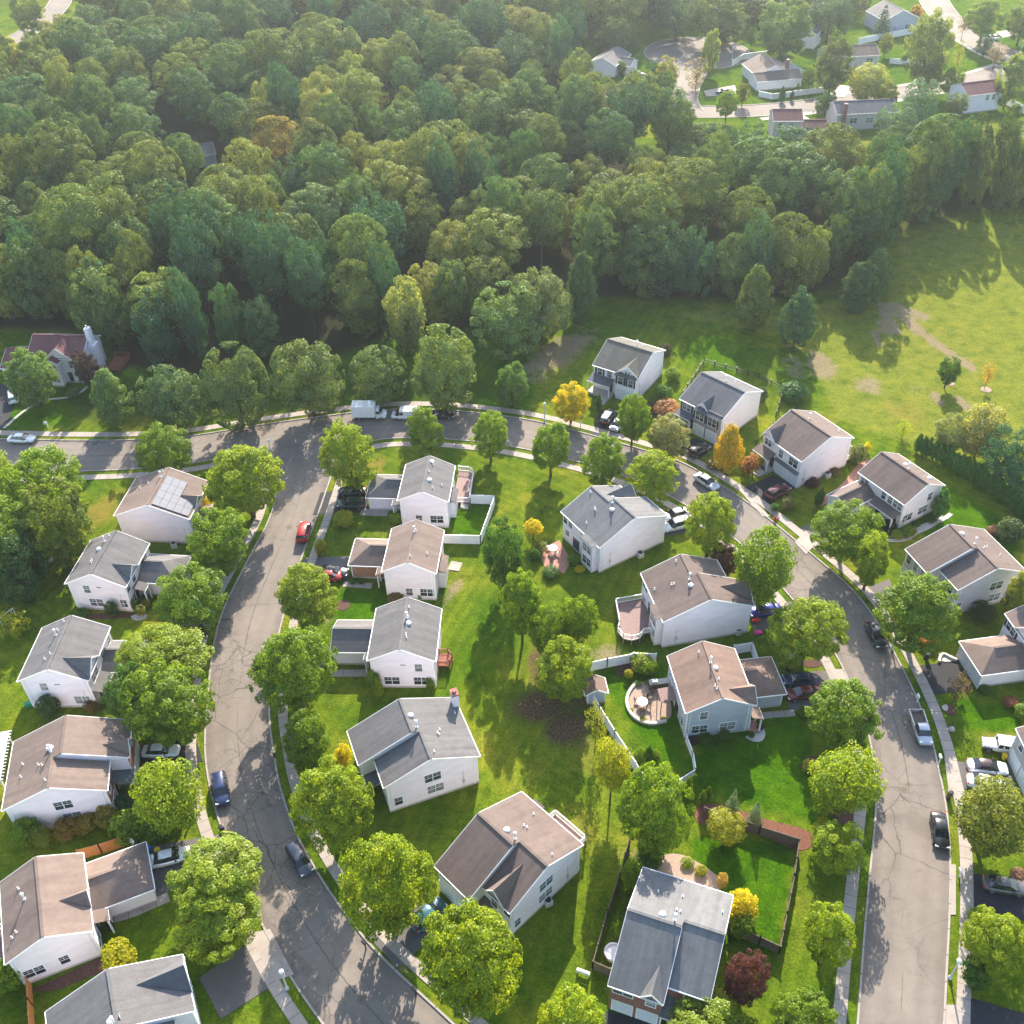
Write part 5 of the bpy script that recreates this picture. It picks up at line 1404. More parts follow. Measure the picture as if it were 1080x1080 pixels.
car('sedan', 'black car on a far driveway near the turning circle', (673, 80), (690, 81), BLK, gd)
car('sedan', 'white car driving on the far street at the top right', (1048, 41), (1030, 30), WHT, 'far cars')
car('sedan', 'dark car on the pale driveway of the fenced white house', (763, 99), (745, 98), (.06, .03, .03), 'far cars')
car('sedan', 'dark car under the tall maple on the far street', (983, 85), (982, 78), BLK, 'far cars')
for k, r in list(CARKIT.items()):           # the prototypes themselves stand nowhere in the photo
    for c1 in list(r.children):
        for c2 in list(c1.children): bpy.data.objects.remove(c2)
        bpy.data.objects.remove(c1)
    bpy.data.objects.remove(r)

# ------------------------------------------------------------------ street furniture and garden things
def lamp(px, label):
    p = G(*px); o = empty('street_lamp', p, 0, label, 'street lamp', 'street lamps')
    MB().lathe([(.20, 0), (.20, .35), (.10, .55), (.075, 3.4), (.06, 3.5)], n=12).build('lamp_post', M['lamppost'], o)
    MB().lathe([(.08, 3.5), (.20, 3.55), (.24, 3.75), (.24, 3.82)], n=10).build('lantern', M['lampglass'], o)
    MB().lathe([(.25, 3.82), (.26, 3.86), (.16, 3.98), (.04, 4.04)], n=12).build('lamp_cap', M['vinyl'], o)
lamp((940.5, 685), 'pale street lamp beside the black saloon on the right street')
lamp((1001.5, 1032), 'pale street lamp with square head near the bottom right, shadow across the verge')
lamp((574.3, 444.5), 'thin blue-grey street lamp on the far verge of the cross street')
lamp((287, 483), 'pale street lamp at the corner of the two streets')
lamp((303, 1043), 'white-headed street lamp on the verge at bottom left')
lamp((1076, 56), 'far street lamp at the top right street')
lamp((772, 63), 'far street lamp beside the turning circle')
def mailbox(px, label, col='white', hd=0):
    p = G(*px); o = empty('mailbox', p, R(hd), label, 'mailbox', 'mailboxes along the kerb')
    MB().box(-.06, .06, -.06, .06, 0, 1.05).box(-.05, .05, -.06, .5, .78, .86).build('post', M[col] if col != 'black' else M['blackplastic'], o)
    MB().prism([(-.13, -.08, 1.05), (.13, -.08, 1.05), (.13, -.08, 1.25), (.07, -.08, 1.33), (-.07, -.08, 1.33), (-.13, -.08, 1.25)], (0, .55, 0)).build('box', M[col] if col != 'black' else M['blackplastic'], o)
mailbox((967, 741), 'white mailbox at the end of the black sealed driveway')
mailbox((202, 866), 'white mailbox post on the grass by the left street')
mailbox((612, 452), 'white mailbox on the verge near the yellow tree')
mailbox((687, 484), 'white mailbox by the pale round tree')
mailbox((1011, 925), 'small white mailbox beside the dark driveway at right')
mailbox((51, 451), 'white mailbox on the shaded lawn at far left', hd=90)
mailbox((990, 805), 'white mailbox at the kerb above the manhole')
mailbox((242, 634), 'dark mailbox by the left sidewalk', 'black')
mailbox((439, 1050), 'dark mailbox at the kerb under the largest street tree', 'black', 45)
mailbox((386, 1001), 'black mailbox at the kerb between two big trees', 'black', 45)
def bin_(px, label, mat, lid=None, h=1.0):
    p = G(*px); o = empty('wheelie_bin', p, rnd.random() * 3, label, 'bin')
    MB().lathe([(.24, .05), (.32, h * .9), (.34, h * .92), (.34, h)], n=8).build('bin_body', M[mat], o)
    MB().lathe([(.37, h), (.37, h + .05), (.2, h + .11)], n=8).build('lid', M[lid or mat], o)
    MB().box(-.28, .28, .22, .30, .0, .16).build('wheels', M['rubber'], o)
bin_((235, 877), 'black bin standing at the kerb of the left street', 'blackplastic')
bin_((1000, 842), 'dark bin at the kerb above the black car on the right street', 'wood_dark', 'blackplastic', 1.2)
bin_((168, 901), 'yellow bin beside the white sporty car', 'yellow')
bin_((158, 899), 'blue bin at the corner of the hipped garage', 'blue')
bin_((1058, 801), 'yellow bin beside the white off-roader', 'yellow', h=.9)
bin_((145, 810), 'yellow bin at the brick corner of the house with the bush hedge', 'yellow')
bin_((977, 695), 'black bin beside the stone-edged bed above the black driveway', 'blackplastic')
bin_((118, 980), 'black bin in the corner between house and hipped garage', 'blackplastic')
p = G(817, 549); o = empty('fire_hydrant', p, 0, 'red fire hydrant on the verge of the curving street', 'hydrant')
MB().lathe([(.22, 0), (.22, .08), (.15, .1), (.15, .6), (.2, .62), (.2, .68), (.12, .8), (.04, .86)], n=12).build('barrel', M['red'], o)
MB().box(-.28, .28, -.08, .08, .40, .54).build('outlet', M['red'], o)
def toycar(px, mat, label):
    p = G(*px); o = empty('toy_car', p, R(15), label, 'toy car')
    S = [(-.55, .30, .14, .44), (-.3, .34, .12, .50), (.2, .34, .12, .44), (.5, .28, .14, .34), (.58, .2, .18, .28)]
    loft([body_sec(*s_) for s_ in S]).build('body', M[mat], o, smooth=True)
    for x in (-.32, .34):
        for s in (-1, 1): MB().lathe([(.13, -.05), (.13, .05)], n=10).xf(lambda q: (q[0], q[2], q[1])).build('wheel', M['rubber'], o, loc=(x, s * .33, .13))
toycar((799, 668.5), 'pink', 'bright pink toy car lying on the lawn by the driveway')
toycar((797, 655.5), 'red', 'small red toy car on the driveway by the bright blue car')
p = G(831, 706); o = empty('basketball_hoop', p, R(200), 'basketball hoop on a pole in front of the round green bush', 'basketball hoop')
MB().lathe([(.4, 0), (.4, .15), (.06, .2), (.06, 3.0)], n=10).build('pole', M['blackplastic'], o)
MB().box(-.65, .65, .35, .40, 2.7, 3.6).box(-.05, .05, 0, .36, 2.9, 3.0).build('backboard', M['lampglass'], o)
MB().tube([(.23 * math.cos(a * .5236), .63 + .23 * math.sin(a * .5236), 2.95) for a in range(13)], .02, 6).build('rim', M['red'], o)
def ac_unit(px, label):
    p = G(*px); o = empty('air_conditioner', p, .4, label, 'air conditioner')
    MB().box(-.45, .45, -.45, .45, 0, .85).build('casing', M['metal'], o, bevel=.06)
    MB().lathe([(.36, .85), (.36, .90), (.05, .92)], n=14).build('fan_grille', M['blackplastic'], o)
ac_unit((675, 587), 'round-topped air conditioner on a gravel pad beside the big white wall')
ac_unit((578, 953), 'grey air conditioner at the foot of the brown-roofed house wall')
ac_unit((184, 577), 'small air conditioner between the solar-panel house and its neighbour')
ac_unit((872, 503), 'grey air conditioner on gravel beside the mauve wall of the taupe-roofed house')
ac_unit((778, 668), 'dark air conditioner at the foot of the pale house wall')
# shed
p = G(627, 735); sh = House('garden_shed', 'small garden shed with brown roof in the corner of the white fence', (p.x, p.y), 96, -1, 'w_blue', 'r_rust', cat='shed')
sh.block(-1.3, 1.3, -1.5, 1.5, 2.1, .6); sh.door(('f', 1.5 - OV, 1), 0, .05, 1.0, 1.75, 'white'); sh.finish()
p = G(49, 592); sh = House('garden_shed', 'pale little shed at the foot of the dark trees at left', (p.x, p.y), 60, -1, 'w_grey', 'r_grey', cat='shed')
sh.block(-1.3, 1.3, -1.2, 1.2, 2.0, .6); sh.door(('f', 1.2 - OV, 1), 0, .05, .9, 1.6, 'white'); sh.finish()
# patio things
def table(px, label, r=.75, mat='vinyl', umb=False):
    p = G(*px); o = empty('patio_table', p + Vector((0, 0, .1)), 0, label, 'table')
    MB().lathe([(r, .70), (r, .75)], n=20).build('table_top', M[mat], o)
    for a in range(4):
        q = (r * .7 * math.cos(a * 1.571 + .78), r * .7 * math.sin(a * 1.571 + .78))
        MB().box(q[0] - .03, q[0] + .03, q[1] - .03, q[1] + .03, 0, .70).build('leg', M['metal'], o)
def chair(px, rz, label, grp, mat='wood_dark'):
    p = G(*px); o = empty('garden_chair', p + Vector((0, 0, .1)), R(rz), label, 'chair', grp)
    MB().box(-.27, .27, -.27, .27, .40, .46).build('seat', M[mat], o)
    MB().prism([(-.27, .25, .46), (.27, .25, .46), (.27, .36, 1.0), (-.27, .36, 1.0)], (0, .04, 0)).build('backrest', M[mat], o)
    for x in (-.24, .24):
        for y in (-.24, .24): MB().box(x - .025, x + .025, y - .025, y + .025, 0, .40).build('leg', M[mat], o)
table((677, 744), 'round white table on the curved paved patio', .72)
for px, rz, lb in (((671, 741), 80, 'garden chair left of the round white patio table'), ((677, 751), 180, 'garden chair below the round white patio table'), ((684, 748), 250, 'garden chair right of the round white patio table'),
                   ((687, 731), 20, 'dark chair near the upper edge of the curved patio'), ((685, 738), 60, 'dark chair between the table and the grill on the curved patio')):
    chair(px, rz, lb, 'chairs on the curved patio')
table((583, 582), 'white table on the brick-paved terrace', .7)
for px, rz, lb in (((578, 579), 70, 'pale chair left of the terrace table'), ((588, 585), 240, 'pale chair right of the terrace table'), ((582, 589), 180, 'pale chair below the terrace table')):
    chair(px, rz, lb, 'chairs on the brick terrace', 'stone')
p = G(696, 724); o = empty('barbecue_counter', p + Vector((0, 0, .1)), R(6), 'low brown outdoor kitchen counter at the top of the curved patio', 'counter')
MB().box(-1.4, 1.4, -.4, .4, 0, .9).build('cabinet', M['wood_dark'], o, bevel=.02); MB().box(-1.5, 1.5, -.45, .45, .9, .98).build('worktop', M['stone'], o); MB().box(-1.2, -.4, -.3, .3, .98, 1.25).build('grill_hood', M['metal'], o, bevel=.06)
p = G(665, 741); L_ = spline([G(703, 761), G(685, 765), G(668, 757), G(660, 742), G(664, 728), G(672, 720)], .6)
ow = slab_along('retaining_wall', L_, .2, 0, .35, M['stone'], kind=None); tag(ow, 'low curved stone wall edging the round patio', 'wall')
L_ = spline([G(990, 699), G(990, 691), G(995, 688), G(999, 694), G(1009, 697)], .5)
ow = slab_along('edging_wall', L_, .18, 0, .4, M['stone'], kind=None); tag(ow, 'pale curved stone edging by the black driveway', 'wall')
# play frame, soccer goal, white bench
p = G(10, 655); o = empty('football_goal', p, R(60), 'white football goal frame on the lawn at far left', 'goal')
g = MB()
for x in (-1.2, 1.2): g.box(x - .04, x + .04, -.04, .04, 0, 1.6); g.bar((x, 0, 1.55), (x, 1.2, .05), .05, .05)
g.bar((-1.2, 0, 1.58), (1.2, 0, 1.58), .08, .08); g.build('frame', M['vinyl'], o)
p = G(615, 1027); o = empty('garden_bench', p, R(158), 'small white bench standing on the lawn near the dark fence', 'bench')
MB().box(-.7, .7, -.22, .22, .40, .46).build('seat', M['vinyl'], o); MB().box(-.7, .7, .2, .26, .5, .95).build('backrest', M['vinyl'], o)
for x in (-.62, .62): MB().box(x - .04, x + .04, -.2, .2, 0, .4).build('leg', M['vinyl'], o)
p = G(647, 1007); o = empty('hot_tub', p, 0, 'round cream garden tub half hidden by the blue-grey roof', 'tub')
MB().lathe([(.95, 0), (1.05, .65), (1.0, .72), (.85, .72), (.82, .55)], n=20).build('shell', M['w_cream'], o); MB().lathe([(.82, .5), (.01, .52)], n=20).build('water', M['glass'], o)
p = G(31, 744); o = empty('garden_box', p, R(30), 'small green garden box against the white house at left', 'box')
MB().box(-.5, .5, -.3, .3, 0, .5).build('chest', M['green'], o, bevel=.03); MB().box(-.54, .54, -.34, .34, .5, .56).build('lid', M['green'], o)
p = G(1003, 770); o = bpy.data.objects.new('boulder', MB().lathe([(.2, 0), (.42, .12), (.45, .3), (.32, .5), (.1, .58)], n=9).mesh('boulder', M['stone'], True)); o.location = p; link(o); tag(o, 'pale boulder on the lawn above the white vehicles', 'boulder')
# pergola at the left edge house, trampoline, manholes
p = G(-4, 815); o = empty('pergola', p, R(102), 'white pergola over the back of the brick-fronted house, left edge', 'pergola')
for x in (-3.4, 3.4):
    for y in (-1.8, 1.8): MB().box(x - .08, x + .08, y - .08, y + .08, 0, 2.7).build('post', M['vinyl'], o)
b = MB()
for y in (-1.8, 1.8): b.box(-3.8, 3.8, y - .05, y + .05, 2.7, 2.9)
for i in range(16): b.box(-3.7 + i * .49, -3.62 + i * .49, -2.3, 2.3, 2.9, 3.05)
b.build('rafters', M['vinyl'], o)
MB().box(-3.6, 3.6, -2, 2, 3.06, 3.10).build('canopy', M['vinyl'], o)
def manhole(px, label):
    p = G(*px); o = empty('manhole_cover', p + Vector((0, 0, .012)), 0, label, 'manhole')
    MB().lathe([(.52, 0), (.52, .012), (.40, .014)], n=24).build('frame', M['conc'], o); MB().lathe([(.39, .013), (.01, .016)], n=24).build('lid', M['wood_dark'], o)
manhole((382, 1054), 'manhole cover where cracks meet on the lower left street')
manhole((954, 833), 'pale manhole cover in the middle of the right street')
manhole((253, 812), 'manhole cover in the middle of the left street, near the navy hatchback')
manhole((305, 556), 'manhole cover high on the side street by the red car')
# dish antennas
def dish(px, z, label):
    p = G(px[0], px[1], z); o = empty('satellite_dish', p, R(-70), label, 'satellite dish')
    MB().lathe([(.02, 0), (.2, .03), (.36, .12), (.38, .12), (.2, .0), (.02, -.03)], n=16).xf(lambda q: (q[0], q[2] * .9 - q[1] * .4, q[1] + .4)).build('dish', M['metal'], o)
    MB().bar((0, 0, -.3), (0, 0, .4), .05, .05).build('mount', M['metal'], o)
dish((139, 889.5), 4.2, 'satellite dish on the ridge of the hipped garage at lower left')
dish((128, 1074), 7.6, 'white satellite dish on the ridge at the bottom left corner')

# ------------------------------------------------------------------ plants
def leaf_quads(P, N, size, rs):
    """one kite-shaped leaf spray per point P facing N"""
    n = len(P)
    N = N / np.linalg.norm(N, axis=1, keepdims=True)
    t = rs.normal(size=(n, 3)); t -= N * (t * N).sum(1, keepdims=True); t /= np.linalg.norm(t, axis=1, keepdims=True)
    b = np.cross(N, t)
    s = size[:, None] if hasattr(size, '__len__') else size
    ln, wd = s * rs.uniform(.75, 1.25, (n, 1)), s * rs.uniform(.52, .88, (n, 1))
    bend = N * s * rs.uniform(-.12, .3, (n, 1))
    v = np.stack([P - t * ln * .5, P + b * wd * .5 + bend * .5, P + t * ln * .5, P - b * wd * .5 + bend * .5], 1)
    return v.reshape(-1, 3)

def leaf_mesh(name, P, N, size, tone, rs, mat='leaf'):
    v = leaf_quads(P, N, size, rs)
    n = len(P)
    me = bpy.data.meshes.new(name)
    me.vertices.add(4 * n); me.vertices.foreach_set('co', v.reshape(-1).astype(np.float32))
    me.loops.add(4 * n); me.loops.foreach_set('vertex_index', np.arange(4 * n, dtype=np.int32))
    me.polygons.add(n); me.polygons.foreach_set('loop_start', np.arange(0, 4 * n, 4, dtype=np.int32)); me.polygons.foreach_set('loop_total', np.full(n, 4, dtype=np.int32))
    a = me.attributes.new('tone', 'FLOAT', 'POINT'); a.data.foreach_set('value', np.repeat(tone, 4).astype(np.float32))
    me.update(); me.validate()
    me.materials.append(M[mat])
    return me

def fib(n, rs):
    i = np.arange(n) + .5
    ph = np.arccos(1 - 2 * i / n); th = np.pi * (1 + 5 ** .5) * i + rs.uniform(0, 6.28)
    d = np.stack([np.cos(th) * np.sin(ph), np.sin(th) * np.sin(ph), np.cos(ph)], 1) + rs.normal(0, .12, (n, 3))
    return d / np.linalg.norm(d, axis=1, keepdims=True)

def crown(name, seed, shape='round', nc=70, nl=130, leaf=.085, rc=(.20, .34), rough=.16, droop=.0, gaps=.12, inner=.25, mat='leaf'):
    """crown in a unit ball (x, y radius 1; z -1..1) made of leafy clumps"""
    rs = np.random.RandomState(seed)
    if shape == 'conifer':
        P, N, T, S = [], [], [], []
        tiers = nc
        for k in range(tiers):
            z = -1 + 2 * (k + rs.uniform(0, .6)) / tiers
            rad = max(.05, (1 - (z + 1) / 2) ** .85)
            nb = max(3, int(5 + 9 * rad))
            for j in range(nb):
                a = 6.283 * (j + rs.uniform(0, .8)) / nb
                L = rad * rs.uniform(.72, 1.08)
                m = int(nl * (.35 + rad))
                t = rs.uniform(.15, 1, m) ** .7
                w = .05 + .16 * t * (1 - t * .45) 
                x = t * L; y = rs.normal(0, 1, m) * w * .75 * max(.35, rad)
                zz = z + .03 - t * t * .16 * rad * (1 + droop) + rs.normal(0, .022, m)
                P.append(np.stack([x * np.cos(a) - y * np.sin(a), x * np.sin(a) + y * np.cos(a), zz], 1))
                n = np.stack([np.cos(a) * np.ones(m) * .5, np.sin(a) * np.ones(m) * .5, np.ones(m)], 1) + rs.normal(0, .5, (m, 3))
                N.append(n); T.append(np.full(m, np.clip(rs.normal(.5, .2), 0, 1)))
        P, N, T = np.concatenate(P), np.concatenate(N), np.concatenate(T)
        return leaf_mesh(name, P, N, leaf, T, rs, mat)
    D = fib(nc, rs)
    P, N, T = [], [], []
    lob = rs.normal(0, 1, (5, 3)); lob /= np.linalg.norm(lob, axis=1, keepdims=True)
    for i, d in enumerate(D):
        if rs.rand() < gaps: continue
        und = 1 + rough * (np.cos(3.1 * (d @ lob.T)).sum() / 2.2) + rs.normal(0, rough * .45)
        r = np.clip(rs.uniform(.66, .92) * und, .4, 1.05)
        c = d * r
        z = c[2]
        if shape == 'round': f = 1.0 if z > -.3 else 1 - .35 * (-.3 - z)
        elif shape == 'egg': f = 1.06 - .34 * max(0, z) if z > -.45 else 1 - .5 * (-.45 - z)
        elif shape == 'column': f = 1.08 - .58 * max(0, z + .15)
        elif shape == 'dome': f = 1.05 if z > -.2 else 1.0
        elif shape == 'vase': f = .62 + .40 * (z + 1) / 1.4 if z < .4 else 1.0
        else: f = 1
        c = c * np.array([f, f, 1])
        R0 = rs.uniform(*rc)
        m = int(nl * (R0 / np.mean(rc)) ** 2 * rs.uniform(.75, 1.2))
        q = rs.normal(size=(m, 3)); q /= np.linalg.norm(q, axis=1, keepdims=True)
        rr = rs.uniform(.35, 1, (m, 1)) ** .55
        q2 = q * rr * R0 * np.array([1.12, 1.12, .72])
        # sprays hang outward
        q2 += d * (.10 * R0); q2[:, 2] -= droop * R0 * np.hypot(q[:, 0], q[:, 1])
        p = c + q2
        ln = np.linalg.norm(p, axis=1, keepdims=True)
        p = np.where(ln > 1.06, p / ln * 1.06, p)
        n = q * .8 + d * .5 + np.array([0, 0, .55]) + rs.normal(0, .55, (m, 3))
        P.append(p); N.append(n); T.append(np.clip(rs.normal(.5, .17) + rs.normal(0, .1, m), 0, 1))
    # loose inner leaves that keep the crown from being hollow
    m = int(nc * nl * inner)
    q = rs.normal(size=(m, 3)); q /= np.linalg.norm(q, axis=1, keepdims=True); q *= rs.uniform(0, .72, (m, 1)) ** .5 * .8
    if shape == 'vase': q[:, :2] *= np.clip(.5 + .5 * (q[:, 2:] + .8), .3, 1)
    P.append(q); N.append(q + rs.normal(0, .6, (m, 3)) + np.array([0, 0, .4])); T.append(np.full(m, .45))
    P, N, T = np.concatenate(P), np.concatenate(N), np.concatenate(T)
    return leaf_mesh(name, P, N, leaf, T, rs, mat)

def trunk_mesh(name, seed, rad=.10, limbs=7, lean=.05, spread=.62, top=1.35):
    """trunk with limbs: z 0 at the ground, 1 at the crown's middle; x, y in crown radii"""
    rs = random.Random(seed); mb = MB()
    k = [(0, 0, -.02)] + [(rs.uniform(-lean, lean) * z, rs.uniform(-lean, lean) * z, z) for z in (.25, .5, .75, 1.0, top)]
    mb.tube(k, [rad * 1.35, rad, rad * .85, rad * .7, rad * .5, rad * .12], 8)
    for i in range(limbs):
        a = 6.283 * i / limbs + rs.uniform(-.4, .4); z0 = rs.uniform(.5, .95); s = spread * rs.uniform(.7, 1.15)
        z1 = z0 + rs.uniform(.25, .6)
        mb.tube([(0, 0, z0), (s * .5 * math.cos(a), s * .5 * math.sin(a), z0 + (z1 - z0) * .55), (s * math.cos(a + .2), s * math.sin(a + .2), z1)], [rad * .5, rad * .3, rad * .06], 5)
    return mb.mesh(name, M['bark'], True)

KINDS = {}
def kind(k, crowns, trunks): KINDS[k] = (crowns, trunks)
kind('street', [crown('crown', 10 + i, 'egg', 150, 150, .056, (.10, .18), .11, .06, .06, .14) for i in range(4)], [trunk_mesh('trunk', i, .055) for i in range(2)])
kind('forest', [crown('crown', 200 + i, 'round', 130, 145, .055, (.09, .22), .30, .04, .11, .14, 'leafdense') for i in range(3)], [trunk_mesh('trunk', 50 + i, .045, 8) for i in range(2)])
kind('maple', [crown('crown', 30 + i, 'round', 150, 140, .055, (.09, .19), .16, .04, .08, .14) for i in range(4)], [trunk_mesh('trunk', 10 + i, .05, 9) for i in range(2)])
kind('oak', [crown('crown', 50 + i, 'dome', 115, 150, .058, (.10, .24), .30, .04, .10, .15, 'leafdense') for i in range(6)], [trunk_mesh('trunk', 20 + i, .045, 8) for i in range(2)])
kind('column', [crown('crown', 70 + i, 'column', 110, 110, .075, (.13, .22), .14, .0, .06, .2, 'leafdense') for i in range(3)], [trunk_mesh('trunk', 30, .05, 4)])
kind('pine', [crown('crown', 80 + i, 'dome', 70, 150, .065, (.16, .28), .30, .25, .2, .12, 'leafdense') for i in range(3)], [trunk_mesh('trunk', 31 + i, .05, 8) for i in range(2)])
kind('spruce', [crown('crown', 90 + i, 'conifer', 15, 30, .080, mat='leafdense') for i in range(3)], [trunk_mesh('trunk', 35, .05, 0, .01)])
kind('arbor', [crown('crown', 95 + i, 'column', 90, 46, .13, (.14, .24), .06, -.2, .02, .3, 'leafdense') for i in range(3)], [trunk_mesh('trunk', 36, .09, 0, .01)])
kind('shrub', [crown('crown', 100 + i, 'round', 46, 52, .15, (.24, .38), .16, .0, .05, .3) for i in range(4)], [trunk_mesh('trunk', 37, .06, 5)])
kind('ball', [crown('crown', 110 + i, 'round', 70, 46, .12, (.20, .26), .03, .0, .0, .3) for i in range(2)], [trunk_mesh('trunk', 38, .06, 4)])
kind('thin', [crown('crown', 120 + i, 'vase', 60, 26, .10, (.16, .30), .30, .0, .25, .06) for i in range(3)], [trunk_mesh('trunk', 40 + i, .035, 12, .05, .75) for i in range(2)])
kind('vase', [crown('crown', 130 + i, 'vase', 110, 90, .075, (.15, .26), .16, .1, .10, .12) for i in range(2)], [trunk_mesh('trunk', 44, .045, 12, .04, .8)])
NTREE = 0
LEAFK = 2.15
def plant(k, name, label, cat, pos, Rx, Rz, hc, col, group=None, seed=None):
    """root at pos; crown of half-width Rx and half-height Rz whose middle is hc above the ground"""
    global NTREE
    NTREE += 1
    s = seed if seed is not None else NTREE * 7
    cr, tr = KINDS[k]
    o = empty(name, pos, (s * 2.399) % 6.283, label, cat, group)
    c = bpy.data.objects.new('crown', cr[s % len(cr)]); link(c, o)
    c.location = (0, 0, hc); c.scale = (Rx, Rx, Rz)
    if k in ('oak', 'forest', 'pine', 'maple'): c.rotation_euler = (rnd.uniform(-.16, .16), rnd.uniform(-.16, .16), 0)
    j = rnd.uniform(.92, 1.08)
    c.color = (col[0] * j * LEAFK, col[1] * j * LEAFK, col[2] * j * LEAFK, 1)
    t = bpy.data.objects.new('trunk', tr[s % len(tr)]); link(t, o)
    t.scale = (Rx, Rx, hc)
    return o

def tree(k, name, label, box, col, clear=1.6, cat='tree', group=None, base=None):
    """tree whose crown spans the photo box x0, y0, x1, y1"""
    x0, y0, x1, y1 = box; cx, cy = (x0 + x1) / 2, (y0 + y1) / 2
    hc = 4.0
    for _ in range(8):
        p = G(cx, cy, hc); sc = FPX / depth(p)
        Rx = (x1 - x0) / 2 / sc; v = (y1 - y0) / 2 / sc
        dv = Vector((p.x, p.y, p.z - CAMH)); sd = -dv.z / dv.length; cd = math.sqrt(1 - sd * sd)
        Rz = math.sqrt(max((Rx * .5) ** 2, (v * v - (Rx * sd) ** 2) / (cd * cd)))
        Rz = min(Rz, Rx * 3.2)
        hc = clear + Rz
    return plant(k, name, label, cat, (p.x, p.y, 0), Rx, Rz, hc, col, group)

# colours of leaves (reflected): lime, mid green, deep green, olive, yellow, orange, plum, blue-green
LIME, MID, DEEP, OLIVE = (.106, .142, .010), (.070, .112, .008), (.036, .078, .012), (.088, .104, .018)
YEL, ORA, PLUM, BLUG, PALE, GOLD = (.235, .205, .006), (.25, .175, .010), (.055, .022, .028), (.026, .064, .034), (.125, .130, .060), (.140, .146, .008)
gst = 'street trees along the verges'
ST = [
 ('maple', 'round green tree on the verge above the house with solar panels', (140, 444, 205, 503), MID, 2.2),
 ('street', 'pale green tree right of the solar-panel house at the street corner', (217, 462, 298, 546), LIME, 1.8),
 ('maple', 'dense bright green tree between the solar-panel house and the street', (196, 535, 264, 606), MID, 1.8),
 ('maple', 'round green tree with bare trunk in front of the slate garage roof', (163, 596, 241, 662), MID, 2.4),
 ('maple', 'tallest of the green trees in front of the white house with slate garage at left', (125, 656, 222, 728), LIME, 3.),
 ('maple', 'full green tree standing right above the white car on the dark driveway', (130, 695, 222, 788), MID, 1.5),
 ('maple', 'darker green tree squeezed behind the large green tree by the left street', (108, 700, 165, 766), DEEP, 1.2),
 ('vase', 'yellow-green tree in front of the brick-fronted house with the bush hedge', (141, 800, 214, 880), LIME, 1.6),
 ('maple', 'big yellow-green tree beside the white sporty car at lower left', (176, 887, 276, 962), LIME, 2.6),
 ('maple', 'lower yellow-tinged tree at the corner of the patchy driveway at lower left', (184, 930, 274, 1008), LIME, 1.4),
 ('street', 'pale lime tree at the street corner above the dark cars', (335, 442, 399, 517), LIME, 1.5),
 ('street', 'small conical green tree below the black car and white van', (429, 427, 468, 482), MID, 1.2),
 ('street', 'round green tree on the cross street verge, second right of the white van', (496, 431, 537, 484), MID, 1.2),
 ('street', 'green tree casting a clear round shadow on the open lawn', (559, 442, 603, 497), MID, 1.6),
 ('street', 'green tree between the shadowed lawn and the big white-walled house', (613, 457, 659, 513), MID, 1.6),
 ('street', 'pale lime tree just above the grey roof of the big white-walled house', (660, 474, 716, 532), LIME, 1.4),
 ('street', 'conical green tree beside the dark estate car on the shaded side', (650, 412, 686, 467), MID, 1.),
 ('street', 'airy lime tree right of the white SUV by the curving street', (722, 514, 778, 586), LIME, 2.),
 ('vase', 'open-crowned green tree between the plum tree and the curving street', (773, 556, 839, 640), MID, 2.2),
 ('street', 'broad yellow-green tree at the kerb beside the bright blue car', (812, 622, 894, 704), LIME, 1.6),
 ('street', 'full green tree at the kerb below the two-car driveway', (853, 714, 932, 790), MID, 1.6),
 ('vase', 'yellow-green tree at the kerb below the pale gravel bed, right street', (853, 782, 930, 866), LIME, 1.8),
 ('maple', 'bright green tree beside the red mulch bed and the sidewalk', (854, 864, 914, 926), LIME, 1.4),
 ('street', 'bright green tree alone on the lawn beside the sidewalk, lower right', (845, 948, 904, 1020), LIME, 1.4),
 ('street', 'green tree cut by the bottom edge left of the right street', (812, 1044, 886, 1120), MID, 1.4),
 ('maple', 'round green tree in front of the mauve-walled house', (857, 526, 930, 592), MID, 2.),
 ('street', 'small bright green tree with mulch ring below the mauve-walled house', (899, 560, 941, 618), LIME, 1.6),
 ('street', 'large spreading green tree in front of the tan house', (926, 604, 1012, 686), MID, 2.),
 ('vase', 'olive-brown airy tree over the white cars at the right edge', (1004, 820, 1090, 908), OLIVE, 1.6),
 ('maple', 'bright green tree below the dark bronze saloon at the right edge', (1018, 955, 1084, 1028), LIME, 1.2),
 ('street', 'pale green tree on the inner side of the side street, above two overlapping ones', (288, 592, 358, 662), LIME, 1.4),
 ('street', 'wide green tree on the inner side of the side street beside the slate garage', (264, 653, 356, 756), MID, 1.4),
 ('maple', 'small bright green tree left of the grey stepped roof', (296, 750, 350, 816), MID, 1.),
 ('street', 'round light green tree left of the white house with the brick-capped chimney', (307, 800, 393, 898), LIME, 1.4),
 ('street', 'large light green tree left of the teal-blue car', (360, 874, 458, 992), LIME, 1.6),
 ('street', 'largest light green tree at the kerb, just right of the teal-blue car', (441, 946, 552, 1074), LIME, 1.6),
 ('street', 'pale green treetop at the bottom edge beside the garden bench', (568, 1042, 638, 1120), LIME, 1.6),
 ('street', 'pale green treetop at the bottom edge before the brick house', (700, 1052, 800, 1130), LIME, 1.6),
]
for k, lb, box, col, cl in ST: tree(k, 'street_tree', lb, box, col, cl, group=gst)
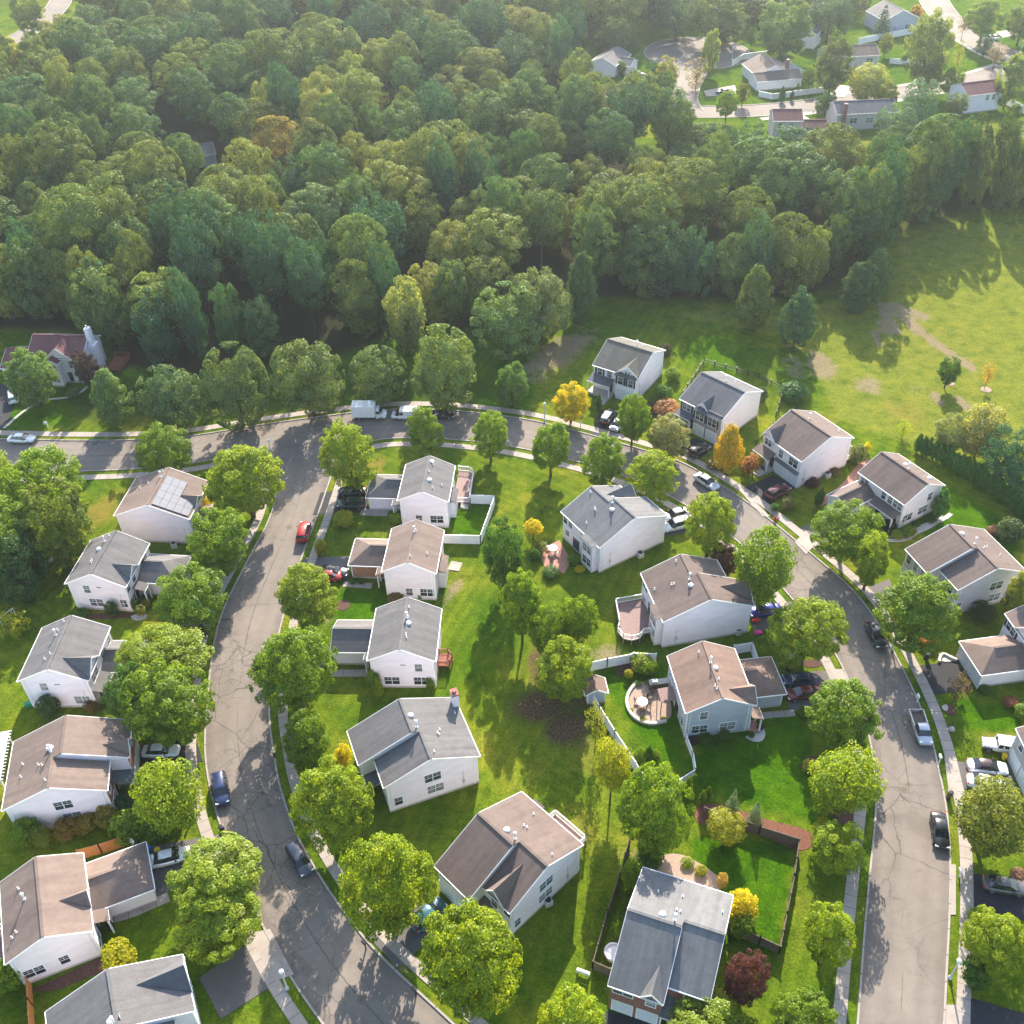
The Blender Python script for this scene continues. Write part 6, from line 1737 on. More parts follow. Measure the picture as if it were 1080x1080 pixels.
YARD = [
 ('maple', 'tall dark green tree at the top of the backyard row between the houses', (506, 546, 556, 624), DEEP, 1.),
 ('street', 'green tree with long trunk, second in the backyard row', (527, 600, 573, 668), MID, 3.),
 ('maple', 'slim green tree in the middle of the backyard row', (556, 632, 602, 694), MID, 1.5),
 ('maple', 'round green tree at the right of the backyard row', (588, 620, 632, 684), MID, 2.),
 ('maple', 'wide yellow-green tree at the bottom of the backyard row above the brown pit', (563, 670, 628, 742), LIME, 1.2),
 ('vase', 'slender tree with orange-tipped crown over the white slanting fence', (624, 776, 668, 838), (.128, .142, .012), 3.),
 ('thin', 'thin sparse yellowish sapling at the white slanting fence', (616, 738, 642, 782), OLIVE, 2.),
 ('maple', 'large deep green tree in the back garden above the blue-grey roof', (652, 806, 730, 902), MID, .4),
 ('vase', 'small yellow-green tree in front of the dark fence and mulch bed', (743, 852, 788, 893), GOLD, .8),
 ('street', 'small golden tree with mulch ring above the brick-paved terrace', (552, 545, 573, 566), YEL, 1.2),
 ('street', 'bright yellow tree beside the white house with olive-grey roof', (583, 403, 622, 445), YEL, .8),
 ('column', 'tall orange-yellow tree beside the two grey-roofed houses', (754, 445, 785, 499), ORA, .6),
 ('street', 'pale grey-green round tree at the kerb by the grey stone-fronted house', (681, 436, 731, 483), PALE, .9),
 ('maple', 'plum-coloured tree behind the taupe roof by the curving street', (746, 573, 780, 610), PLUM, .6),
 ('maple', 'dark plum tree between the brick house and the lower right lawn', (763, 998, 810, 1064), PLUM, .6),
 ('thin', 'bare brownish little tree in front of the cream double garage', (1000, 706, 1024, 742), (.06, .045, .036), .6),
 ('maple', 'small dark-leaved field tree with round mulch ring', (989, 376, 1014, 405), DEEP, 1.2),
 ('thin', 'thin orange sapling with mulch ring in the open field', (1036, 382, 1051, 404), (.16, .105, .03), 1.4),
 ('thin', 'tiny sapling at the end of the evergreen hedge', (945, 440, 962, 462), LIME, .3),
 ('vase', 'silvery pale tree at the field edge above the evergreen hedge', (1012, 424, 1062, 484), PALE, .6),
 ('vase', 'grey-green loose tree left of the silvery one above the evergreen hedge', (985, 436, 1022, 480), (.11, .13, .06), .6),
 ('pine', 'blue-green pine right of the silvery tree at the right edge', (1036, 448, 1086, 508), BLUG, .8),
 ('pine', 'darker pine cut by the right edge above the hedge end', (1062, 468, 1112, 528), BLUG, .8),
 ('street', 'leafy tree hiding the left end of the maroon-roofed house', (4, 366, 58, 428), (.06, .10, .03), 1.),
 ('maple', 'dark purple-brown tree in front of the white chimney', (78, 368, 106, 412), (.03, .022, .03), .6),
 ('column', 'round-topped conifer with sunlit tip beside the purple-brown tree', (94, 387, 138, 450), (.06, .10, .03), .3),
 ('street', 'olive treetop at the right edge beside the tan house wall', (1060, 596, 1092, 660), OLIVE, .8),
]
for k, lb, box, col, cl in YARD: tree(k, 'garden_tree', lb, box, col, cl)
# left cluster of big dark trees
for k, lb, box, col, cl in [
 ('maple', 'large sunlit tree at the top of the dark clump by the left edge', (2, 464, 84, 552), MID, 1.),
 ('maple', 'broad olive-lit tree in the middle of the clump by the left edge', (22, 505, 98, 596), (.066, .092, .012), 1.),
 ('maple', 'tree at the left edge of the clump, cut by the frame', (-45, 520, 40, 610), MID, 1.),
 ('pine', 'dark evergreen at the foot of the left clump', (-20, 560, 42, 640), (.022, .048, .016), .3),
 ('pine', 'dark evergreen beside the pale shed at left', (12, 545, 50, 612), (.022, .048, .016), .3),
 ('vase', 'yellowish tree cut by the left edge at the cross street', (-30, 470, 12, 520), LIME, 1.),
 ('thin', 'sparse golden shrub tree by the football goal at left', (-6, 640, 30, 676), GOLD, .4)]:
    tree(k, 'garden_tree', lb, box, col, cl)
# big roadside trees before the wood
for k, lb, box, col, cl in [
 ('oak', 'tall dark roadside tree with pale sunlit top, left of two others by the cross street', (146, 384, 214, 456), (.05, .085, .032), .6),
 ('oak', 'tall dark roadside tree with sunlit top, above the house with solar panels', (214, 364, 281, 452), (.06, .09, .03), .6),
 ('oak', 'tall dark roadside tree with sunlit crown right of the solar-panel house', (287, 354, 361, 442), (.065, .09, .03), .6),
 ('oak', 'low roadside tree right above the white box truck', (370, 366, 428, 426), (.07, .10, .03), .5),
 ('oak', 'tall roadside tree with sunlit top behind the white van', (432, 344, 504, 432), (.075, .105, .03), .5),
 ('street', 'small tidy cone-shaped tree alone on the verge left of the yellow tree', (521, 380, 558, 430), (.055, .10, .03), .3),
 ('vase', 'pale loose tree between the dark pines and the roadside trees', (404, 294, 452, 372), (.10, .12, .05), 1.),
 ('oak', 'large rounded tree with lit top standing out from the wood by the brown bank', (498, 300, 572, 376), (.07, .11, .035), .8),
 ('oak', 'grey-green tall tree behind the rounded tree by the brown bank', (540, 278, 602, 356), (.085, .11, .045), 1.),
 ('column', 'tall dark narrow conifer at the wood edge above the brown bank', (596, 266, 630, 340), (.035, .065, .025), .3),
 ('column', 'sunlit-edged narrow conifer at the wood edge above the grey-roofed houses', (778, 277, 816, 348), (.06, .085, .022), .3),
 ('column', 'smaller dark conifer standing on the grass right of the narrow conifer', (822, 303, 862, 368), (.03, .065, .03), .3),
 ('column', 'dark rounded conifer with lit top at the corner of the sunny field', (886, 275, 928, 330), (.035, .065, .025), .3),
 ('column', 'second conifer with lit right side at the corner of the sunny field', (908, 260, 944, 312), (.05, .08, .025), .3)]:
    tree(k, 'edge_tree', lb, box, col, cl, cat='tree')

# shrubs and small garden plants
def shrub(k, label, box, col, clear=.0, group=None, name='shrub', cat='shrub'): tree(k, name, label, box, col, clear, cat, group)
for i, (x, y, w_, hh, cl) in enumerate(((28, 877, 30, 34, MID), (43, 882, 22, 26, OLIVE), (69, 874, 26, 26, (.11, .08, .02)), (90, 868, 26, 24, (.12, .10, .02)), (112, 861, 26, 26, (.12, .11, .02)))):
    shrub('ball', ('leafy green bush at the left end of the row under the pale blue-white wall', 'olive bush, second in the row under the pale blue-white wall', 'rust-brown bush in the middle of the row under the pale blue-white wall',
                   'amber-tinted bush right of the rust-brown one in the row', 'amber-green bush at the right end of the row beside the blue spruce')[i], (x - w_ / 2, y - hh / 2, x + w_ / 2, y + hh / 2), cl, 0, 'bushes along the wall')
for k, lb, box, col in [
 ('ball', 'dark clipped round bush against the pale pink gable wall', (110, 633, 124, 652), (.03, .055, .018)),
 ('ball', 'low olive bush in a stone ring by the porch at left', (142, 637, 154, 650), OLIVE),
 ('ball', 'bright yellow-green low bush by the porch at left', (149, 632, 158, 641), GOLD),
 ('ball', 'dark round bush beside the porch of the house with the pale pink gable', (139, 631, 149, 645), DEEP),
 ('shrub', 'loose dark bush at the left foot of the pink gable wall', (81, 640, 94, 652), DEEP),
 ('shrub', 'dark bush under the lower left white gable wall', (39, 733, 62, 758), (.03, .055, .018)),
 ('shrub', 'small reddish bush under the double window of the white gable at left', (88, 737, 104, 752), (.08, .06, .02)),
 ('shrub', 'blue spruce-like shrub at the brick corner of the house with the bush hedge', (116, 838, 140, 860), BLUG),
 ('shrub', 'bright green shrub tree beside the orange cedar fence', (116, 855, 152, 890), MID),
 ('ball', 'tall dark clipped bush below the yellow-green tree at lower left', (150, 850, 182, 888), DEEP),
 ('shrub', 'round golden bush with brown top right of the pale gable at lower left', (108, 990, 142, 1030), GOLD),
 ('shrub', 'dark shrub at the left edge below the tan-roofed gable', (-12, 1010, 20, 1050), MID),
 ('shrub', 'yellow bush left of the grey stepped roof', (352, 785, 371, 808), YEL),
 ('arbor', 'narrow clipped evergreen against the white gable left of the double window', (393, 715, 404, 736), MID),
 ('shrub', 'leafy bush climbing the left corner of the white gable', (386, 706, 401, 730), MID),
 ('shrub', 'small bush at the right corner of the white gable above the chimney house', (449, 716, 459, 730), MID),
 ('ball', 'round yellow-green bush by the white garage of the red-decked house', (410, 540, 424, 553), LIME),
 ('shrub', 'yellowish shrub by the driveway below the black cars', (352, 538, 373, 556), GOLD),
 ('shrub', 'tiny clipped bush by the wall of the beige house', (440, 625, 446, 632), MID),
 ('shrub', 'brownish low bush at the foot of the beige gable', (408, 624, 428, 634), (.09, .07, .03)),
 ('ball', 'small round bush by the beige garage, left one', (368, 610, 376, 616), DEEP), ('ball', 'small round bush by the beige garage, right one', (377, 610, 385, 616), DEEP),
 ('shrub', 'dark shrub at the lower right corner of the vegetable garden terrace', (572, 598, 590, 608), DEEP),
 ('shrub', 'dark shrub left of the brick-paved terrace', (557, 578, 570, 592), DEEP),
 ('shrub', 'olive shrub at the left of the brick-paved terrace', (562, 570, 576, 584), OLIVE),
 ('shrub', 'yellow-flowered low plant below the brick-paved terrace', (606, 596, 617, 604), YEL),
 ('shrub', 'green bush at the wall by the terrace door', (598, 584, 612, 596), MID),
 ('shrub', 'lush green vegetable patch by the white fence', (664, 688, 690, 710), LIME),
 ('shrub', 'dark leafy vegetable patch next to the lush one', (678, 695, 694, 714), MID),
 ('shrub', 'yellow-flowering plant at the corner of the vegetable bed', (658, 706, 668, 716), GOLD),
 ('arbor', 'dark little cone evergreen left of the large back-garden tree', (679, 786, 690, 808), DEEP),
 ('shrub', 'feathery bush left of the dark little cone evergreen', (668, 788, 682, 806), MID), ('shrub', 'feathery bush right of the dark little cone evergreen', (687, 790, 698, 806), MID),
 ('arbor', 'green flame-shaped evergreen at the end of the white fence, left of two', (721, 818, 731, 840), MID), ('arbor', 'green flame-shaped evergreen at the end of the white fence, right of two', (729, 814, 736, 830), MID),
 ('arbor', 'flame-shaped evergreen on the dark mulch, taller of two', (737, 830, 745, 852), MID), ('arbor', 'flame-shaped evergreen on the dark mulch, shorter of two', (744, 826, 751, 846), MID),
 ('spruce', 'pale blue-green spruce at the mulch bed, left of the two', (760, 829, 786, 866), (.07, .10, .06)), ('spruce', 'pale blue-green spruce at the mulch bed, right of the two', (786, 842, 809, 872), (.07, .10, .06)),
 ('shrub', 'bright yellow shrub at the right corner of the blue-grey roof', (766, 938, 800, 974), YEL), ('shrub', 'green base bush under the bright yellow shrub', (770, 962, 796, 990), MID),
 ('shrub', 'pair-topped green shrub left of the blue-grey roof corner', (656, 906, 678, 942), MID),
 ('shrub', 'low dark shrub behind the blue-grey roof', (672, 894, 700, 912), DEEP),
 ('shrub', 'yellow-green bush at the end of the red mulch bed', (858, 862, 876, 886), GOLD),
 ('ball', 'round green bush beside the basketball hoop', (822, 682, 846, 706), LIME), ('ball', 'low round bush at the corner of the two-car driveway', (841, 744, 855, 757), MID),
 ('shrub', 'dark bush under the left window of the blue-grey gable', (736, 773, 752, 784), DEEP), ('shrub', 'dark bush under the right window of the blue-grey gable', (758, 769, 771, 782), DEEP), ('shrub', 'reddish low bush by the blue-grey gable wall', (726, 776, 737, 785), (.06, .03, .03)),
 ('shrub', 'dark red little shrub in the pale stone bed by the porch', (798, 762, 806, 770), PLUM), ('shrub', 'dark shrub in the pale stone bed by the porch', (789, 771, 796, 778), DEEP),
 ('shrub', 'yellow flowers by the small mulch bed under the yellow-green street tree', (846, 800, 860, 815), GOLD),
 ('shrub', 'rust-brown shrub between the orange-yellow tree and the steps', (782, 478, 800, 500), (.16, .08, .04)), ('shrub', 'yellow-green shrub right of the rust-brown one by the steps', (797, 480, 806, 494), GOLD),
 ('shrub', 'brown shrub left of the orange-yellow tree', (745, 482, 764, 494), (.11, .09, .03)),
 ('shrub', 'heap of rust-brown bushes between the two shaded houses', (690, 422, 718, 438), (.17, .09, .05)),
 ('shrub', 'green bush at the white wall of the olive-roofed house', (690, 404, 710, 424), DEEP), ('shrub', 'pale flowering bush behind the white wall of the olive-roofed house', (702, 388, 718, 402), MID),
 ('arbor', 'narrow evergreen at the porch of the olive-roofed house', (628, 414, 635, 434), DEEP),
 ('shrub', 'dark bush on the open grass behind the thin black fence', (822, 402, 852, 424), (.03, .07, .025)), ('shrub', 'dark small bush behind the grey-roofed house', (798, 408, 810, 424), (.03, .05, .025)),
 ('shrub', 'dark low bush on the shaded grass behind the olive-roofed house', (694, 362, 708, 376), (.04, .04, .025)),
 ('shrub', 'large olive bush at the back corner of the taupe-roofed house', (895, 467, 915, 490), (.07, .09, .03)), ('shrub', 'yellow shrub at the back corner behind the olive bush', (911, 466, 918, 478), YEL), ('shrub', 'plum shrub at the foot of the mauve wall', (848, 504, 864, 513), PLUM), ('shrub', 'brown bush beside the air conditioner at the mauve wall', (872, 492, 886, 502), (.09, .07, .03)),
 ('arbor', 'small dark cone evergreen at the low front wing of the mauve-walled house', (860, 512, 870, 536), DEEP), ('shrub', 'brownish bush on the lawn by the maroon SUV', (824, 524, 840, 538), (.09, .09, .03)), ('shrub', 'dark small bush by the maroon SUV driveway', (813, 530, 822, 540), DEEP),
 ('shrub', 'dark plum bush by the porch of the mauve-walled house', (930, 548, 946, 560), (.035, .018, .02)), ('ball', 'yellow-green ball bush below the porch of the mauve-walled house', (940, 558, 953, 569), LIME), ('ball', 'green ball bush in the stone bed at the mauve house corner', (951, 555, 962, 568), MID), ('ball', 'paler ball bush beside the green one at the mauve house corner', (958, 554, 967, 566), OLIVE), ('ball', 'dark ball bush beside the cone-shaped evergreen', (976, 542, 988, 552), DEEP), ('ball', 'small ball bush under the gable window of the mauve house', (963, 549, 971, 556), DEEP),
 ('arbor', 'tall leaning cone-shaped evergreen at the mauve house corner', (985, 514, 1003, 548), (.04, .09, .022)),
 ('shrub', 'dark bush at the foot of the tan house gable', (1024, 634, 1050, 656), (.04, .06, .02)), ('shrub', 'dark shrub bed at the right edge behind the tan house', (1052, 546, 1080, 572), (.035, .055, .025)), ('shrub', 'reddish shrub behind the tan house roof', (1042, 554, 1056, 564), (.12, .05, .04)),
 ('shrub', 'low bush by the porch steps at the right edge', (1033, 722, 1046, 732), DEEP), ('shrub', 'reddish low shrub in the bed at the right edge', (1058, 733, 1074, 746), (.13, .06, .04)), ('shrub', 'green shrub at the right edge below the cream garage', (1070, 742, 1090, 760), MID), ('shrub', 'small round tuft beside the boulder', (1000, 763, 1008, 770), DEEP),
 ('shrub', 'orange shrub under the large tree before the tan house', (968, 668, 990, 684), (.30, .12, .03)),
 ('shrub', 'dense dark shrub under the bright green tree at the lower right edge', (1014, 1008, 1046, 1044), DEEP), ('shrub', 'small yellow-green shrub by the black driveway at the lower right edge', (1021, 958, 1038, 974), LIME), ('shrub', 'brown-purple shrub by the dark bronze saloon', (1066, 916, 1086, 932), (.12, .07, .06)),
 ('shrub', 'small golden bush on the verge near the red car', (331, 568, 345, 586), GOLD), ('shrub', 'low green bush below the tree by the slate garage at left', (207, 660, 220, 672), DEEP),
 ('arbor', 'dark topiary bush on the sunny lawn at left', (23, 656, 33, 668), DEEP),
 ('shrub', 'yellow shrub at the solar-panel house front', (206, 520, 226, 546), YEL),
 ('shrub', 'dark shrub by the shaded house corner under the bright yellow tree', (700, 440, 716, 456), DEEP),
 ('shrub', 'pale shrub in front of the maroon-roofed house path', (70, 408, 84, 420), (.07, .09, .05)),
 ('shrub', 'green bush on the blue-grey house patio rim', (670, 718, 677, 724), MID), ('shrub', 'orange flowers along the patio rim', (697, 755, 703, 760), GOLD), ('shrub', 'yellow flowers along the patio rim left side', (662, 746, 668, 751), GOLD), ('shrub', 'golden flowers at the bottom of the patio rim', (674, 756, 682, 761), GOLD), ('shrub', 'reddish flowers at the top of the patio rim', (680, 717, 686, 722), GOLD),
 ('shrub', 'tall grass tuft on the stone terrace behind the blue-grey roof', (733, 912, 746, 924), GOLD), ('shrub', 'tan grass clump at the end of the stone terrace', (756, 920, 768, 936), (.2, .15, .06)), ('shrub', 'light green clump on the stone terrace behind the blue-grey roof', (718, 904, 732, 916), LIME)]:
    shrub(k, lb, box, col)
for i, (x, y) in enumerate(((1001, 404), (1040, 411))):
    p = G(x, y); o = bpy.data.objects.new('mulch_ring', MB().lathe([(1.0, 0), (.95, .06), (.1, .10)], n=18).mesh('mulch_ring', M['dirtcol'])); o.location = p; link(o); tag(o, ('mulch ring round the small dark-leaved field tree', 'mulch ring round the orange field sapling')[i], 'mulch ring')
# the clipped evergreen hedge: individual arborvitae in a row
L_ = resample(pxline([(966, 477), (985, 486), (1010, 499), (1035, 515), (1058, 531), (1078, 550), (1092, 568)]), 27)
for i, p in enumerate(L_):
    plant('arbor', 'hedge_evergreen', 'narrow clipped evergreen in the long dark hedge beside the open field', 'evergreen', (p.x + rnd.uniform(-.1, .1), p.y, 0), rnd.uniform(.72, .85), rnd.uniform(1.8, 2.2), 2.0, (.035, .085, .020), 'evergreens of the long hedge', seed=i * 5 + 1)

# ------------------------------------------------------------------ the wood and the far gardens
rw0 = random.Random(3)
FAR = [
 ('maple', 'pale bushy tree left of the turning circle drive', (692, 60, 716, 96), PALE, .6), ('thin', 'thin brownish tree on the grass by the turning circle', (722, 62, 748, 92), (.085, .075, .05), .6),
 ('street', 'tall narrow tree between the turning circle and the fenced white house', (740, 30, 760, 76), (.10, .13, .04), .5),
 ('maple', 'dark tall tree above the fenced white house', (796, 0, 858, 60), (.055, .09, .035), 1.), ('pine', 'dark pine clump left above the turning circle', (690, -12, 740, 38), (.04, .07, .035), 1.), ('maple', 'broad dark tree behind the turning circle', (732, -6, 790, 44), (.055, .08, .03), 1.),
 ('pine', 'dark evergreen near the top edge right of the tall dark tree', (852, -8, 900, 40), (.035, .065, .035), 1.), ('spruce', 'dark fir in front of the large pale house near the top edge', (918, 6, 946, 38), (.03, .055, .03), .3),
 ('street', 'big dark conical tree in front of the far tan house', (860, 36, 900, 98), (.055, .075, .03), 1.5), ('vase', 'light spreading tree by the far street', (892, 68, 940, 106), (.13, .15, .05), 1.),
 ('maple', 'tall maple over the far driveway', (955, 12, 1004, 84), (.085, .11, .04), 2.), ('street', 'green tree on the verge of the far side street', (1020, 0, 1060, 36), (.09, .13, .04), 3.), ('maple', 'green tree at the top right corner', (1060, 2, 1100, 40), (.08, .11, .04), 2.),
 ('thin', 'young thin tree on the far corner lawn', (1005, 44, 1018, 68), OLIVE, 2.), ('thin', 'bare tree on the far corner lawn', (1040, 44, 1064, 66), (.07, .06, .05), 2.), ('thin', 'bare street tree on the far side street', (1010, 12, 1026, 36), (.07, .06, .05), 2.),
 ('street', 'tall green tree right of the far dark-red-roofed house', (1052, 56, 1082, 110), (.09, .12, .04), 1.), ('pine', 'blue-green pine behind the grey gabled house, right one', (950, 84, 992, 130), (.045, .09, .055), 2.), ('pine', 'blue-green pine in front of the far street', (924, 108, 966, 152), (.045, .085, .05), 2.), ('maple', 'rounded bush tree beside the far dark-red-roofed house', (998, 98, 1022, 122), (.07, .10, .04), .8),
 ('arbor', 'dark cone evergreen inside the far white fence, tallest', (822, 91, 829, 107), DEEP, 0), ('arbor', 'dark cone evergreen inside the far white fence, short one', (833, 96, 838, 106), DEEP, 0), ('arbor', 'dark cone evergreen inside the far white fence, right one', (839, 88, 844, 99), DEEP, 0),
 ('ball', 'round dark bush by the far pale grey house', (650, 64, 661, 79), DEEP, 0), ('maple', 'orange-brown tree near the top edge by the large pale house', (958, 6, 974, 24), (.22, .14, .05), .6), ('maple', 'green treetop left of the far pale house roof', (628, 20, 668, 56), (.07, .10, .035), 1.),
 ('street', 'sunlit yellowish tree by the woodland road at the far left', (-14, 40, 26, 74), GOLD, 1.), ('maple', 'green tree above the woodland road', (10, -10, 46, 34), (.09, .12, .045), 2.), ('maple', 'red-brown tree inside the left part of the wood', (92, 30, 132, 62), (.17, .09, .05), 5.)]
for k, lb, box, col, cl in FAR: tree(k, 'far_tree', lb, box, col, cl)
for i, (x, y) in enumerate(((612, 96), (655, 92), (668, 60), (690, 92), (762, 68), (782, 112), (792, 50), (850, 74), (852, 94), (932, 60), (948, 56), (986, 62), (1000, 104), (1042, 104), (1074, 92), (632, 56), (660, 44), (932, 122), (868, 126), (800, 138), (765, 128), (962, 26), (908, 28), (1036, 62), (880, 56), (745, 84), (700, 112), (1088, 70), (1010, 10), (976, 100))):
    p = G(x, y); r = rw0.uniform(2.0, 3.6)
    if i % 3 == 1: continue
    plant(('maple', 'street', 'forest', 'pine')[i % 4], 'far_tree', 'green tree standing between the far houses beyond the wood', 'tree', p, r, r * 1.25, r * 1.25 + 1.2, (MID, OLIVE, DEEP, BLUG)[i % 4], 'trees between the far houses', seed=i * 3 + 2)

def clear_of(p):
    for (x, y, r) in HOLES:
        if (p[0] - x) ** 2 + (p[1] - y) ** 2 < r * r: return False
    return True
HOLES = []
for px, r in (((208, 176), 9), ((222, 186), 8), ((478, 196), 8), ((96, 156), 8), ((45, 400), 10), ((-10, 392), 14), ((60, 380), 16), ((20, 372), 14), ((-40, 380), 16), ((100, 366), 9), ((600, 345), 16), ((640, 118), 12), ((288, 46), 7), ((634, 105), 12), ((5, 72), 24), ((36, 56), 20), ((60, 34), 15), ((20, 44), 14), ((50, 20), 12), ((-20, 66), 16), ((65, 0), 10), ((212, 192), 13), ((216, 206), 10), ((826, 150), 9), ((906, 140), 9), ((930, 134), 8), ((880, 136), 8), ((860, 140), 8), ((330, 372), 5)):
    p = G(*px); HOLES.append((p.x, p.y, r))
pts = []
rw = random.Random(5)
xs0 = [p[0] for p in WOODS]; ys0 = [p[1] for p in WOODS]
cand = [(rw.uniform(min(xs0), max(xs0)), rw.uniform(min(ys0), max(ys0))) for _ in range(26000)]
FARW = [tuple(G(*q)[:2]) for q in ((606, -6), (612, 34), (640, 46), (682, 42), (700, 26), (740, 22), (790, 34), (852, 40), (900, 16), (910, -50), (606, -50))]
cf = [(rw.uniform(10, 140), rw.uniform(330, 560)) for _ in range(9000)]
cand += cf
ca = np.array(cand); ok = inpoly(ca[:, 0], ca[:, 1], WOODS) | inpoly(ca[:, 0], ca[:, 1], FARW)
grid = {}
for (x, y), k in zip(cand, ok):
    if not k or not clear_of((x, y)): continue
    # keep to what the photograph shows
    fw = y * CP + CAMH * SP
    if abs(x) / fw * FPX > 600: continue
    md = 8.4 if y < 235 else 9.8 if y < 300 else 11.2
    gxk, gyk = int(x // 12), int(y // 12)
    if any((x - q[0]) ** 2 + (y - q[1]) ** 2 < md * md for i in (-1, 0, 1) for j in (-1, 0, 1) for q in grid.get((gxk + i, gyk + j), ())): continue
    grid.setdefault((gxk, gyk), []).append((x, y)); pts.append((x, y))
EDGE = pxline([(118, 372), (150, 386), (210, 384), (262, 378), (310, 374), (352, 366), (395, 352), (440, 346), (500, 340), (545, 332), (602, 318), (650, 316), (705, 314), (760, 316), (830, 312), (866, 300), (906, 282), (935, 244), (1000, 226), (1080, 217), (1130, 212)], 1.0)
edge_pts = []
s_ = 0.0; lastp = None
for q in EDGE:
    if lastp is None or (q - lastp).length > rw.uniform(5.0, 6.8):
        lastp = q
        if clear_of((q.x, q.y)): edge_pts.append((q.x + rw.uniform(-1, 1), q.y + rw.uniform(0, 2.5)))
for q in pxline([(-90, 338), (-30, 340), (20, 338), (70, 338), (112, 348), (128, 372)], 1.0) + pxline([(-90, 322), (0, 322), (60, 324), (120, 334)], 1.0):
    if all((q.x - e[0]) ** 2 + (q.y - e[1]) ** 2 > 27 for e in edge_pts): edge_pts.append((q.x + rw.uniform(-1, 1), q.y + rw.uniform(0, 2)))
pts = [p for p in pts if all((p[0] - e[0]) ** 2 + (p[1] - e[1]) ** 2 > 5.0 ** 2 for e in edge_pts)] + edge_pts
edge_set = set(edge_pts)
pts.sort(key=lambda p: p[1])
WKINDS = [
 ('oak', (.070, .091, .024), 'olive-green broadleaf tree, rounded crown, standing in the dense wood', .34),
 ('oak', (.047, .080, .026), 'mid-green broadleaf tree in the dense wood, crown touching its neighbours', .30),
 ('forest', (.098, .116, .030), 'pale yellow-green broadleaf tree in the dense wood', .14),
 ('forest', (.036, .072, .028), 'dark green tree in the dense wood', .12),
 ('pine', (.022, .055, .033), 'blue-green pine among the trees of the wood', .10)]
cnt = 0; rest = []
for (x, y) in pts:
    t = rw.random(); acc = 0
    pxx = 540 + x / (y * CP + CAMH * SP) * FPX
    front = y < 215 and pxx < 640
    if front and 200 < pxx < 430 and rw.random() < .6: kk = WKINDS[4]
    else:
        for kk in WKINDS:
            acc += kk[3]
            if t < acc: break
    Rx = rw.uniform(4.0, 8.0) * (1.0 if y < 300 else 1.12); Rz = rw.uniform(6.0, 8.6)
    if kk[0] == 'pine': Rx *= .8; Rz *= 1.15
    hc = Rz * rw.uniform(1.02, 1.2) + rw.uniform(0, 6.0) + (1.0 if y > 235 else 0)
    if (x, y) in edge_set: Rx *= .80; Rz *= (1.6 if pxx > 905 else 1.05); hc = Rz * .94 + .2
    if pxx > 720 and y > 236: Rz *= .74; hc = Rz * 1.02
    v = rw.uniform(.86, 1.14)
    col = (kk[1][0] * v * rw.uniform(.9, 1.12), kk[1][1] * v, kk[1][2] * v)
    if rw.random() < .002: col = (.13, .105, .022)
    if cnt < 290:
        lb = kk[2] if abs(col[0] - .13) > 1e-6 else 'golden-brown autumn tree in the dense wood'
        plant(kk[0], 'woodland_tree', lb, 'tree', (x, y, 0), Rx, Rz, hc, col, 'trees of the dense wood', seed=cnt * 3 + 1)
        cnt += 1
    else: rest.append((x, y, Rx, Rz, hc, col, kk[0]))
print('woodland trees', cnt, 'rest', len(rest))
DIST = [crown('crown', 300 + i, 'dome', 100, 44, .105, (.12, .23), .30, .04, .12, .12, 'leafdense') for i in range(4)]
if rest:
    V, T = [], []
    bm_me = []
    for i, (x, y, Rx, Rz, hc, col, k) in enumerate(rest):
        src = DIST[i % 4]
        n = len(src.vertices); a = np.empty(n * 3, np.float32); src.vertices.foreach_get('co', a); a = a.reshape(-1, 3)
        tt = np.empty(n, np.float32); src.attributes['tone'].data.foreach_get('value', tt)
        V.append(a * np.array([Rx, Rx, Rz]) + np.array([x, y, hc])); T.append(np.clip(tt + rw.uniform(-.15, .15), 0, 1))
    V, T = np.concatenate(V), np.concatenate(T); n = len(V) // 4
    me = bpy.data.meshes.new('distant_woods')
    me.vertices.add(4 * n); me.vertices.foreach_set('co', V.reshape(-1).astype(np.float32))
    me.loops.add(4 * n); me.loops.foreach_set('vertex_index', np.arange(4 * n, dtype=np.int32))
    me.polygons.add(n); me.polygons.foreach_set('loop_start', np.arange(0, 4 * n, 4, dtype=np.int32)); me.polygons.foreach_set('loop_total', np.full(n, 4, dtype=np.int32))
    a = me.attributes.new('tone', 'FLOAT', 'POINT'); a.data.foreach_set('value', T.astype(np.float32))
    me.update(); me.materials.append(M['leafdense'])
    o = bpy.data.objects.new('distant_woods', me); o.color = (.085, .105, .036, 1)
    tag(link(o), 'farthest treetops of the wood towards the top edge', 'woods', None, 'stuff')

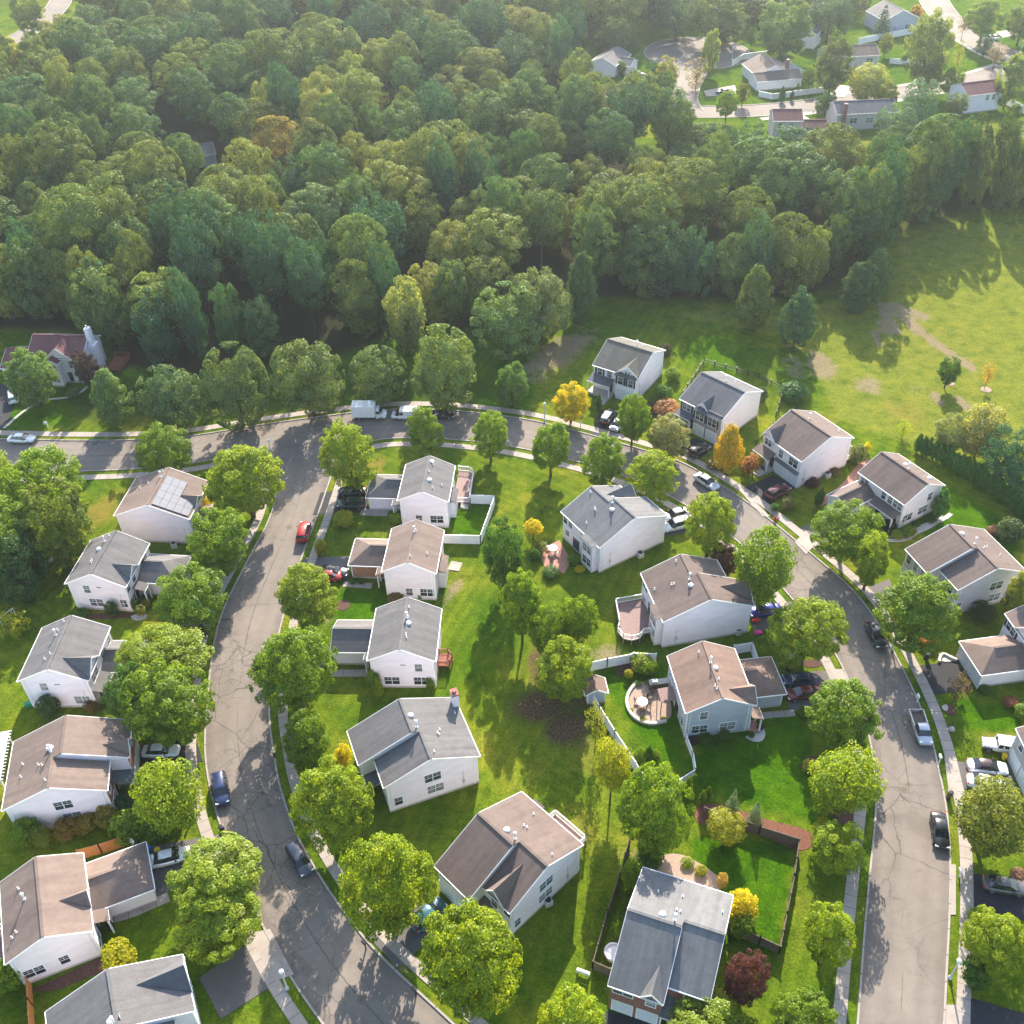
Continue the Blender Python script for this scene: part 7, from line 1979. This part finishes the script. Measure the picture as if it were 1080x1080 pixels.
# ------------------------------------------------------------------ air, light, camera
HAZE = True
if HAZE:
    m = bpy.data.materials.new('summer_haze'); m.use_nodes = True
    nt = m.node_tree; nt.nodes.clear()
    out = nt.nodes.new('ShaderNodeOutputMaterial'); pv = nt.nodes.new('ShaderNodeVolumePrincipled')
    pv.inputs['Color'].default_value = (.80, .90, 1.0, 1); pv.inputs['Density'].default_value = HAZE_D
    pv.inputs['Anisotropy'].default_value = 0.55
    nt.links.new(pv.outputs[0], out.inputs['Volume'])
    o = MB().box(-700, 700, -120, 900, -1, 112).build('haze', m); tag(o, kind='stuff')

SUN_EL, SUN_AZ = R(30.5), R(81.5)       # azimuth measured from +X towards +Y
w = bpy.data.worlds.new('World'); SC.world = w; w.use_nodes = True
nt = w.node_tree; bg = nt.nodes['Background']
sky = nt.nodes.new('ShaderNodeTexSky'); sky.sky_type = 'NISHITA'; sky.sun_disc = False
sky.sun_elevation = SUN_EL; sky.sun_rotation = math.pi / 2 - SUN_AZ
sky.air_density = 1.2; sky.dust_density = 1.5; sky.ozone_density = 1.0
nt.links.new(sky.outputs[0], bg.inputs[0]); bg.inputs[1].default_value = 0.15
sl = bpy.data.lights.new('sun', 'SUN'); sl.energy = 5.0; sl.angle = R(0.5); sl.color = (1.0, .89, .74)
so = bpy.data.objects.new('sun', sl); link(so)
d = Vector((math.cos(SUN_EL) * math.cos(SUN_AZ), math.cos(SUN_EL) * math.sin(SUN_AZ), math.sin(SUN_EL)))
so.rotation_euler = d.to_track_quat('Z', 'Y').to_euler(); so.location = d * 300

cd = bpy.data.cameras.new('camera'); cam = bpy.data.objects.new('camera', cd); link(cam)
cd.sensor_fit = 'HORIZONTAL'; cd.sensor_width = 36.0; cd.lens = 36.0 * FPX / 1080.0; cd.clip_end = 9000; cd.clip_start = 1
cam.matrix_world = Matrix.Translation((0, 0, CAMH)) @ Matrix.Rotation(math.pi / 2 - PITCH, 4, 'X') @ Matrix.Rotation(ROLL, 4, 'Z')
SC.camera = cam
SC.render.resolution_x = SC.render.resolution_y = 1024
vs = SC.view_settings; vs.view_transform = 'Standard'; vs.look = 'None'; vs.gamma = 1.0; vs.exposure = EXPO; vs.use_curve_mapping = False
cy_ = SC.cycles
cy_.max_bounces = 6; cy_.diffuse_bounces = 3; cy_.glossy_bounces = 2; cy_.transmission_bounces = 3; cy_.volume_bounces = 0; cy_.transparent_max_bounces = 4
cy_.use_denoising = True
bpy.context.view_layer.update()
